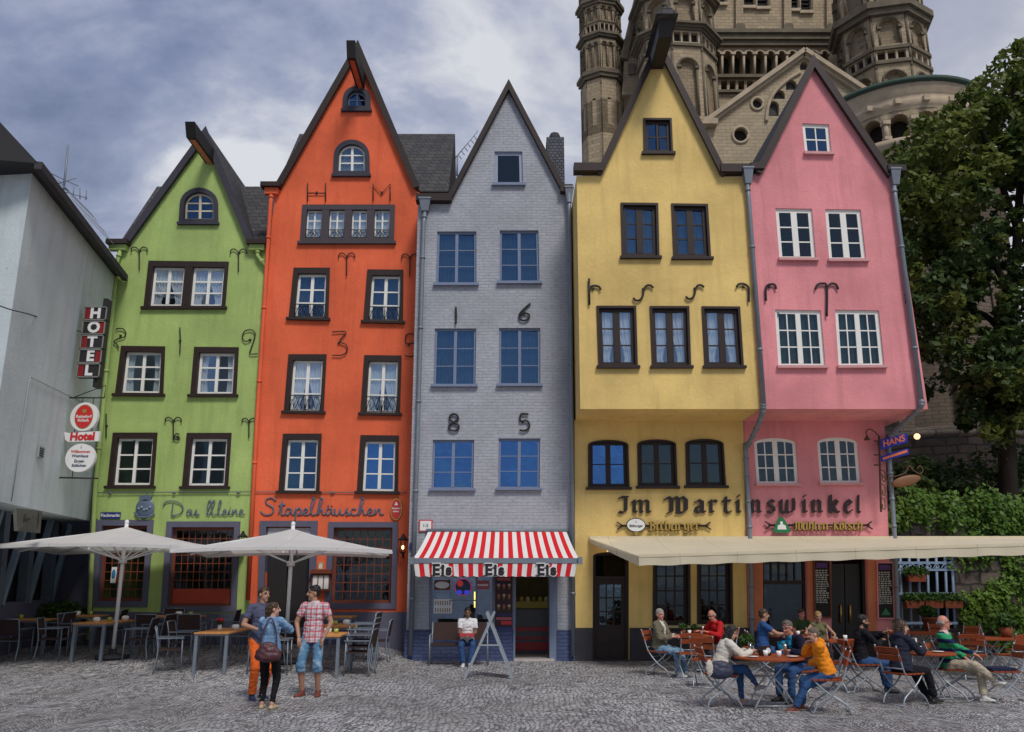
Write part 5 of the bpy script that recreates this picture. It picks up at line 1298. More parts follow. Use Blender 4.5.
# posters and things in the ice cream window
def pane_sign(name, lab, x0, x1, y0, y1, mat, d, extra=None):
    a, b = at(x0, y1, YG), at(x1, y0, YG); c = (a + b) / 2 + V((0, d, 0)); mb = MB(); mb.box(c, (b.x - a.x, .012, b.z - a.z))
    mats = [mat]
    if extra: mats += extra(mb, c, b.x - a.x, b.z - a.z)
    solo(mb, name, lab, 'poster' if 'poster' in name else 'sign', mats, c)
def ice_list(mb, c, w, h):
    for r_ in range(3):
        for k in range(3):
            p = c + V((-w * .3 + w * .3 * k, -.012, h * (.32 - r_ * .2))); mb.lathe([(.0, -.09), (.035, .01)], p, 8, 1); mb.ball(p + V((0, 0, .03)), .038, seg=8, rings=5, mi=2 + (r_ + k) % 2)
    mb.box(c + V((0, -.008, h * .46)), (w * .8, .01, h * .06), mi=3); mb.box(c + V((0, -.008, -h * .3)), (w * .9, .01, h * .05), mi=3); mb.box(c + V((.06, -.008, -h * .38)), (w * .6, .01, h * .07), mi=4); mb.box(c + V((0, -.008, -h * .48)), (w, .012, h * .04), mi=5)
    text_mesh(mb, 'Eis', face_M(c + V((-.02, -.01, h * .36)), (1, 0, 0), (0, 0, 1)), .13, .004, .003, 5)
    text_mesh(mb, 'Langnese', face_M(c + V((0, -.01, -h * .22)), (1, 0, 0), (0, 0, 1)), .10, .003, .003, 5)
    return [simple('cone', (.4, .22, .08, 1)), simple('scoop_cream', (.6, .5, .42, 1)), simple('scoop_berry', (.45, .12, .14, 1)), m_signred, m_signblue, m_signwhite]
pane_sign('price_poster', 'tall dark ice cream price board with cones beside the shop door', 495, 512.5, 577, 629, simple('board_brown', (.05, .025, .03, 1)), -.03, ice_list)
def rows(mb, c, w, h):
    for r_ in range(2):
        for k in range(7): mb.box(c + V((-w * .4 + w * .13 * k, -.008, h * (.22 - .5 * r_))), (w * .06, .004, h * .3), mi=1)
    return [simple('list_brown', (.3, .2, .15, 1))]
pane_sign('price_poster', 'white price list with small pictures in the ice cream shop window', 433.5, 452, 599, 613.5, m_signwhite, .06, rows)
pane_sign('window_sign', 'small white and blue card above the price list in the window', 436, 449.5, 592.5, 598.5, simple('card_blue', (.3, .4, .55, 1)), .06)
def ovl(mb, c, w, h): oval(mb, c, w * .45, h * .35, .012, 1); return [m_signwhite]
pane_sign('window_sign', 'dark red oval sign at the upper left of the shop window', 434, 450, 580, 590, m_redwood, .06, ovl)
pane_sign('window_sign', 'pink red sign at the upper right of the shop window', 476, 489.5, 580.5, 589.5, simple('card_pink', (.45, .12, .16, 1)), .06, lambda mb, c, w, h: (mb.box(c + V((0, -.008, 0)), (w * .8, .004, h * .2), mi=1), [m_signwhite])[1])
mb = MB(); c = at(463, 587, YG) + V((0, .06, 0)); oval(mb, c, .205, .2, .012, 0); oval(mb, c, .18, .175, .018, 1); oval(mb, c + V((-.07, 0, .08)), .07, .07, .022, 2); oval(mb, c + V((-.09, 0, -.12)), .07, .05, .022, 3); oval(mb, c + V((.09, 0, -.12)), .07, .05, .022, 3)
solo(mb, 'neon_sign', 'round glowing sign with red and blue spots in the shop window', 'sign', [emit('neon_rim', (.45, .05, .2, 1), .3), simple('disc_dark', (.03, .05, .12, 1), .3), emit('neon_red', (.6, .05, .05, 1), .25), emit('neon_blue2', (.05, .06, .7, 1), .5)], c)
mb = MB(); a = at(474.5, 592, YG) + V((0, .3, 0)); b = at(474.5, 608, YG) + V((0, .3, 0)); mb.tube([a, b], .025, 8); solo(mb, 'tube_light', 'vertical yellow light tube inside the ice cream shop', 'lamp', [emit('tube_yellow', (1, .75, .15, 1), 2.5)], a)
# ------------------------------------------------------------------ cream awning of the tavern
aw = thing('cream_awning', 'long cream awning shading the tavern terrace of yellow and pink house', 'awning', at(740, 545, YL))
b0, b1 = at(589.5, 538.5, YL - .08), at(1060, 538.2, YL - .08)
f0, f1 = at(638.5, 556, 18.1), at(1075, 543, 17.0)
mb = MB(); NX, NY = 40, 8
vs = [b0.lerp(b1, i / NX).lerp(f0.lerp(f1, i / NX), j / NY) + V((0, 0, -.06 * math.sin(math.pi * j / NY) - .012 * math.sin(i * 1.3) * (j / NY))) for j in range(NY + 1) for i in range(NX + 1)]
mb.add(vs, [(j * (NX + 1) + i, j * (NX + 1) + i + 1, (j + 1) * (NX + 1) + i + 1, (j + 1) * (NX + 1) + i) for j in range(NY) for i in range(NX)], 0, True)
def canvas(name, col, tr):
    "sun cloth that lets some daylight through, with seams and faint stains"
    m = bpy.data.materials.new(name); nt = NT(m); g = nt.n('ShaderNodeNewGeometry'); sx = nt.n('ShaderNodeSeparateXYZ'); nt.l(g.outputs['Position'], sx.inputs[0])
    no = nt.n('ShaderNodeTexNoise', i_Scale=1.3, i_Detail=6.0); nt.l(g.outputs['Position'], no.inputs['Vector'])
    c = nt.mix(sc(col, .86), sc(col, 1.06), no.outputs[0]); f = nt.math('FRACT', nt.math('DIVIDE', sx.outputs[0], 1.15)); c = nt.mix(c, sc(col, .8), nt.math('MULTIPLY', nt.math('LESS_THAN', f, .022), .8))
    bp = nt.n('ShaderNodeBump'); bp.inputs['Strength'].default_value = .5; bp.inputs['Distance'].default_value = .04; nt.l(no.outputs[0], bp.inputs['Height'])
    d = nt.n('ShaderNodeBsdfDiffuse'); t = nt.n('ShaderNodeBsdfTranslucent'); nt.l(c, d.inputs[0]); nt.l(c, t.inputs[0]); nt.l(bp.outputs[0], d.inputs['Normal'])
    mx = nt.n('ShaderNodeMixShader'); mx.inputs[0].default_value = tr; nt.l(d.outputs[0], mx.inputs[1]); nt.l(t.outputs[0], mx.inputs[2]); o = nt.n('ShaderNodeOutputMaterial'); nt.l(mx.outputs[0], o.inputs[0]); MATS[name] = m; return m
cream = canvas('cream_canvas', (.88, .80, .60, 1), .34)
part(mb, 'canopy', [cream], aw, recalc=False)
mb = MB(); dz = -.2
vs = []
for i in range(81):
    p = f0.lerp(f1, i / 80); vs += [p + V((0, -.03, .0)), p + V((0, -.03 - .012 * math.sin(i * .9), dz + .010 * math.sin(i * .8)))]
mb.add(vs, [(2 * i, 2 * i + 2, 2 * i + 3, 2 * i + 1) for i in range(80)], 0, True)
mb.add([b0, f0, f0 + V((0, 0, dz)), b0 + V((0, 0, -.1))], [(0, 1, 2, 3)])
part(mb, 'valance', [cream], aw, recalc=False)
mb = MB(); mb.bar(f0, f1, .08, .06); mb.bar(b0 + V((0, .02, 0)), b1 + V((0, .02, 0)), .1, .1); part(mb, 'front_bar', [cream], aw)
for u in (.06, .3, .54, .8):
    mb = MB(); p, q = b0.lerp(b1, u) + V((0, 0, -.12)), f0.lerp(f1, u) + V((0, .1, -.08)); m_ = p.lerp(q, .5) + V((.5, 0, -.05)); mb.tube([p, m_], .03, 6); mb.tube([m_, q], .025, 6); part(mb, 'folding_arm', [m_zinc], aw)
mb = MB(); mb.ball(at(608, 549.5, YL - .35), .045); solo(mb, 'lamp_bulb', 'small lit bulb under the awning above the brown door', 'lamp', [emit('bulb_glow', (1, .6, .25, 1), 8.0)], at(608, 549.5, YL - .35))
# ------------------------------------------------------------------ white building
wb = thing('white_building', 'white rendered building with dark slanted shopfront, facing the green house', 'building', at(50, 640, 19))
P0, P1 = at(9.5, 171, 15.8), at(114, 279, 22.2)
zt = (P0.z + P1.z) / 2; B0, B1 = at(9.5, 499, 15.8), at(92.5, 520.5, 22.2); zb = (B0.z + B1.z) / 2
A_, B_ = V((P0.x * .5 + B0.x * .5, 15.8, 0)), V((P1.x * .5 + B1.x * .5, 22.3, 0))
wd = (B_ - A_).normalized(); wn = V((wd.y, -wd.x, 0))       # wn points to the square
side = V((-1, .12, 0)).normalized()
def Wp(s, z, d=0.0): return A_ + wd * s + V((0, 0, z)) + wn * d
Lw = (B_ - A_).length
mb = MB(); mb.hexa([Wp(0, zb), Wp(Lw, zb), Wp(Lw, zb) + side * 6, Wp(0, zb) + side * 6, Wp(0, zt), Wp(Lw, zt), Wp(Lw, zt) + side * 6, Wp(0, zt) + side * 6]); part(mb, 'wall', [m_white], wb)
mb = MB(); rise = 3.3; run = 3.0
e0, e1 = Wp(-.5, zt - .05, .28), Wp(Lw - .45, zt - .05, .28); r0, r1 = Wp(-.5, zt + rise, -run), Wp(Lw - .45, zt + rise, -run)
mb.prism([e0, r0, r0 - wn * run * 2 - V((0, 0, rise))], e1 - e0); 
rf = part(mb, 'roof', [m_black], wb)
mb = MB(); mb.bar(e0 + V((0, 0, -.04)), e1 + V((0, 0, -.04)), .14, .16); part(mb, 'gutter', [m_darkstone], rf)
for s in (3.6, 4.6, 5.4):
    mb = MB(); k = lambda a, h: Wp(a, zt + .3 + h * rise / (run + .45) , .45 - h - .1) + V((0, 0, .08)); mb.add([k(s, .3), k(s + .6, .3), k(s + .6, 1.2), k(s, 1.2)], [(0, 1, 2, 3)]); part(mb, 'roof_window', [simple('skylight_pane', (.45, .5, .56, 1), .2, .6)], rf)
sf = MB(); sf.hexa([Wp(-9, -.3, -1.05), Wp(Lw + 2, -.3, -1.05), Wp(Lw + 2, -.3, -1.15), Wp(-9, -.3, -1.15), Wp(-9, zb, -1.05), Wp(Lw + 2, zb, -1.05), Wp(Lw + 2, zb, -1.15), Wp(-9, zb, -1.15)])
fr = part(sf, 'shopfront', [simple('shop_black', (.014, .014, .018, 1), .35, .4)], wb)
mb = MB(); mb.hexa([Wp(-9, -.3, -.80), Wp(Lw + 2, -.3, -.80), Wp(Lw + 2, -.3, -1.0), Wp(-9, -.3, -1.0), Wp(-9, 1.35, -.80), Wp(Lw + 2, 1.35, -.80), Wp(Lw + 2, 1.35, -1.0), Wp(-9, 1.35, -1.0)]); part(mb, 'sill_wall', [m_casegrey], fr)
mb = MB(); a, b = at(-20, 560, 23.2), at(110, 560, 23.2); mb.box(((a.x + b.x) / 2, 23.3, 2), (b.x - a.x, .1, 4.6)); part(mb, 'rear_wall', [m_casegrey], wb)
m_strut = simple('strut_grey', (.10, .125, .16, 1), .6); m_strutl = simple('strut_pale', (.20, .27, .34, 1), .6)
for s in (-5.4, -3.8, -2.2, -.6, 1.0, 2.6, 4.2, 5.8):
    mb = MB(); mb.bar(Wp(s + 1, 1.3, -.88), Wp(s + .75, zb, -.88), .22, .2); part(mb, 'post', [m_strut], fr)
    mb = MB(); mb.bar(Wp(s + 1.1, 1.3, -.82), Wp(s + 2.0, zb, -.82), .12, .14); part(mb, 'strut', [m_strutl], fr)
mb = MB(); mb.box(Wp(-2, zb + .03, -.3), (.1, .1, .06)); 
Qs = [at(14, 531, 15.6), at(37, 533, 17.2), at(39, 511, 17.2), at(13, 508, 15.6)]
c = (Qs[0] + Qs[1] + Qs[2] + Qs[3]) / 4; mb = MB(); mb.prism(Qs, wn * .06)
u = (Qs[1] - Qs[0]).normalized(); mb.prism([c + wn * .07 + u * (.52 + x) + V((0, 0, z)) for x, z in ((0, .2), (.14, .0), (0, -.2))], wn * .01, 1)
M2 = face_M(c + wn * .07 - u * .15, u, (0, 0, 1)); text_mesh(mb, 'Hotel', M2, .3, .0, .003, 1)
solo(mb, 'arrow_sign', 'faded beige panel with dark arrow on the shadowed shopfront', 'sign', [simple('faded_beige', (.10, .105, .09, 1), .7, var=.4), m_letter], c)
mb = MB(); mb.tube([Wp(1.2, zb + .05, .03), Wp(1.25, zb + 2.6, .03), Wp(4.6, zb + 2.75, .03), Wp(Lw - .3, zb + 2.7, .03)], .012, 5); part(mb, 'wall_cable', [simple('cable_pale', (.3, .33, .34, 1))], wb)
for s_, z_ in ((2.4, 1.2), (4.4, 4.3)):
    mb = MB(); c = Wp(s_, zb + z_, .02); mb.hexa([c + wd * a + V((0, 0, h)) + wn * d for h in (-.12, .12) for a, d in ((-.14, -.01), (.14, -.01), (.14, .03), (-.14, .03))])
    for k in range(4): mb.bar(c + wd * -.12 + V((0, 0, -.08 + .05 * k)) + wn * .035, c + wd * .12 + V((0, 0, -.08 + .05 * k)) + wn * .035, .02, .02, mi=1)
    part(mb, 'vent', [simple('vent_grey', (.28, .31, .32, 1)), m_darkstone], wb)
# tv aerial on the white building
def aerial(name, label, base, top, Y, bars, grp):
    b, t_ = at(*base, Y), at(*top, Y); mb = MB(); mb.tube([b, t_], .025, 6)
    for (x0, y0), (x1, y1) in bars: mb.tube([at(x0, y0, Y), at(x1, y1, Y)], .014, 5)
    solo(mb, name, label, 'aerial', [m_zinc], b, group=grp)
aerial('roof_aerial', 'tall roof aerial with crossed rods above the white building', (62.5, 202), (68, 145), 20.0, [((48, 172), (78, 186)), ((54, 189), (87, 198)), ((50, 186), (76, 178)), ((86.5, 190), (86, 200)), ((80, 188), (80, 199)), ((74, 186), (73, 197))], 'roof aerials')
aerial('roof_aerial', 'slanting roof aerial between orange and grey house', (457, 176), (457.5, 155), 24.0, [((454.5, 159), (478, 131))] + [((458 + 3.2 * k, 154.5 - 3.7 * k), (461.5 + 3.0 * k, 159 - 3.9 * k)) for k in range(6)], 'roof aerials')
# ------------------------------------------------------------------ the Romanesque church behind the houses
chh = thing('church', 'brown stone Romanesque church with turrets and arcades towering behind the houses', 'church', (12, 52, 0))
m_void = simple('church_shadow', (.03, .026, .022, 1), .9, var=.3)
m_cop = m_verd
def arch2(x0, x1, z0, z1, n=8):
    r = (x1 - x0) / 2; c = (x0 + x1) / 2
    return [(x0, z0), (x1, z0)] + [(c + r * math.cos(math.pi * k / n), z1 - r + r * math.sin(math.pi * k / n)) for k in range(n + 1)]
def octagon(name, cx, cy, Rr, rot, tiers, top, mat=None, label=None):
    "eight-sided turret; tiers = [(z0, z1, kind)] from below"
    mat = mat or m_tufa
    mb = MB(); ext = []
    va = [rot + math.pi / 4 * k for k in range(9)]
    for z0, z1, kind in tiers:
        for k in range(8):
            a, b = va[k], va[k + 1]; mid = (a + b) / 2
            p = V((cx + Rr * math.cos(a), cy + Rr * math.sin(a), 0)); q = V((cx + Rr * math.cos(b), cy + Rr * math.sin(b), 0))
            n = V((math.cos(mid), math.sin(mid), 0))
            if n.y > .5: continue
            L = (q - p).length; u = (q - p) / L
            f = lambda x, z, o=0.0: p + u * x + V((0, 0, z)) + n * o
            H = z1 - z0
            if kind == 'cornice':
                for o, zz0, zz1 in ((.12 * Rr, z0, z0 + H * .45), (.2 * Rr, z0 + H * .45, z1)):
                    e = .42 * o
                    mb.hexa([f(-e, zz0, o), f(L + e, zz0, o), f(L, zz0, -.2), f(0, zz0, -.2), f(-e, zz1, o), f(L + e, zz1, o), f(L, zz1, -.2), f(0, zz1, -.2)], 1)
                continue
            holes = []
            if kind == 'arch1': holes = [arch2(L * .2, L * .8, z0 + H * .12, z1 - H * .1)]
            if kind == 'arch2': holes = [arch2(L * .12, L * .46, z0 + H * .1, z1 - H * .12), arch2(L * .54, L * .88, z0 + H * .1, z1 - H * .12)]
            if kind == 'slit': holes = [arch2(L * .38, L * .62, z0 + H * .2, z1 - H * .25)]
            if kind == 'panel': holes = [[(L * (.08 + .29 * i), z0 + H * .2), (L * (.08 + .29 * i + .23), z0 + H * .2), (L * (.08 + .29 * i + .23), z1 - H * .2), (L * (.08 + .29 * i), z1 - H * .2)] for i in range(3)]
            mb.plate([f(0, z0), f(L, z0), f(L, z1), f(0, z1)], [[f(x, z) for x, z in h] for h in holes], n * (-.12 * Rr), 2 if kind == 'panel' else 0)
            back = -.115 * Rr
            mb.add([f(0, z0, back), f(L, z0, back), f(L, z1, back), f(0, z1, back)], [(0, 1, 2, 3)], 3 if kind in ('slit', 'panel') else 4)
            if kind in ('arch1', 'arch2'):
                # round moulding above each arch, slim columns beside it
                for h in holes:
                    xs0, xs1 = h[0][0], h[1][0]; r = (xs1 - xs0) / 2; c = (xs0 + xs1) / 2; zc = h[2][1]
                    mb.tube([f(c + (r + .03 * Rr) * math.cos(math.pi * i / 8), zc + (r + .03 * Rr) * math.sin(math.pi * i / 8), .02) for i in range(9)], .03 * Rr, 6, 1)
                    for x in (xs0, xs1): mb.tube([f(x, h[0][1], -.02), f(x, zc, -.02)], .028 * Rr, 6, 1); mb.box(f(x, zc, 0), (.1 * Rr, .1 * Rr, .06 * Rr), mi=1)
            mb.tube([f(0, z0, 0), f(0, z1, 0)], .03 * Rr, 6, 1)
            if kind == 'panel':
                for zz in (z0, z1): mb.hexa([f(-.02, zz - .05 * Rr, .06 * Rr), f(L + .02, zz - .05 * Rr, .06 * Rr), f(L, zz - .05 * Rr, -.1), f(0, zz - .05 * Rr, -.1), f(-.02, zz + .03 * Rr, .06 * Rr), f(L + .02, zz + .03 * Rr, .06 * Rr), f(L, zz + .03 * Rr, -.1), f(0, zz + .03 * Rr, -.1)], 1)
    # solid body behind
    z0, z1 = tiers[0][0], tiers[-1][1]
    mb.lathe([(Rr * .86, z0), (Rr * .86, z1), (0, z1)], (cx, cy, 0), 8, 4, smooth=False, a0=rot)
    return part(mb, name, [mat, m_trimd, m_trim, m_void, m_tufad], chh, label, recalc=False)
def Zt(py, px, Y): return at(px, py, Y).z
# ---- main tower wall
YT = 58.0
def pl_(pts, d=0.0): return [at(x, y, YT) + V((0, d, 0)) for x, y in pts]
def parch(x0, x1, y0, y1, n=8):
    r = (x1 - x0) / 2; c = (x0 + x1) / 2
    return [(x0, y1), (x1, y1)] + [(c + r * math.cos(math.pi * k / n), y0 + r - r * math.sin(math.pi * k / n)) for k in range(n + 1)]
holes = [parch(716.4 + 10.8 * k - 4.2, 716.4 + 10.8 * k + 4.2, 51, 76) for k in range(11)]
holes += [[(712.5 + 8.6 * k, 80.5), (718.5 + 8.6 * k, 80.5), (718.5 + 8.6 * k, 90.5), (712.5 + 8.6 * k, 90.5)] for k in range(12)]
holes += [parch(a, b, -22, yb) for a, b, yb in ((712.5, 718), ) for yb in (3,)] if False else []
holes += [parch(713, 725, -25, 4), parch(744, 754, -25, 7), parch(757.5, 768, -25, 8), parch(788, 798, -25, 10), parch(801, 811, -25, 12)]
mb = MB(); mb.plate(pl_([(694, 190), (860, 190), (852, -60), (690, -60)]), [pl_(h) for h in holes], (0, .9, 0), 0)
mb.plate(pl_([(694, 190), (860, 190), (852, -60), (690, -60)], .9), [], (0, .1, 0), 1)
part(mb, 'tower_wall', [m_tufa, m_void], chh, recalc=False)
tw = MB()
for k in range(11):      # colonnettes and arch mouldings of the dwarf gallery
    x = 716.4 + 10.8 * k
    tw.tube([at(x + 4.2 * math.cos(math.pi * i / 8), 55.2 - 4.2 * math.sin(math.pi * i / 8), YT) + V((0, -.05, 0)) for i in range(9)], .09, 6)
    for xx in (x - 5.4,): tw.tube([at(xx, 55, YT) + V((0, -.12, 0)), at(xx, 76, YT) + V((0, -.12, 0))], .10, 6); tw.box(at(xx, 55, YT) + V((0, -.1, 0)), (.36, .36, .2))
part(tw, 'gallery_colonnette', [m_trim], chh)
tw = MB()
for y0, y1, d in ((34.5, 38, .75), (38, 43, .55), (43, 47.5, .35), (76.5, 79.5, .35), (91.5, 94, .3)):
    a, b = at(698, y1, YT), at(856, y0, YT); tw.hexa([V((a.x, YT - d, a.z)), V((b.x, YT - d, a.z)), V((b.x, YT + .1, a.z)), V((a.x, YT + .1, a.z)), V((a.x, YT - d, b.z)), V((b.x, YT - d, b.z)), V((b.x, YT + .1, b.z)), V((a.x, YT + .1, b.z))])
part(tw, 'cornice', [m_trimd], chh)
for x in (738.5, 786.5, 829):
    tw = MB(); w = 3.6
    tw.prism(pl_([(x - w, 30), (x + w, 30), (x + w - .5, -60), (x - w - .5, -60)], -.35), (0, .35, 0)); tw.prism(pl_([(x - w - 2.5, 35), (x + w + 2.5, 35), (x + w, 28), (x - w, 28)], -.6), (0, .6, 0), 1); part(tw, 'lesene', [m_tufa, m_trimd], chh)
for (a, b), yb in (((744, 754), 7), ((757.5, 768), 8), ((788, 798), 10), ((801, 811), 12), ((713, 725), 4)):
    lv = MB()
    for k in range(5): lv.bar(at(a, yb - 2 - 4 * k, YT) + V((0, .4, 0)), at(b, yb - 2 - 4 * k, YT) + V((0, .4, 0)), .3, .06)
    lv.tube(pl_(parch(a - .6, b + .6, -25.6, yb + .3)[1:], -.05), .1, 6, 1); lv.bar(at(a - 2, yb + 1.2, YT), at(b + 2, yb + 1.2, YT), .5, .25, mi=1); part(lv, 'louvre_window', [m_darkstone, m_trim], chh)
# ---- transept gable
YGb = 50.0
gp = lambda pts, d=0.0: [at(x, y, YGb) + V((0, d, 0)) for x, y in pts]
def circ(cx, cy, r, n=16): return [(cx + r * math.cos(2 * math.pi * k / n), cy + r * math.sin(2 * math.pi * k / n)) for k in range(n)]
holes = [circ(757, 104, 5.5), circ(740.5, 135, 7.5), parch(768, 779, 101, 116), parch(774, 785, 90, 99), parch(786, 797, 80, 90), parch(800, 808, 62, 70)]
gl_ = [(690, 230), (699, 128), (707, 124), (803, 55), (868, 98), (900, 120), (905, 230)]
mb = MB(); mb.plate(gp(gl_), [gp(h) for h in holes], (0, .5, 0), 0); mb.plate(gp(gl_, .45), [], (0, 4, 0), 1)
mb.plate(gp(circ(757, 104, 6), .4), [], (0, .04, 0), 2); mb.plate(gp(circ(740.5, 135, 8), .4), [], (0, .04, 0), 2)
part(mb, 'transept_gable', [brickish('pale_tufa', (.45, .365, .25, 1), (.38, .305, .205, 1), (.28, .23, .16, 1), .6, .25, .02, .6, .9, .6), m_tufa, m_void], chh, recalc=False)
mb = MB()
for y in (0, 3.2): 
    p = gp([(703, 125 + y), (803, 53 + y), (870, 97 + y)], -.25 + .08 * y); mb.bar(p[0], p[1], .5, .28); mb.bar(p[1], p[2], .5, .28)
mb.prism(gp([(700, 128), (716, 128), (716, 123), (703, 121)], -.6), (0, .7, 0))
for c, r in (((757, 104), 6), ((740.5, 135), 8)): mb.tube(gp(circ(*c, r) + [circ(*c, r)[0]], -.03), .1, 6)
mb.tube(crom(gp([(766, 122), (768, 106), (775, 92), (788, 80), (800, 73)], -.06), 6), .12, 6)
part(mb, 'gable_moulding', [m_trim], chh)
mb = MB(); p = gp([(803, 52), (868, 97), (700, 126)]); mb.prism([p[2] + V((0, .3, 0)), p[0] + V((0, .3, .1)), p[1] + V((0, .3, 0))], (0, 10, 0)); part(mb, 'transept_roof', [m_slate], chh)
# ---- turrets
Y1 = 56.0; c = at(601, 60, Y1); Rr = 20.5 * (Y1 * CT + (c.z - CH) * ST) / F; Yf = Y1 - Rr
z = lambda y: Zt(y, 601, Yf)
octagon('corner_turret', c.x, Y1, Rr, math.pi / 8 + .25, [(z(230), z(98), 'plain'), (z(132), z(84), 'slit'), (z(84), z(77), 'plain'), (z(76), z(69), 'cornice'), (z(69), z(37), 'arch2'), (z(36), z(31.5), 'cornice'), (z(31.5), z(20), 'panel'), (z(20), z(3), 'arch2'), (z(3), z(-3), 'cornice'), (z(-3), z(-30), 'arch2')], 0)
Y2 = 53.0; c = at(676, 60, Y2); Rr = 38 * (Y2 * CT + (c.z - CH) * ST) / F; Yf = Y2 - Rr
z = lambda y: Zt(y, 678, Yf)
octagon('stair_turret', c.x, Y2, Rr, math.pi / 8 + .1, [(z(240), z(122), 'plain'), (z(122), z(50), 'arch1'), (z(50), z(44), 'plain'), (z(43), z(27), 'panel'), (z(27), z(23), 'cornice'), (z(23), z(-10), 'arch1'), (z(-10), z(-16), 'cornice'), (z(-16), z(-40), 'plain')], 0)
mb = MB(); p = [at(622, 95, 55), at(640, 95, 55), at(652, -20, 55), at(640, -20, 55), at(626, 38, 55)]; mb.prism(p, (0, 3, 0))
for y in (10, 30, 50, 70): mb.box(at(634 + (50 - y) * .12, y, 55) + V((0, -.05, 0)), (.5, .3, .9), mi=1)
mb.bar(at(623.5, 60, 54.9), at(641.5, -20, 54.9), .5, .5, mi=1); part(mb, 'turret_buttress', [m_tufa, m_trimd], chh)
mb = MB(); p = [at(612, 70, 57), at(640, 70, 57), at(640, 22, 57), at(628, 36, 57), at(618, 44, 57)]; mb.prism(p, (0, 2, 0)); part(mb, 'lead_roof', [simple('lead_blue', (.06, .09, .14, 1), .6)], chh)
Y3 = 54.0; c = at(880, 40, Y3); Rr = 41 * (Y3 * CT + (c.z - CH) * ST) / F; Yf = Y3 - Rr
z = lambda y: Zt(y, 886, Yf)
octagon('corner_turret', c.x, Y3, Rr, math.pi / 8 - .22, [(z(240), z(92), 'plain'), (z(92), z(66), 'arch1'), (z(66), z(60), 'plain'), (z(59), z(45), 'panel'), (z(45), z(13), 'arch1'), (z(13), z(2), 'cornice'), (z(2), z(-40), 'arch1')], 0)
# ---- apse with dwarf gallery
YA_ = 47.0; c = at(893, 110, YA_); Ra = 74 * (YA_ * CT + (c.z - CH) * ST) / F; Yf = YA_ - Ra
z = lambda y: Zt(y, 903, Yf)
ax, ay = c.x, YA_
mb = MB()
mb.lathe([(0, z(72)), (Ra + .55, z(80)), (Ra + .55, z(83.5)), (Ra + .3, z(84))], (ax, ay, 0), 48, 2)
mb.lathe([(Ra + .32, z(84)), (Ra + .32, z(90)), (Ra + .12, z(93)), (Ra + .12, z(99)), (Ra + .25, z(100)), (Ra + .05, z(104)), (Ra, z(107))], (ax, ay, 0), 48, 1)
mb.lathe([(Ra, z(134)), (Ra + .3, z(136)), (Ra + .3, z(141)), (Ra + .05, z(144)), (Ra + .02, z(152)), (Ra, z(153))], (ax, ay, 0), 48, 1)
part(mb, 'apse_cornice', [m_tufa, m_trim, m_cop], chh)
mb = MB(); N = 20; z0, z1 = z(134.5), z(106.5)
mb.lathe([(Ra - 1.0, z0 - .5), (Ra - 1.0, z1 + .5)], (ax, ay, 0), 40, 1)
for k in range(N):
    cols = MB()
    a, b = 2 * math.pi * (k + .2) / N, 2 * math.pi * (k + 1.2) / N
    p = V((ax + Ra * math.cos(a), ay + Ra * math.sin(a), 0)); q = V((ax + Ra * math.cos(b), ay + Ra * math.sin(b), 0)); n = V((math.cos((a + b) / 2), math.sin((a + b) / 2), 0))
    L = (q - p).length; u = (q - p) / L; f = lambda x, zz, o=0.0: p + u * x + V((0, 0, zz)) + n * o
    h = arch2(L * .16, L * .84, z0 + .02, z1 - (z1 - z0) * .12)
    mb.plate([f(0, z0), f(L, z0), f(L, z1), f(0, z1)], [[f(x, zz) for x, zz in h]], n * -.9, 0)
    cols.tube([f(0, z0, .0), f(0, z0 + (z1 - z0) * .58, .0)], .14, 8); cols.box(f(0, z0 + (z1 - z0) * .62), (.42, .42, .22)); cols.box(f(0, z0 + .1), (.4, .4, .2))
    if u.x > -.3: part(cols, 'gallery_column', [m_trim], chh)
    cols = MB(); cols.box(f(L / 2, z(100), .22), (.34, .34, .3)); part(cols, 'corbel', [m_trim], chh) if u.x > -.3 else None
part(mb, 'apse_gallery', [m_tufa, m_void], chh, recalc=False)
mb = MB(); zl = Zt(432, 965, Yf + .5)
mb.lathe([(Ra, zl), (Ra, z(152))], (ax, ay, 0), 48, 0)
for k in range(10):
    a = 2 * math.pi * (k + .35) / 10; d = V((math.cos(a), math.sin(a), 0)); mb.bar(V((ax, ay, zl)) + d * (Ra + .08), V((ax, ay, z(150))) + d * (Ra + .08), .8, .5, mi=0)
part(mb, 'apse_wall', [m_apse], chh)
mb = MB(); mb.lathe([(Ra + .5, -1), (Ra + .5, zl - .3), (Ra + .62, zl - .25), (Ra + .6, zl), (Ra, zl + .3)], (ax, ay, 0), 48, 0); part(mb, 'apse_base', [m_basalt], chh)
mb = MB(); a, b = at(700, 500, 54), at(985, 500, 54); mb.box(((a.x + b.x) / 2, 56, 12), (b.x - a.x, 4, 26)); part(mb, 'nave_wall', [m_tufad], chh)
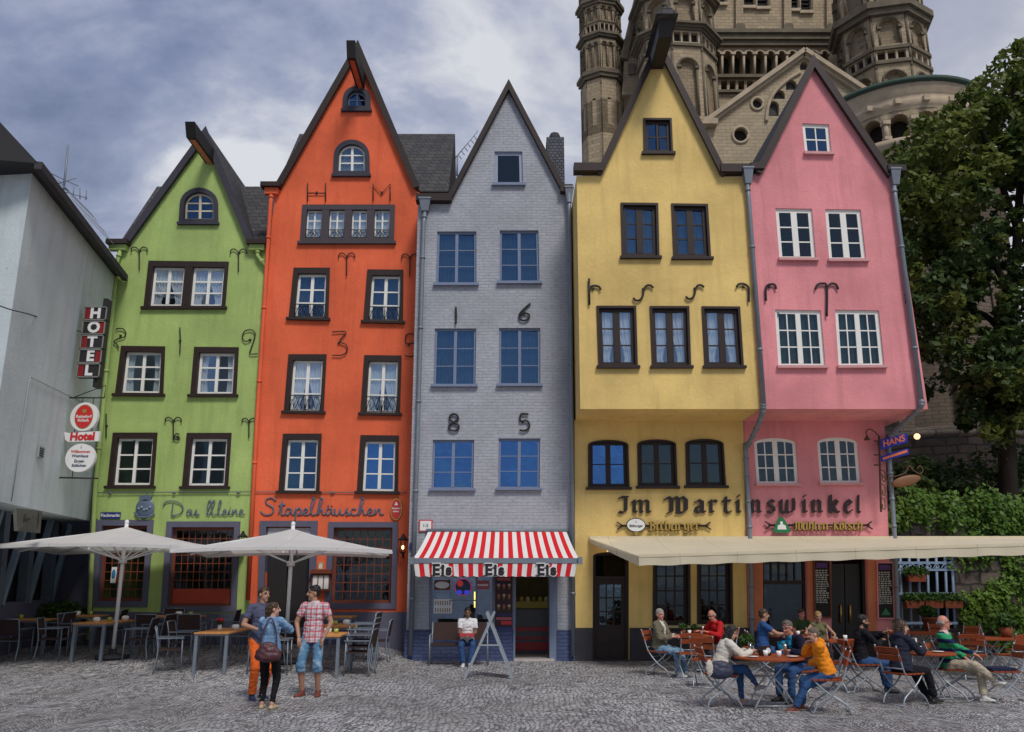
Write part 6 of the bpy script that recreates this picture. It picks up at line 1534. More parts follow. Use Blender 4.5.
# ------------------------------------------------------------------ foliage
def leaf_mesh(name, pts, nrm, size, mat, aspect=.55):
    "many small leaves: one folded diamond per point"
    n = len(pts); s = size * rng.uniform(.45, 1.55, (n, 1))
    a = rng.normal(size=(n, 3)); a -= (a * nrm).sum(1, keepdims=True) * nrm; a /= np.linalg.norm(a, axis=1, keepdims=True) + 1e-9
    b = np.cross(nrm, a)
    v = np.stack([pts - a * s, pts + b * s * aspect - nrm * s * .12, pts + a * s, pts - b * s * aspect - nrm * s * .12], 1).reshape(-1, 3)
    me = bpy.data.meshes.new(name); me.vertices.add(4 * n); me.vertices.foreach_set('co', v.astype(np.float32).ravel())
    me.loops.add(4 * n); me.loops.foreach_set('vertex_index', np.arange(4 * n, dtype=np.int32))
    me.polygons.add(n); me.polygons.foreach_set('loop_start', np.arange(0, 4 * n, 4, dtype=np.int32)); me.polygons.foreach_set('loop_total', np.full(n, 4, dtype=np.int32))
    me.materials.append(mat); me.update(calc_edges=True); me.validate(); return me
def unit(n):
    d = rng.normal(size=(n, 3)); return d / np.linalg.norm(d, axis=1, keepdims=True)
def clump(c, r, n, flat=.75):
    d = unit(n); rad = rng.uniform(.45, 1.0, (n, 1)) ** .6
    p = np.array(c) + d * rad * np.array([r, r, r * flat])
    nr = d * .5 + rng.normal(size=(n, 3)) * .5 + np.array([0, 0, .45]); nr /= np.linalg.norm(nr, axis=1, keepdims=True)
    return p, nr
def leafy(o_parent, name, chunks, size, mat):
    P = np.concatenate([c[0] for c in chunks]); N = np.concatenate([c[1] for c in chunks])
    off = np.array(ROOT[o_parent])
    me = leaf_mesh(name, P - off, N, size, mat); o = bpy.data.objects.new(name, me); COL.objects.link(o); o.parent = o_parent; ROOT[o] = ROOT[o_parent]; return o
def leafy_solo(name, label, cat, chunks, size, mat, loc, kind=None, group=None):
    P = np.concatenate([c[0] for c in chunks]); N = np.concatenate([c[1] for c in chunks])
    me = leaf_mesh(name, P - np.array(loc), N, size, mat); o = bpy.data.objects.new(name, me); COL.objects.link(o); o.location = loc; ROOT[o] = V(loc); return tag(o, label, cat, group, kind)
m_leaf = leafmat('maple_leaves', (.028, .07, .014, 1), (.20, .22, .045, 1))
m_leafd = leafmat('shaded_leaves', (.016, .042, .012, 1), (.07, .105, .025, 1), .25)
m_ivy = leafmat('ivy_leaves', (.035, .10, .015, 1), (.16, .27, .035, 1), .3)
m_herb = leafmat('flowerbox_leaves', (.02, .06, .012, 1), (.07, .14, .03, 1), .3)
m_bark = simple('bark', (.035, .028, .022, 1), .9, .1, var=.5, scale=5, bump=.8, stretch=(3, 3, .6))
# ---- big tree on the right
YTt = 27.0
tb = at(1013, 650, YTt); tb.z = 0
tr_ = thing('broadleaf_tree', 'large dark green broadleaf tree with spreading branches beside the church apse', 'tree', tb)
T = lambda px, py, Y=YTt: at(px, py, Y)
mb = MB()
trunk = [V((tb.x, YTt, -.2)), T(1012, 560), T(1008, 480), T(1006, 420), T(1000, 380), T(1005, 330), T(1015, 270), T(1020, 190), T(1024, 120)]
mb.tube(crom(trunk, 4), [.34 - .24 * i / 32 for i in range(33)], 10)
limbs = [[(1001, 385), (985, 362), (955, 352), (925, 350), (900, 356)], [(1005, 335), (985, 315), (962, 308), (930, 290)], [(1010, 290), (985, 250), (960, 215), (935, 195)], [(1018, 230), (1000, 180), (985, 140), (972, 110)],
         [(1006, 350), (1030, 330), (1060, 300), (1090, 290)], [(1003, 400), (1025, 385), (1050, 392), (1080, 380)], [(985, 362), (965, 375), (950, 395)], [(960, 308), (945, 325), (928, 330)], [(1015, 270), (1035, 220), (1060, 170), (1085, 140)], [(1020, 160), (1012, 110), (1015, 70)]]
for k, l in enumerate(limbs):
    dy = (k % 3 - 1) * .9
    P = [T(x, y, YTt + dy * i / (len(l) - 1) * 1.5) for i, (x, y) in enumerate(l)]
    n = (len(l) - 1) * 4 + 1; mb.tube(crom(P, 4), [.13 - .105 * i / n for i in range(n)], 7)
part(mb, 'trunk', [m_bark], tr_)
chunks = []; chd = []
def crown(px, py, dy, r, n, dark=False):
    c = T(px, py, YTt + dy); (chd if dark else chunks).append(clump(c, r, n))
rr = random.Random(3)
def inside(x, y):
    # outline of the crown as it shows past the pink gable and against the sky
    top = 118 - .52 * (x - 905) if x < 985 else 80 - 1.0 * (x - 985)
    top = max(top, 42 + (0 if x > 1010 else (1010 - x) * .9))
    bot = 330 if x < 960 else 355
    return y > top and y < bot
cnt = 0
while cnt < 330:
    x, y = rr.uniform(868, 1110), rr.uniform(38, 410)
    if not inside(x, y): continue
    if 974 < x < 1042 and 172 < y < 345 and rr.random() < .96: continue     # open, ragged part where sky shows
    if y > 290 and rr.random() < .62: continue
    edge = not inside(x - 14, y - 16)
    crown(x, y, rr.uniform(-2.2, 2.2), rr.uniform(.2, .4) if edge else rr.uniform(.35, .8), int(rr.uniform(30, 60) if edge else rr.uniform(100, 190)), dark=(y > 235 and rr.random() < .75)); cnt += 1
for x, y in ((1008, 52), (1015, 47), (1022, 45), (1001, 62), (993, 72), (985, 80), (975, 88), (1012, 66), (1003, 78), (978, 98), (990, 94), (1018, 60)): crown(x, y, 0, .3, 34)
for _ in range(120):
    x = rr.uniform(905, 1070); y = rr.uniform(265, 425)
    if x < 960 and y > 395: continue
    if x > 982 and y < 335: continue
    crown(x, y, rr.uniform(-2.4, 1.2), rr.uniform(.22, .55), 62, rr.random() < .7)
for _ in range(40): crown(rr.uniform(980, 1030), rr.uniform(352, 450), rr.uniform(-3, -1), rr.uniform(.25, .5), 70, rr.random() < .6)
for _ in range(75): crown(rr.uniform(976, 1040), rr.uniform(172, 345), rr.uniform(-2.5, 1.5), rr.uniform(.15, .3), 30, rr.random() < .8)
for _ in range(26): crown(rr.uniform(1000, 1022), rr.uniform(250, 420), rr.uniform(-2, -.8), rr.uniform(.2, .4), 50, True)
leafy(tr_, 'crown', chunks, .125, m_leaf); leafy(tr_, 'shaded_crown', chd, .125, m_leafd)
# ---- stone wall with blue window grille, ivy on top
YW = 22.5
wx0, wx1 = xat(893, YW, 1), xat(1180, YW, 1)
sw = thing('stone_wall', 'rough dark stone wall overgrown with ivy beside the pink house', 'wall', ((wx0 + wx1) / 2, YW, 0))
gq = [at(896, 552, YW), at(953, 552, YW), at(956, 628, YW), at(898, 628, YW)]
outl = [V((wx0, YW, -.1)), V((wx1, YW, -.1)), V((wx1, YW, 3.3)), V((wx0, YW, 3.5))]
mb = MB(); mb.plate(outl, [gq], (0, .6, 0), 0); mb.box(((wx0 + wx1) / 2, YW + .8, 1.6), (wx1 - wx0, .1, 3.3), mi=1); mb.box((wx0 - .1, YW + 2, 1.6), (.2, 4, 3.4), mi=0)
part(mb, 'masonry', [m_rubble, m_void], sw)
gg = thing('window_grille', 'pale blue iron grille with flower boxes in the dark stone wall', 'grille', (gq[0] + gq[2]) / 2)
Q = Quad([(896, 552), (953, 552), (956, 628), (898, 628)], YW); gi = simple('pale_blue_iron', (.20, .28, .40, 1), .5)
for u in (3, 12, 21, 30, 39, 48, 55): mb = MB(); mb.tube([Q.P(u, 0, -.06), Q.P(u, Q.H, -.06)], .035, 6); part(mb, 'bar', [gi], gg)
for v in (11, 18, 42, 71): mb = MB(); mb.bar(Q.P(0, v, -.08), Q.P(Q.W, v, -.08), .05, .06); part(mb, 'rail', [gi], gg)
mb = MB()
for u in range(7): mb.tube(crom([Q.P(3 + 8 * u, 17, -.1), Q.P(6 + 8 * u, 12.5, -.1), Q.P(9 + 8 * u, 15, -.1), Q.P(7 + 8 * u, 16.5, -.1)], 4), .016, 5)
part(mb, 'scroll', [gi], gg)
m_terra = simple('terracotta', (.22, .06, .03, 1), .8, .2, var=.2)
for k, (u0, u1, v, lab) in enumerate(((6, 25, 26, 'upper flower box with green plants on the blue grille'), (3, 22, 52, 'lower left flower box with green plants on the blue grille'), (22, 41, 52, 'lower middle flower box with green plants on the blue grille'), (41, 60, 52, 'lower right flower box with green plants on the blue grille'))):
    c = Q.P((u0 + u1) / 2, v, -.22); t = thing('flower_box', lab, 'flower box', c, group='flower boxes on the grille')
    L = (Q.P(u1, v) - Q.P(u0, v)).length - .03; mb = MB(); mb.hexa([c + V((sx * L * .46, sy * .07, -.1)) for sx, sy in ((-1, -1), (1, -1), (1, 1), (-1, 1))] + [c + V((sx * L * .5, sy * .1, .08)) for sx, sy in ((-1, -1), (1, -1), (1, 1), (-1, 1))]); part(mb, 'trough', [m_terra], t)
    leafy(t, 'plants', [clump(c + V((L * (i / 5 - .4), 0, .15)), .15, 90, .9) for i in range(5)], .045, m_herb)
def potplant(px, py, Y, r, h, lab, zb=None, big=1.0):
    c = at(px, py, Y); t = thing('potted_plant', lab, 'plant', c, group=None)
    mb = MB(); mb.lathe([(0, 0), (r * .7, 0), (r * .95, h * .85), (r * 1.05, h * .85), (r * 1.05, h), (r * .9, h), (r * .85, h * .9), (0, h * .9)], c, 16); part(mb, 'pot', [m_terra], t)
    leafy(t, 'foliage', [clump(c + V((random.uniform(-.5, .5) * r, random.uniform(-.5, .5) * r, h + .12 * big)), .17 * big, 120, .9) for _ in range(4)], .045, m_herb)
potplant(930.5, 632, 21.0, .16, .34, 'terracotta pot with bushy green plant below the blue grille')
ch = []
r3 = random.Random(8)
def ivy_patch(x, zc, r, n, d=.12):
    p, nr = clump((x, YW - d, zc), r, n, 1.0); p[:, 1] = YW - d + (p[:, 1] - (YW - d)) * .35; nr[:, 1] -= .8; nr /= np.linalg.norm(nr, axis=1, keepdims=True); ch.append((p, nr))
for k in range(95): ivy_patch(r3.uniform(wx0 + .1, wx1), 3.45 + r3.uniform(-.3, .42), r3.uniform(.25, .5), 90, r3.uniform(-.2, .4))
for k in range(290):
    x = r3.uniform(wx0 + 1.6, wx1); zz = r3.uniform(.2, 3.3); g_ = (x - wx0 - 1.6) / 3.2
    if r3.random() < min(.97, .15 + g_ * 1.0): ivy_patch(x, zz, r3.uniform(.18, .42), 80, r3.uniform(.03, .3))
leafy_solo('ivy', 'bright green ivy spilling over the stone wall top', 'ivy', ch, .06, m_ivy, (wx0 + 4, YW, 3.3), kind='stuff')
# shrubs behind the wall
for px, py, Y, s, lab in ((925, 478, 27, 1.0, 'dark green shrub behind the ivy wall below the iron sign'), (1000, 470, 28, 1.3, 'dark green shrub behind the ivy wall near the tree trunk'), (960, 500, 26, .9, 'low dark shrub between the two shrubs behind the wall')):
    c = at(px, py, Y); t = thing('shrub', lab, 'shrub', (c.x, c.y, 0)); mb = MB(); mb.tube([V((c.x, c.y, 0)), V((c.x + .1, c.y, c.z))], .06, 6); part(mb, 'stem', [m_bark], t)
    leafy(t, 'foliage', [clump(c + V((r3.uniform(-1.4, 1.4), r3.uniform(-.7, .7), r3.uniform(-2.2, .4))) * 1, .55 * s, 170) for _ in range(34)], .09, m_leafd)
# hedge planter below the overhang of the white building
hx0, hx1, hy = -12.5, -10.75, 21.75
t = thing('hedge_planter', 'low green hedge in a dark trough before the white building', 'hedge', ((hx0 + hx1) / 2, hy, .25))
mb = MB(); mb.box(((hx0 + hx1) / 2, hy, .5), (hx1 - hx0, .45, .7)); part(mb, 'trough', [m_darkstone], t)
leafy(t, 'foliage', [clump((hx0 + (hx1 - hx0) * k / 17, hy + r3.uniform(-.1, .1), 1.02 + r3.uniform(-.06, .2)), .24, 170) for k in range(18)], .045, leafmat('hedge_leaves', (.02, .06, .012, 1), (.09, .17, .03, 1)))
# ------------------------------------------------------------------ furniture of the left terrace
m_alu = simple('grey_metal', (.20, .235, .28, 1), .45, .4, .3, var=.2)
m_weave = simple('brown_weave', (.05, .03, .028, 1), .8, .2, var=.4, scale=30, bump=.3)
m_tabw = simple('teak_top', (.56, .26, .09, 1), .8, .12, var=.35, scale=5, stretch=(1, 9, 1), bump=.1)
m_slatw = simple('russet_slat', (.27, .062, .022, 1), .7, .15, var=.35, scale=6, stretch=(2, 9, 1))
m_galv = simple('galvanised_tube', (.34, .38, .42, 1), .4, .5, .4, var=.15)
m_glass2 = glass('drink_glass', .2, (1, 1, 1, 1), (.8, .82, .8, 1))
def arm_chair():
    t = thing('terrace_chair', 'x', 'chair')
    for sx in (-1, 1):
        mb = MB(); mb.tube([V((sx * .26, .24, 0)), V((sx * .26, .22, .64))], .014, 6); part(mb, 'leg', [m_alu], t)
        mb = MB(); mb.tube(crom([V((sx * .26, -.27, 0)), V((sx * .26, -.22, .42)), V((sx * .25, -.30, .86))], 3), .014, 6); part(mb, 'leg', [m_alu], t)
        mb = MB(); mb.box((sx * .265, -.0, .655), (.05, .50, .022)); part(mb, 'armrest', [m_alu], t)
    mb = MB(); mb.box((0, 0, .43), (.50, .47, .025)); mb.box((0, .23, .42), (.52, .025, .035), mi=1); mb.box((0, -.22, .42), (.52, .025, .035), mi=1); part(mb, 'seat', [m_weave, m_alu], t)
    mb = MB(); mb.hexa([V((-.23, -.24, .52)), V((.23, -.24, .52)), V((.23, -.26, .52)), V((-.23, -.26, .52)), V((-.23, -.295, .85)), V((.23, -.295, .85)), V((.23, -.315, .85)), V((-.23, -.315, .85))]); mb.tube([V((-.25, -.31, .865)), V((.25, -.31, .865))], .014, 6, 1); part(mb, 'backrest', [m_weave, m_alu], t)
    return t
def used(proto, first=[set()]):
    if proto.name in first[0]: return copy_tree(proto)
    first[0].add(proto.name); return proto
def put(proto, label, x, y, rz, group, z=None):
    o = used(proto); o.location = (x, y, gh(x, y) if z is None else z); o.rotation_euler = (0, 0, R(rz - 90)); o['label'] = label; o['group'] = group; ROOT[o] = V(o.location); return o
AC = arm_chair()
def rect_table(x0, x1, y0, y1, label):
    cx, cy = (x0 + x1) / 2, (y0 + y1) / 2; g = gh(cx, cy); t = thing('terrace_table', label, 'table', (cx, cy, g), 'wooden terrace tables'); n = max(3, int((x1 - x0) / .13))
    mb = MB()
    for k in range(n):
        a = x0 + (x1 - x0) * k / n; mb.box((a + (x1 - x0) / n / 2, cy, g + .725), ((x1 - x0) / n - .008, y1 - y0, .03))
    part(mb, 'table_top', [m_tabw], t)
    for x in (x0 + .05, x1 - .05):
        for y in (y0 + .05, y1 - .05): mb = MB(); mb.box((x, y, gh(x, y) / 1 * 1 + (g + .71 - gh(x, y)) / 2), (.06, .06, g + .71 - gh(x, y))); part(mb, 'leg', [m_alu], t)
    mb = MB()
    for y in (y0 + .05, y1 - .05): mb.box((cx, y, g + .69), (x1 - x0 - .16, .03, .04))
    for x in (x0 + .05, x1 - .05): mb.box((x, cy, g + .69), (.03, y1 - y0 - .16, .04))
    part(mb, 'apron', [m_alu], t); return g + .74
m_porc = simple('porcelain', (.85, .84, .81, 1), .25, .5, var=.05); m_petal = simple('petal_red', (.5, .02, .03, 1), .6); m_wax = simple('yellow_green_glass', (.42, .45, .08, 1), .2, .5)
def ashtray(): 
    t = thing('ashtray', 'x', 'ashtray'); mb = MB(); mb.lathe([(0, 0), (.06, 0), (.08, .04), (.075, .085), (.045, .105), (.04, .095), (.045, .04), (0, .035)], (0, 0, 0), 18); part(mb, 'bowl', [m_porc], t); mb = MB(); mb.lathe([(0, .09), (.04, .09)], (0, 0, 0), 14); part(mb, 'rim_shadow', [m_black], t); return t
def tealight():
    t = thing('candle_glass', 'x', 'candle glass'); mb = MB(); mb.lathe([(0, 0), (.04, 0), (.05, .09), (.045, .09), (.036, .01), (0, .01)], (0, 0, 0), 14); part(mb, 'glass', [m_wax], t); mb = MB(); mb.lathe([(0, .05), (.03, .05), (0, .06)], (0, 0, 0), 10); part(mb, 'candle', [m_porc], t); return t
AT, TL = ashtray(), tealight()
def put_on(proto, label, x, y, z, group): o = used(proto); o.location = (x, y, z); o['label'] = label; o['group'] = group; ROOT[o] = V((x, y, z)); return o
def vase(x, y, z, label):
    t = thing('flower_vase', label, 'vase', (x, y, z)); mb = MB(); mb.lathe([(0, 0), (.04, 0), (.045, .06), (.03, .1), (.035, .12), (.028, .12), (.025, .02), (0, .02)], (x, y, z), 12); part(mb, 'vase', [m_porc], t)
    leafy(t, 'leaves', [clump((x, y, z + .15), .07, 60, .8)], .03, m_herb)
    mb = MB(); 
    for k in range(5): mb.ball((x + .05 * math.cos(k * 1.3), y + .05 * math.sin(k * 1.3), z + .2 + .02 * (k % 2)), .03, seg=8, rings=5)
    part(mb, 'blossom', [m_petal], t)
GT, GC, GA = 'wooden terrace tables', 'chairs on the left terrace', 'small things on the terrace tables'
z1 = rect_table(-9.42, -8.70, 19.0, 20.5, 'wooden table under the first parasol pole, nearest the hedge side')
z2 = rect_table(-6.30, -5.60, 17.6, 19.25, 'wooden table with red flowers left of the man in orange trousers')
z3 = rect_table(-10.65, -9.75, 20.75, 21.45, 'small wooden table close to the green hedge')
z4 = rect_table(-11.4, -10.42, 19.85, 20.6, 'wooden table cut by the photo edge, before the hedge')
z5 = rect_table(-8.5, -7.35, 20.6, 21.3, 'wooden table along the green house shop window')
z7 = rect_table(-4.08, -3.34, 17.35, 18.5, 'wooden table right of the man in the checked shirt, nearer of two')
z8 = rect_table(-4.08, -3.34, 18.62, 19.8, 'wooden table right of the checked shirt, farther of two joined')
z9 = rect_table(-4.6, -3.7, 20.5, 21.2, 'dark wooden table against the orange house wall')
# under each chair: which table it belongs to
for x, y, a, lab in ((-9.97, 19.35, 12, 'empty chair left of the pole table, nearest the camera'), (-9.92, 20.15, -5, 'empty chair left of the pole table, farther one'), (-8.07, 19.30, 186, 'empty chair right of the pole table, nearest the camera'), (-7.97, 20.00, 172, 'empty chair right of the pole table, farther one'),
                     (-6.89, 18.00, 20, 'empty chair left of the flower table, nearest the camera'), (-6.94, 18.85, 4, 'empty chair left of the flower table, farther one'), (-4.99, 17.95, 184, 'empty chair half hidden behind the orange trousers'), (-4.94, 18.80, 176, 'empty chair right of the flower table, farther one'),
                     (-10.75, 19.25, 84, 'empty chair before the table at the photo edge'), (-10.45, 20.35, 178, 'empty chair at the end of the edge table'), (-9.60, 21.20, 186, 'empty chair right of the hedge table by the wall'), (-10.50, 21.85, -88, 'empty chair behind the hedge table'), (-8.35, 21.60, -86, 'empty chair below the poster window'),
                     (-6.80, 21.00, 184, 'empty chair at the right end of the shop window table'), (-6.15, 20.50, 150, 'empty chair turned away beside the green and orange border'), (-7.25, 20.10, 95, 'empty chair before the shop window table, right one'), (-8.12, 20.05, 80, 'empty chair before the shop window table, left one'), (-5.94, 19.90, -100, 'empty chair behind the flower table'),
                     (-4.65, 17.75, 6, 'empty chair behind the checked shirt man, nearer one'), (-4.70, 19.20, -4, 'empty chair behind the checked shirt man, farther one'), (-2.95, 19.50, 182, 'single chair by the wall right of the joined tables')):
    put(AC, lab, x, y, a, GC)
for k, lab in enumerate(('lowest chair of the stack right of the joined tables', 'second chair from below in the stack', 'third chair from below in the stack', 'topmost chair of the stack right of the joined tables')):
    put(AC, lab, -3.02 + .015 * k, 17.75 + .03 * k, 176, 'stacked terrace chairs', gh(-2.93, 17.75) + .105 * k)
for x, y, z, lab in ((-9.12, 19.45, z1, 'white ashtray on the pole table, front one'), (-8.82, 20.20, z1, 'white ashtray on the pole table, back one'), (-5.79, 18.60, z2, 'white ashtray beside the red flowers'), (-10.30, 20.95, z3, 'white ashtray on the hedge table'), (-11.45, 20.10, z4, 'white ashtray on the table at the photo edge'), (-7.85, 20.85, z5, 'white ashtray on the shop window table'), (-3.75, 18.10, z7, 'white ashtray on the nearer joined table'), (-3.60, 19.30, z8, 'white ashtray on the farther joined table')):
    put_on(AT, lab, x, y, z, GA)
for x, y, z, lab in ((-8.97, 19.75, z1, 'yellow candle glass on the pole table'), (-11.20, 20.20, z4, 'yellow candle glass on the table at the photo edge'), (-10.05, 21.10, z3, 'yellow candle glass on the hedge table'), (-7.60, 20.95, z5, 'yellow candle glass on the shop window table'), (-3.55, 17.95, z7, 'yellow candle glass on the nearer joined table'), (-3.80, 19.10, z8, 'yellow candle glass on the farther joined table')):
    put_on(TL, lab, x, y, z, GA)
vase(-6.04, 18.35, z2, 'small white vase of red flowers on the wooden table')
# ------------------------------------------------------------------ parasols
m_para = canvas('parasol_cloth', (.84, .83, .82, 1), .40)
def parasol(px, Y, near_c, rz, zr, za, half, label):
    X = xat(px, Y, 1.9); g = gh(X, Y); t = thing('parasol', label, 'parasol', (X, Y, g), 'grey white square parasols')
    Mr = Matrix.Rotation(R(rz), 3, 'Z'); o = V((X, Y, 0))
    cs = [o + Mr @ V((sx * half, sy * half, zr)) for sx, sy in ((-1, -1), (1, -1), (1, 1), (-1, 1))]; ap = o + V((0, 0, za))
    mb = MB(); N = 10
    for k in range(4):
        a, b = cs[k], cs[(k + 1) % 4]; vs = []; fs = []
        for j in range(N + 1):
            s_ = j / N; w = s_
            for i in range(N + 1):
                e = a.lerp(b, i / N); p = ap.lerp(e, s_); p.z += -.10 * math.sin(math.pi * s_) * .6 + .05 * math.sin(math.pi * i / N) * s_; vs.append(p)
        fs = [(j * (N + 1) + i, j * (N + 1) + i + 1, (j + 1) * (N + 1) + i + 1, (j + 1) * (N + 1) + i) for j in range(N) for i in range(N)]
        mb.add(vs, fs, 0, False)
        vs = []
        for i in range(N + 1):
            e = a.lerp(b, i / N); e.z += .05 * math.sin(math.pi * i / N); vs += [e + V((0, 0, .002)), e - V((0, 0, .075)) + V((0, 0, .02 * math.sin(math.pi * i / N)))]
        mb.add(vs, [(2 * i, 2 * i + 2, 2 * i + 3, 2 * i + 1) for i in range(N)])
    part(mb, 'canopy', [m_para], t, recalc=False)
    mb = MB(); mb.tube([V((X, Y, g)), ap + V((0, 0, .08))], .042, 10); mb.ball(ap + V((0, 0, .1)), (.05, .05, .06)); part(mb, 'pole', [m_signwhite], t)
    mb = MB(); mb.lathe([(0, 0), (.35, 0), (.35, .06), (.08, .1), (.08, .2), (0, .2)], (X, Y, g), 16); part(mb, 'base', [m_darkstone], t)
    hub = o + V((0, 0, za - .75))
    mids = [cs[k].lerp(cs[(k + 1) % 4], .5) for k in range(4)]
    for q in cs + mids:
        mb = MB(); mb.bar(ap + V((0, 0, -.06)), q + V((0, 0, -.05)), .03, .03); part(mb, 'rib', [m_signwhite], t)
        mb = MB(); mb.bar(hub, (ap + V((0, 0, -.06))).lerp(q + V((0, 0, -.05)), .5), .025, .025); part(mb, 'strut', [m_signwhite], t)
    mb = MB(); mb.lathe([(.045, -.06), (.09, -.05), (.09, .05), (.045, .06)], hub, 12); part(mb, 'hub', [m_signwhite], t)
parasol(121, 19.5, 0, 7, 2.50, 3.0, 2.2, 'pale square parasol over the tables by the green house')
parasol(290, 19.0, 0, 10, 2.42, 2.93, 2.1, 'pale square parasol in front of the orange house door')
# ------------------------------------------------------------------ bench and sign stand before the ice cream shop
bx, by = xat(459, 19.9, .5), 19.95
t = thing('bench', 'brown backed bench with grey metal frame below the ice cream window', 'bench', (bx, by, 0))
mb = MB(); mb.box((bx, by, .44), (1.25, .42, .04)); part(mb, 'seat', [m_weave], t)
mb = MB(); mb.hexa([V((bx + sx * .6, by + dy, z)) for z, dy in ((.52, .2), (.9, .28)) for sx, dy in ((-1, dy), (1, dy), (1, dy + .03), (-1, dy + .03))]); part(mb, 'backrest', [m_weave], t)
for sx in (-1, 1):
    mb = MB(); mb.tube([V((bx + sx * .64, by - .2, 0)), V((bx + sx * .64, by - .2, .64)), V((bx + sx * .64, by + .25, .64))], .02, 6); mb.tube([V((bx + sx * .64, by + .2, 0)), V((bx + sx * .62, by + .3, .9))], .02, 6); part(mb, 'leg', [m_alu], t)
ax_ = atg(488.5, 679); t = thing('sign_stand', 'silver folding sign stand seen edge on before the ice cream shop', 'sign stand', (ax_.x, ax_.y, 0))
for sg in (-1, 1):
    mb = MB(); a = V((ax_.x + sg * .46, ax_.y, 0)); b = V((ax_.x + .03 - sg * .07, ax_.y + .02 * sg, 1.22)); 
    for dy in (-.0, .55): mb.bar(a + V((0, dy, 0)), b + V((0, dy, 0)), .035, .05)
    mb.bar(a.lerp(b, .12), a.lerp(b, .12) + V((0, .55, 0)), .03, .03); mb.bar(b, b + V((0, .55, 0)), .03, .03)
    mb.hexa([a.lerp(b, .14), a.lerp(b, .14) + V((0, .55, 0)), a.lerp(b, .14) + V((sg * .012, .55, 0)), a.lerp(b, .14) + V((sg * .012, 0, 0)), a.lerp(b, .93), a.lerp(b, .93) + V((0, .55, 0)), a.lerp(b, .93) + V((sg * .012, .55, 0)), a.lerp(b, .93) + V((sg * .012, 0, 0))], 0); part(mb, 'panel', [m_galv], t)
mb = MB(); mb.bar(V((ax_.x - .2, ax_.y - .02, .62)), V((ax_.x + .22, ax_.y - .02, .62)), .03, .03); part(mb, 'stay', [m_galv], t)
# ------------------------------------------------------------------ tavern terrace: folding chairs and round tables
def folding_chair():
    t = thing('folding_chair', 'x', 'chair')
    for sx in (-1, 1):
        x = sx * .2
        mb = MB(); mb.tube(crom([V((x, -.33, .88)), V((x, -.27, .70)), V((x, -.19, .47)), V((x, -.02, .26)), V((x, .17, .13)), V((x, .25, 0))], 5), .0125, 8); part(mb, 'back_leg', [m_galv], t)
        mb = MB(); mb.tube(crom([V((x * .92, .2, .45)), V((x * .92, .08, .33)), V((x * .92, -.08, .22)), V((x * .92, -.23, .12)), V((x * .92, -.28, 0))], 5), .0125, 8); part(mb, 'front_leg', [m_galv], t)
    for a, b in (((-.2, .25, .02), (.2, .25, .02)), ((-.184, -.28, .02), (.184, -.28, .02)), ((-.2, -.12, .36), (.2, -.12, .36)), ((-.2, -.21, .54), (.2, -.21, .54))): mb = MB(); mb.tube([V(a), V(b)], .009, 6); part(mb, 'stretcher', [m_galv], t)
    for k in range(5): mb = MB(); mb.box((0, -.17 + .088 * k, .462), (.42, .076, .022)); part(mb, 'seat_slat', [m_slatw], t)
    for z, y in ((.70, -.285), (.81, -.325)): mb = MB(); mb.box((0, y + .015, z), (.44, .02, .085), M=Matrix.Rotation(R(14), 3, 'X')); part(mb, 'back_slat', [m_slatw], t)
    return t
FC = folding_chair(); GF = 'slatted folding chairs on the tavern terrace'
def round_table(x, y, r, label, sq=False):
    g = gh(x, y); t = thing('tavern_table', label, 'table', (x, y, g), 'russet tavern tables'); mb = MB()
    if sq: mb.box((x, y, g + .725), (2 * r, 1.5 * r, .035))
    else: mb.lathe([(0, .74), (r - .015, .74), (r, .73), (r, .71), (r - .01, .705), (0, .705)], (x, y, g), 32, smooth=False)
    part(mb, 'table_top', [m_slatw], t)
    for sy in (-1, 1):
        mb = MB()
        for sx in (-1, 1): mb.tube(crom([V((x + sx * r * .62, y + sy * r * .35, g)), V((x + sx * r * .2, y + sy * r * .35, g + .34)), V((x - sx * r * .45, y + sy * r * .35, g + .70))], 4), .013, 6)
        part(mb, 'trestle', [m_galv], t)
    for sy in (-1, 1): mb = MB(); mb.tube([V((x + r * .55, y + sy * r * .35, g + .06)), V((x - r * .55, y + sy * r * .35, g + .06))], .010, 6); part(mb, 'stretcher', [m_galv], t)
    return g + .742
XA, YAa = xat(769, 13.5, .7), 13.5; za = round_table(XA, YAa, .52, 'round russet table between the white blouse and the orange jacket')
XB, YB = xat(929, 14.25, .7), 14.25; zb_ = round_table(XB, YB, .40, 'small round russet table by the striped jersey man')
XC, YC = xat(694, 18.5, .7), 18.5; zc = round_table(XC, YC, .44, 'russet table with plants between blazer man and red sweater man')
XD, YD = xat(792, 18.3, .7), 18.3; zd = round_table(XD, YD, .45, 'russet table behind, between blue shirt man and blonde woman')
XE, YE = xat(843, 16.9, .7), 16.9; ze_ = round_table(XE, YE, .36, 'russet table behind the orange jacket, before the black door', True)
XF, YF = xat(992, 17.6, .7), 17.6; zf = round_table(XF, YF, .5, 'empty russet table with potted plant before the ivy wall', True)
XG, YG2 = xat(925, 19.2, .7), 19.2; zg = round_table(XG, YG2, .45, 'empty russet table below the blue grille', True)
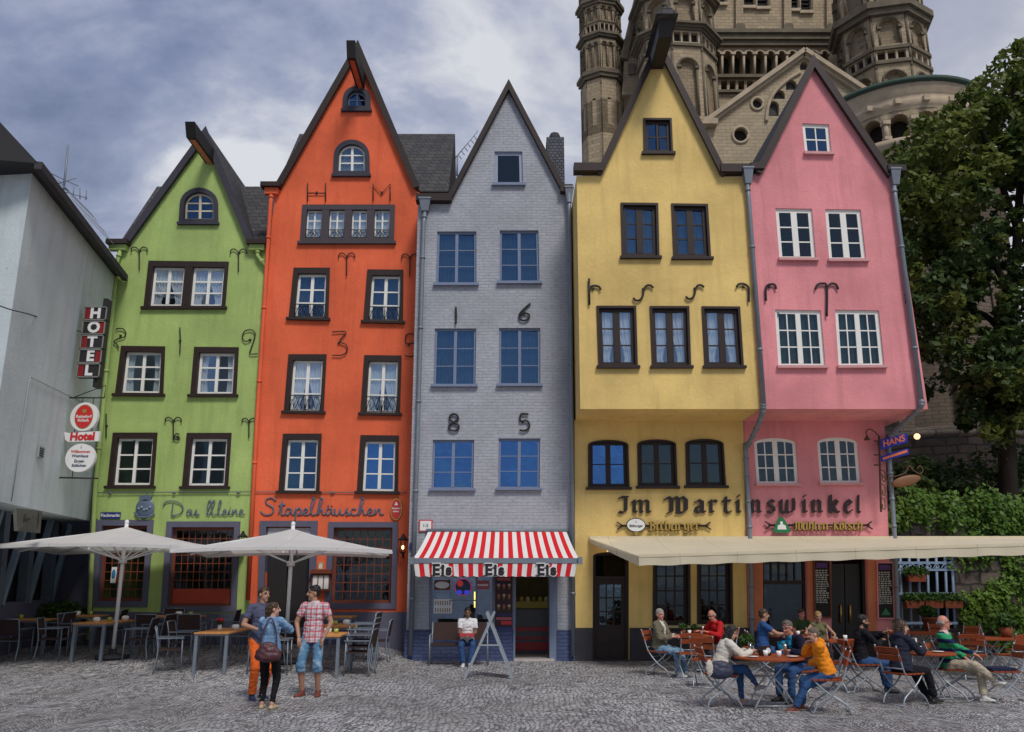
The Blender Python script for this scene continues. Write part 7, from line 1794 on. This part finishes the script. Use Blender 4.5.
for px, Y, a, lab in ((688, 17.4, 95, 'empty folding chair with its back to the camera, left of the white blouse'), (705, 16.1, 70, 'empty folding chair just behind the white blouse woman'), (1003, 14.2, 176, 'empty folding chair with dark cushion at the right edge'), (836, 15.5, 130, 'empty folding chair behind the orange jacket'), (975, 17.0, 60, 'empty folding chair left of the potted plant table'),
                      (1012, 17.0, 110, 'empty folding chair before the potted plant table'), (1022, 18.2, 190, 'empty folding chair beyond the potted plant table'), (963, 18.7, 200, 'empty folding chair facing the table below the grille'), (902, 18.6, 60, 'empty folding chair behind the dark puffer jacket'), (945, 20.1, -95, 'empty folding chair close to the wall below the grille'), (985, 19.2, -80, 'empty folding chair close to the ivy wall')):
    put(FC, lab, xat(px, Y, .4), Y, a, GF)
mb = MB(); cx = xat(999, 14.2, .47); mb.hexa([V((cx + sx * .19, 14.22 + sy * .18, z)) for z in (.476, .515) for sx, sy in ((-1, -1), (1, -1), (1, 1), (-1, 1))]); solo(mb, 'seat_cushion', 'flat dark blue cushion on the empty chair at the right edge', 'cushion', [fabric('cushion_blue', (.02, .025, .06, 1))], (cx, 14.22, .476))
def cup(x, y, z, label, h=.085, r=.04, mat=None, fill=None, grp='crockery on the tavern tables'):
    t = thing('cup' if h < .12 else 'beer_glass', label, 'cup' if h < .12 else 'glass', (x, y, z), grp); mb = MB(); mb.lathe([(0, 0), (r * .75, 0), (r, h), (r * .9, h), (r * .68, .008), (0, .008)], (x, y, z), 14); part(mb, 'vessel', [mat or m_porc], t)
    if fill: mb = MB(); mb.lathe([(0, .01), (r * .66, .01), (r * .84, h * .8), (0, h * .8)], (x, y, z), 12); part(mb, 'drink', [fill], t)
beer = simple('beer', (.42, .20, .03, 1), .2, .5); cola = simple('cola', (.03, .012, .008, 1), .15, .5)
cup(XA + .12, YAa - .12, za, 'white cup near the middle of the round table'); cup(XA - .05, YAa - .02, za, 'white cup left of the middle of the round table'); cup(XA + .28, YAa + .08, za, 'tall beer glass before the navy blazer man', .18, .03, m_glass2, beer); cup(XA - .22, YAa + .2, za, 'tall dark drink before the woman in white', .18, .033, m_glass2, cola)
cup(XB - .12, YB + .05, zb_, 'white cup on the jersey man table'); cup(XC - .1, YC - .05, zc, 'white cup on the table of the blazer man'); cup(XC + .2, YC + .05, zc, 'tall beer glass before the red sweater man', .18, .03, m_glass2, beer); cup(XD + .1, YD - .1, zd, 'white cup on the table behind'); cup(XE + .05, YE, ze_, 'white cup on the table before the black door')
def saucer(x, y, z, r, lab): mb = MB(); mb.lathe([(0, .004), (r * .6, .004), (r, .016), (r, .02), (r * .6, .009), (0, .009)], (x, y, z), 18); solo(mb, 'saucer', lab, 'plate', [m_porc], (x, y, z), 'crockery on the tavern tables')
saucer(XA + .3, YAa - .18, za, .085, 'white plate at the right of the round table'); saucer(XA - .3, YAa - .22, za, .08, 'white plate before the woman in white'); saucer(XB + .1, YB - .1, zb_, .09, 'pale plate near the jersey man hand')
t = thing('menu_holder', 'dark menu holder with round white mark on the round table', 'menu holder', (XA - .1, YAa + .12, za)); mb = MB(); mb.box((XA - .02, YAa + .12, za + .07), (.17, .08, .13)); part(mb, 'holder', [simple('holder_brown', (.025, .014, .012, 1), .4)], t); mb = MB(); c = V((XA + .02, YAa + .078, za + .075)); oval(mb, c, .035, .04, .006); part(mb, 'mark', [m_signwhite], t)
mb = MB(); mb.box((XB - .28, YB - .06, zb_ + .11), (.03, .2, .22), rz=.3); solo(mb, 'menu_card', 'standing white and green menu card on the small table', 'menu card', [m_signwhite], (XB - .28, YB - .06, zb_))
def herbpot(x, y, z, lab, s=1.0):
    t = thing('table_plant', lab, 'plant', (x, y, z)); mb = MB(); mb.lathe([(0, 0), (.05 * s, 0), (.065 * s, .1 * s), (.055 * s, .1 * s), (.05 * s, .08 * s), (0, .08 * s)], (x, y, z), 14); part(mb, 'pot', [m_terra], t); leafy(t, 'foliage', [clump((x, y, z + .17 * s), .1 * s, 160, .8)], .03 * s, m_herb)
herbpot(XA - .22, YAa + .38, za, 'green herb pot at the far side of the round table', 1.2); herbpot(XC - .2, YC + .1, zc, 'herb pot on the table of the blazer man', .9); herbpot(XC + .05, YC + .2, zc, 'second small herb pot on the blazer man table', .8); herbpot(XF + .3, YF, zf, 'terracotta pot with trailing plant on the empty table by the ivy', 1.9)
# ------------------------------------------------------------------ people
jean = fabric('blue_denim', (.035, .085, .21, 1)); jeanl = fabric('faded_denim', (.15, .26, .38, 1), 'faded', (.34, .46, .56, 1)); jeans = fabric('washed_denim', (.10, .22, .36, 1), 'faded', (.36, .46, .55, 1))
sneaker = simple('white_sneaker', (.62, .61, .58, 1), .5); brownshoe = simple('brown_shoe', (.16, .045, .03, 1), .5); blueshoe = simple('navy_shoe', (.03, .05, .11, 1), .6); beigeshoe = simple('beige_shoe', (.45, .36, .22, 1), .6)
def gx(px, py): p = atg(px, py); return (p.x, p.y)
ST_ = lambda dx, y0, y1: ((dx, y0, .08), (-dx, y1, .08))
person('young man standing in grey blue t-shirt and bright orange trousers', gx(256, 699), -52, (0, 0, .93), ((.1, .06, .08), (-.11, -.04, .08)), ((.13, .2, 1.08), (-.05, .24, 1.12)), k=1.03, head=(18, 2), sk=TAN, top=fabric('slate_tee', (.085, .09, .15, 1)), sleeve='short', bottom=fabric('orange_cotton', (.70, .13, .025, 1)), shoe=blueshoe, shoe_sole=sneaker, hair=('short', m_hairn), elbows=((.9, -.6, -.5), (-.9, -.5, -.6)), untuck=.04)
wl = gx(266, 709)
person('woman in pale denim jacket and black trousers with back to the camera', wl, 82, (0, 0, .83), ((.085, .0, .075), (-.09, .04, .075)), ((.05, .19, 1.245), (.0, .22, 1.02)), k=.885, female=True, head=(-60, 2), sk=LIGHT, top=fabric('white_under', (.5, .5, .5, 1)), jacket=fabric('pale_denim', (.15, .27, .44, 1), 'faded', (.34, .48, .62, 1)), bottom=fabric('black_cotton', (.012, .012, .014, 1)), shoe=beigeshoe, shoe_sole='slim', hair=('tail', m_hairn), elbows=((.9, .1, -.7), (-.9, .2, -.5)))
person('man in red and white checked shirt and knee length jean shorts', gx(310, 696), -94, (0, 0, .94), ((.13, .03, .08), (-.13, .0, .08)), ((.215, .10, .93), (-.215, .12, .93)), k=1.04, head=(-58, 2), twist=-4, sk=TAN, top=fabric('red_check', (.62, .56, .58, 1), 'plaid', (.52, .03, .06, 1)), sleeve='short', bottom=jeans, blen='knee', shoe=brownshoe, shoe_sole=blueshoe, hair=('short', m_hairb), elbows=((1, -.5, -.2), (-1, -.5, -.2)), untuck=.07, toes=(-22, 10), collar=fabric('red_check_collar', (.6, .5, .52, 1)))
# maroon shoulder bag on the woman's hip
t = thing('shoulder_bag', 'soft maroon leather bag hanging at the denim jacket woman hip', 'bag', (0, 0, 0))
b = MB(); b.ball((.0, 0, .0), (.19, .075, .13)); b.ball((.0, 0, .07), (.13, .05, .10)); b.ball((0, 0, -.04), (.2, .085, .09)); me = grow(b, 'bag', .012, 4, .006); child(me, 'pouch', [simple('maroon_leather', (.07, .022, .028, 1), .45, .4, var=.4, scale=5, bump=.3)], t)
b = MB(); b.tube(crom([V((-.12, .0, .1)), V((-.09, .03, .32)), V((0, .06, .5)), V((.09, .04, .32)), V((.12, 0, .1))], 5), .012, 6); child(b.mesh('strap', [], None), 'strap', [MATS['maroon_leather']], t)
t.location = (wl[0] + .03, wl[1] - .20, .80); t.rotation_euler = (0, 0, R(8)); ROOT[t] = V(t.location)
# man on the bench
person('dark skinned man in white polo shirt sitting on the bench', (xat(467.5, 19.8, .6), 19.8), -88, (0, .02, .52), ((.08, .40, .08), (-.07, .44, .08)), ((.05, .30, .66), (-.05, .30, .67)), k=.92, lean=6, sk=DARK, top=fabric('white_polo', (.72, .73, .74, 1)), sleeve='short', bottom=jean, shoe=sneaker, hair=('short', m_hairb), head=(4, 8), collar=fabric('white_polo_collar', (.7, .7, .7, 1)))
mb = MB(); cx, cy = xat(467, 19.5, .6), 19.53; mb.hexa([V((cx + sx * .16, cy + sy * .1, z)) for z in (.635, .70) for sx, sy in ((-1, -1), (1, -1), (1, 1), (-1, 1))]); solo(mb, 'magazine', 'red folded magazine on the lap of the man on the bench', 'magazine', [simple('magazine_red', (.45, .05, .06, 1), .4, var=.4, scale=12)], (cx, cy, .635))
KS = .935
def sitter(label, loc, face, *a, **k):
    k['k'] = k.get('k', 1.0) * KS
    return person(label, loc, face, *a, **k)
def seat(px, Y, a, chair_label=None, z=.6):
    x = xat(px, Y, z)
    if chair_label: put(FC, chair_label, x, Y, a, GF)
    return (x, Y)
SP = (0, -.03, .535)
sitter('older man in khaki blazer and light jeans on a folding chair', seat(661, 17.9, -34, 'folding chair under the khaki blazer man'), -34, SP, ((.10, .42, .08), (-.06, .48, .08)), ((.07, .27, .74), (-.04, .30, .76)), lean=2, head=(-26, 2), sk=RED, top=fabric('cream_shirt', (.62, .60, .54, 1)), jacket=fabric('khaki_blazer', (.16, .14, .095, 1)), open_front=(fabric('cream_shirt2', (.62, .60, .54, 1)), .075), bottom=jeanl, shoe=sneaker, hair=('short', m_hairw), fat=1.1)
sitter('man in red sweater leaning over the table with plants', seat(721, 18.6, 205, 'folding chair under the red sweater man'), 205, SP, ((.1, .42, .08), (-.1, .4, .08)), ((.16, .42, .80), (-.14, .44, .80)), lean=20, head=(15, 12), sk=RED, top=fabric('red_sweater', (.50, .02, .022, 1)), sleeve='long', bottom=fabric('grey_cotton', (.05, .05, .055, 1)), hair=('thin', m_hairw), fat=1.15, glasses=True)
sitter('black haired woman in white blouse and jeans with crossed legs', seat(720, 13.7, 4, 'folding chair under the woman in white blouse'), 4, SP, ((-.02, .56, .30, -12), (-.10, .34, .075)), ((.10, .47, .80), (-.10, .48, .80)), k=.93, female=True, lean=22, head=(-6, 16), sk=LIGHT, top=fabric('aqua_top', (.10, .42, .55, 1)), jacket=fabric('ivory_blouse', (.62, .58, .50, 1)), open_front=(fabric('aqua_top2', (.10, .42, .55, 1)), .06), bottom=jean, shoe=simple('silver_slipper', (.42, .34, .32, 1), .4), shoe_sole='slim', hair=('bob', m_hairb), toes=(-6, 4))
p = seat(713, 13.35, 0); mb = MB(); b = MB(); b.ball((0, 0, 0), (.20, .06, .13)); b.ball((0, 0, -.03), (.21, .07, .11)); me = grow(b, 'bag', .012, 4, .005)
t = thing('handbag', 'dark blue handbag with pale cloth hanging on the chair of the woman in white', 'bag', (0, 0, 0)); child(me, 'pouch', [simple('navy_leather', (.035, .04, .07, 1), .5, var=.3)], t); b = MB(); b.ball((-.17, -.06, .03), (.055, .03, .12)); child(grow(b, 'cloth', .01, 2, .01), 'cloth', [fabric('pale_cloth', (.6, .54, .48, 1))], t); t.location = (p[0] + .12, 13.42, .56); ROOT[t] = V(t.location)
sitter('man in plain blue t-shirt sitting by the salmon pier', seat(764, 17.5, -8, 'folding chair under the blue t-shirt man'), -8, SP, ((.1, .42, .08), (-.1, .42, .08)), ((.16, .46, .80), (-.1, .40, .82)), k=1.02, lean=4, head=(6, 2), sk=TAN, top=fabric('blue_tee', (.03, .085, .23, 1)), sleeve='short', bottom=jean, hair=('short', m_hairn), fat=1.08)
sitter('man in navy blazer and bright blue shirt resting cheek on hand', seat(802, 14.3, 206, 'folding chair under the navy blazer man'), 206, SP, ((.12, .40, .08), (-.12, .38, .08)), ((-.02, .36, .985), (-.16, .40, .78)), lean=24, side=2, head=(10, 2), sk=RED, top=fabric('sky_shirt', (.03, .36, .58, 1)), jacket=fabric('navy_blazer', (.012, .014, .03, 1)), open_front=(fabric('sky_shirt2', (.03, .36, .58, 1)), .062), bottom=jean, shoe=m_black, hair=('short', m_hairg), elbows=((.4, .3, -1), (-.6, -.6, -.4)), glasses=True)
sitter('boy in orange hooded jacket and jeans with hand at face', seat(826, 13.1, 168, 'folding chair under the boy in orange'), 168, (0, -.02, .545), ((.13, .36, .075), (-.10, .48, .075)), ((.08, .22, .93), (.14, .20, .66)), k=.88, lean=15, head=(14, 6), sk=LIGHT, top=fabric('boy_tee', (.3, .3, .3, 1)), jacket=fabric('orange_jacket', (.86, .27, .02, 1)), bottom=jean, shoe=brownshoe, shoe_sole=sneaker, hair=('short', m_hairg), hood=True, elbows=((.7, .3, -.8), (-.7, -.5, -.4)))
sitter('blonde woman in sleeveless olive top facing the camera', seat(820, 18.2, -100, 'folding chair under the blonde woman'), -100, SP, ((.1, .4, .08), (-.1, .4, .08)), ((.24, .32, .76), (-.25, .28, .74)), k=.93, female=True, lean=5, head=(0, 4), sk=TAN, top=fabric('olive_top', (.14, .14, .07, 1)), sleeve='none', bottom=fabric('dark_skirt', (.03, .03, .035, 1)), hair=('tail', m_hairbl))
sitter('person in dark green top seated far back beside the menu board', seat(802, 19.4, -80, 'folding chair under the person in dark green'), -80, SP, ((.1, .4, .08), (-.1, .4, .08)), ((.12, .3, .78), (-.12, .3, .78)), k=.93, lean=6, head=(10, 6), sk=RED, top=fabric('dark_green_top', (.04, .07, .03, 1)), sleeve='short', bottom=jean, hair=('short', m_hairn))
sitter('bearded man in black sweater with folded forearms and jeans', seat(862, 15.3, 2, 'folding chair under the bearded man in black'), 2, SP, ((.12, .36, .08), (-.1, .42, .08)), ((.02, .36, .84), (.10, .38, .98)), k=1.0, lean=8, head=(-6, 2), sk=TAN, top=fabric('black_sweater', (.014, .014, .018, 1)), sleeve='long', bottom=jean, hair=('short', m_hairb), beard=m_hairb, glasses=True, elbows=((.8, -.3, -.8), (-.8, -.3, -.8)))
sitter('woman in dark quilted puffer jacket with back to the camera', seat(902, 13.9, 26, 'folding chair under the puffer jacket woman'), 26, SP, ((.16, .44, .10), (.02, .46, .10)), ((.10, .40, .80), (-.14, .40, .82)), k=.97, female=True, lean=8, head=(-24, 4), sk=LIGHT, top=fabric('black_under', (.02, .02, .02, 1)), jacket=fabric('navy_puffer', (.025, .028, .048, 1), 'quilt'), bottom=fabric('black_trousers', (.012, .012, .016, 1)), shoe=m_black, shoe_sole=None, hair=('bob', m_hairn), hood=True, fat=1.12, untuck=.02)
sitter('balding man in green and navy striped jersey with crossed legs', seat(951, 14.45, -42, 'folding chair under the striped jersey man'), -42, SP, ((-.10, .58, .33, -8), (-.06, .40, .08)), ((.06, .36, .72), (-.30, .14, .62)), k=1.02, lean=-4, head=(22, 2), sk=RED, top=fabric('rugby_green', (.03, .30, .13, 1), 'rugby', (.012, .02, .07, 1)), sleeve='long', bottom=fabric('khaki_cotton', (.46, .39, .29, 1)), shoe=sneaker, shoe_sole=beigeshoe, hair=('thin', m_hairw), glasses=True, collar=fabric('pink_collar', (.62, .46, .44, 1)), fat=1.12, toes=(-20, 0), untuck=.03)
bpy.data.scenes.remove(TMP)
# ------------------------------------------------------------------ ground, sky, light, camera
def cobbles():
    m = bpy.data.materials.new('cobbles'); nt = NT(m)
    g = nt.n('ShaderNodeNewGeometry'); sx = nt.n('ShaderNodeSeparateXYZ'); nt.l(g.outputs['Position'], sx.inputs[0])
    # segmental arcs: rows bend like fans, about 1.5 m wide
    u = nt.math('FRACT', nt.math('DIVIDE', sx.outputs[0], 1.5)); u = nt.math('SUBTRACT', u, .5)
    bend = nt.math('MULTIPLY', nt.math('MULTIPLY', u, u), 2.2)
    wob = nt.n('ShaderNodeTexNoise', i_Scale=.7, i_Detail=2.0); nt.l(g.outputs['Position'], wob.inputs['Vector'])
    cb = nt.n('ShaderNodeCombineXYZ'); nt.l(nt.math('ADD', sx.outputs[0], nt.math('MULTIPLY', wob.outputs[0], .5)), cb.inputs[0])
    nt.l(nt.math('ADD', nt.math('ADD', sx.outputs[1], bend), nt.math('MULTIPLY', wob.outputs[0], .8)), cb.inputs[1])
    mp = nt.n('ShaderNodeMapping'); mp.inputs['Scale'].default_value = (13.0, 14.5, 1); nt.l(cb.outputs[0], mp.inputs[0])
    vo = nt.n('ShaderNodeTexVoronoi', i_Scale=1.0, i_Randomness=.62); vo.feature = 'DISTANCE_TO_EDGE'; vo.voronoi_dimensions = '2D'; nt.l(mp.outputs[0], vo.inputs['Vector'])
    vc = nt.n('ShaderNodeTexVoronoi', i_Scale=1.0, i_Randomness=.62); vc.voronoi_dimensions = '2D'; nt.l(mp.outputs[0], vc.inputs['Vector'])
    sp = nt.n('ShaderNodeSeparateColor'); nt.l(vc.outputs['Color'], sp.inputs[0])
    stone = nt.ramp(sp.outputs[0], [(0.0, (.15, .155, .18, 1)), (.3, (.42, .425, .455, 1)), (.75, (.58, .58, .61, 1)), (1.0, (.72, .715, .73, 1))])
    stone = nt.mix(stone, (.42, .37, .34, 1), nt.math('MULTIPLY', sp.outputs[1], .3))
    fine = nt.n('ShaderNodeTexNoise', i_Scale=30.0, i_Detail=6.0); nt.l(g.outputs['Position'], fine.inputs['Vector'])
    stone = nt.mix(stone, (.12, .115, .12, 1), nt.math('MULTIPLY', nt.ramp(fine.outputs[0], [(.5, 0.0), (.7, 1.0)]), .5))
    joint = nt.ramp(vo.outputs['Distance'], [(.03, 1.0), (.13, 0.0)])
    moss = nt.n('ShaderNodeTexNoise', i_Scale=.55, i_Detail=6.0); nt.l(g.outputs['Position'], moss.inputs['Vector'])
    jc = nt.mix((.028, .026, .024, 1), (.055, .06, .025, 1), nt.ramp(moss.outputs[0], [(.5, 0.0), (.62, 1.0)]))
    c = nt.mix(stone, jc, joint)
    patch = nt.n('ShaderNodeTexNoise', i_Scale=.28, i_Detail=5.0); nt.l(g.outputs['Position'], patch.inputs['Vector'])
    c = nt.mix(c, (.17, .16, .16, 1), nt.math('MULTIPLY', nt.ramp(patch.outputs[0], [(.42, 0.0), (.62, 1.0)]), .6))
    m3 = nt.n('ShaderNodeMapping'); m3.inputs['Scale'].default_value = (12.5, 6.0, 1); nt.l(cb.outputs[0], m3.inputs[0])
    v3 = nt.n('ShaderNodeTexVoronoi', i_Scale=1.0, i_Randomness=.9); v3.voronoi_dimensions = '2D'; nt.l(m3.outputs[0], v3.inputs['Vector'])
    s3 = nt.n('ShaderNodeSeparateColor'); nt.l(v3.outputs['Color'], s3.inputs[0])
    c = nt.mix(c, (.05, .048, .052, 1), nt.math('MULTIPLY', nt.math('LESS_THAN', s3.outputs[0], .2), .42))
    c = nt.mix(c, (.80, .79, .80, 1), nt.math('MULTIPLY', nt.math('GREATER_THAN', s3.outputs[1], .88), .10))
    rough = nt.ramp(sp.outputs[2], [(0.0, .42), (1.0, .8)])
    h = nt.math('ADD', nt.math('MULTIPLY', nt.ramp(vo.outputs['Distance'], [(.0, 0.0), (.28, 1.0)]), 1.0), nt.math('ADD', nt.math('MULTIPLY', sp.outputs[0], .35), nt.math('MULTIPLY', fine.outputs[0], .25)))
    principled(nt, c, rough, .35, 0, h, .65, .03)
    return m
gm = MB()
xs = [-600, -200, -60] + [-30 + .75 * k for k in range(81)] + [60, 200, 600]
ys = [-600, -150, -40, -10, 0, 6] + [9 + .5 * k for k in range(45)] + [40, 60, 120, 300, 800]
gv = [(x, y, gh(x, y)) for y in ys for x in xs]
n = len(xs)
gm.add(gv, [(j * n + i, j * n + i + 1, (j + 1) * n + i + 1, (j + 1) * n + i) for j in range(len(ys) - 1) for i in range(n - 1)], 0, True)
solo(gm, 'ground', 'grey cobbled square laid in fan pattern', 'ground', [cobbles()], kind='structure', recalc=False)

w = bpy.data.worlds.new("World"); scene.world = w; w.use_nodes = True
SUN_EL, SUN_AZ = R(52), R(158)      # azimuth clockwise from +Y
nt = NT.__new__(NT); nt.t = w.node_tree; nt.t.nodes.clear()
sky = nt.n('ShaderNodeTexSky'); sky.sky_type = 'NISHITA'; sky.sun_disc = False; sky.sun_elevation = SUN_EL; sky.sun_rotation = SUN_AZ
tc = nt.n('ShaderNodeTexCoord'); sx = nt.n('ShaderNodeSeparateXYZ'); nt.l(tc.outputs['Generated'], sx.inputs[0])
den = nt.math('ADD', nt.math('MAXIMUM', sx.outputs[2], 0.0), .3)
cb = nt.n('ShaderNodeCombineXYZ'); nt.l(nt.math('DIVIDE', sx.outputs[0], den), cb.inputs[0]); nt.l(nt.math('DIVIDE', sx.outputs[1], den), cb.inputs[1])
def cloud(scale, loc, detail=8.0, rough=.6, dist=.0, st=(1, 1, 1), rz=0):
    mp = nt.n('ShaderNodeMapping'); mp.inputs['Location'].default_value = loc; mp.inputs['Scale'].default_value = st; mp.inputs['Rotation'].default_value = (0, 0, rz); nt.l(cb.outputs[0], mp.inputs[0])
    no = nt.n('ShaderNodeTexNoise', i_Scale=scale, i_Detail=detail, i_Roughness=rough, i_Distortion=dist); nt.l(mp.outputs[0], no.inputs['Vector'])
    return no.outputs[0]
n1 = cloud(1.5, (3.1, 1.7, .4), 9.0, .56, .35)
n2 = cloud(3.6, (7.1, 2.3, 0), 8.0, .55, .5, (1, 1.5, 1), R(35))
n3 = cloud(9.0, (1.3, 5.1, 2), 6.0, .6, .3)
mixn = nt.math('ADD', nt.math('ADD', nt.math('MULTIPLY', n1, .60), nt.math('MULTIPLY', n2, .30)), nt.math('MULTIPLY', n3, .10))
# broad light and dark masses of the overcast
def mass(px, py, rad, amp):
    v = (at(px, py, 10) - V((0, 0, CH))).normalized()
    dn = nt.n('ShaderNodeVectorMath'); dn.operation = 'DISTANCE'; nt.l(tc.outputs['Generated'], dn.inputs[0]); dn.inputs[1].default_value = v
    return nt.math('MULTIPLY', nt.ramp(nt.math('DIVIDE', dn.outputs['Value'], rad), [(0.0, 1.0), (1.0, 0.0)]), amp)
for a in ((500, 60, .30, .15), (180, 190, .30, .14), (20, 10, .10, .03), (130, 10, .18, .03), (230, 60, .2, .03), (70, 80, .24, -.11), (350, 40, .22, -.055), (60, 160, .14, -.045), (950, 50, .35, .06), (1000, 260, .3, .08), (420, 120, .2, .05)):
    mixn = nt.math('ADD', mixn, mass(*a))
cl = nt.ramp(mixn, [(.42, (1.8, 2.3, 3.8, 1)), (.485, (2.9, 3.45, 5.2, 1)), (.54, (4.5, 5.0, 6.6, 1)), (.61, (8.6, 8.8, 9.3, 1))])
# brighter towards the right of the church and the horizon
az = nt.math('ADD', nt.math('MULTIPLY', sx.outputs[0], .9), .25)
cl = nt.mix(cl, (6.2, 6.3, 7.0, 1), nt.math('MULTIPLY', nt.ramp(az, [(.1, 0.0), (.75, 1.0)]), .6))
hz = nt.ramp(sx.outputs[2], [(.2, 1.0), (.5, 0.0)])
cl = nt.mix(cl, (6.8, 7.1, 7.9, 1), nt.math('MULTIPLY', hz, .3))
# thinner cloud with blue gaps behind the viewer
back = nt.ramp(nt.math('MULTIPLY', sx.outputs[1], -1.0), [(.1, 0.0), (.6, 1.0)])
gap = nt.math('MULTIPLY', back, nt.ramp(nt.math('ADD', nt.math('MULTIPLY', n1, .45), nt.math('MULTIPLY', n2, .55)), [(.46, .9), (.53, 0.0)]))
c = nt.mix(cl, sky.outputs[0], gap)
c = nt.mix(c, sky.outputs[0], .06)
bg = nt.n('ShaderNodeBackground'); bg.inputs['Strength'].default_value = .086; nt.l(c, bg.inputs['Color'])
wo = nt.n('ShaderNodeOutputWorld'); nt.l(bg.outputs[0], wo.inputs[0])
sl = bpy.data.lights.new('sun', 'SUN'); sl.energy = 2.25; sl.angle = R(15); sl.color = (1, .95, .88)
so = bpy.data.objects.new('sun', sl); COL.objects.link(so)
d = V((math.sin(SUN_AZ) * math.cos(SUN_EL), math.cos(SUN_AZ) * math.cos(SUN_EL), math.sin(SUN_EL)))
so.rotation_euler = d.to_track_quat('Z', 'Y').to_euler(); so.location = d * 60
cam = bpy.data.cameras.new('camera'); co = bpy.data.objects.new('camera', cam); COL.objects.link(co)
cam.sensor_fit = 'HORIZONTAL'; cam.sensor_width = 36; cam.lens = F / 1024 * 36; cam.clip_end = 3000
co.location = (0, 0, CH); co.rotation_euler = (R(90) + TH, 0, 0)
scene.camera = co
scene.view_settings.view_transform = 'Standard'; scene.view_settings.look = 'None'; scene.view_settings.exposure = 0
scene.cycles.max_bounces = 8; scene.cycles.transparent_max_bounces = 12
scene.cycles.use_denoising = True
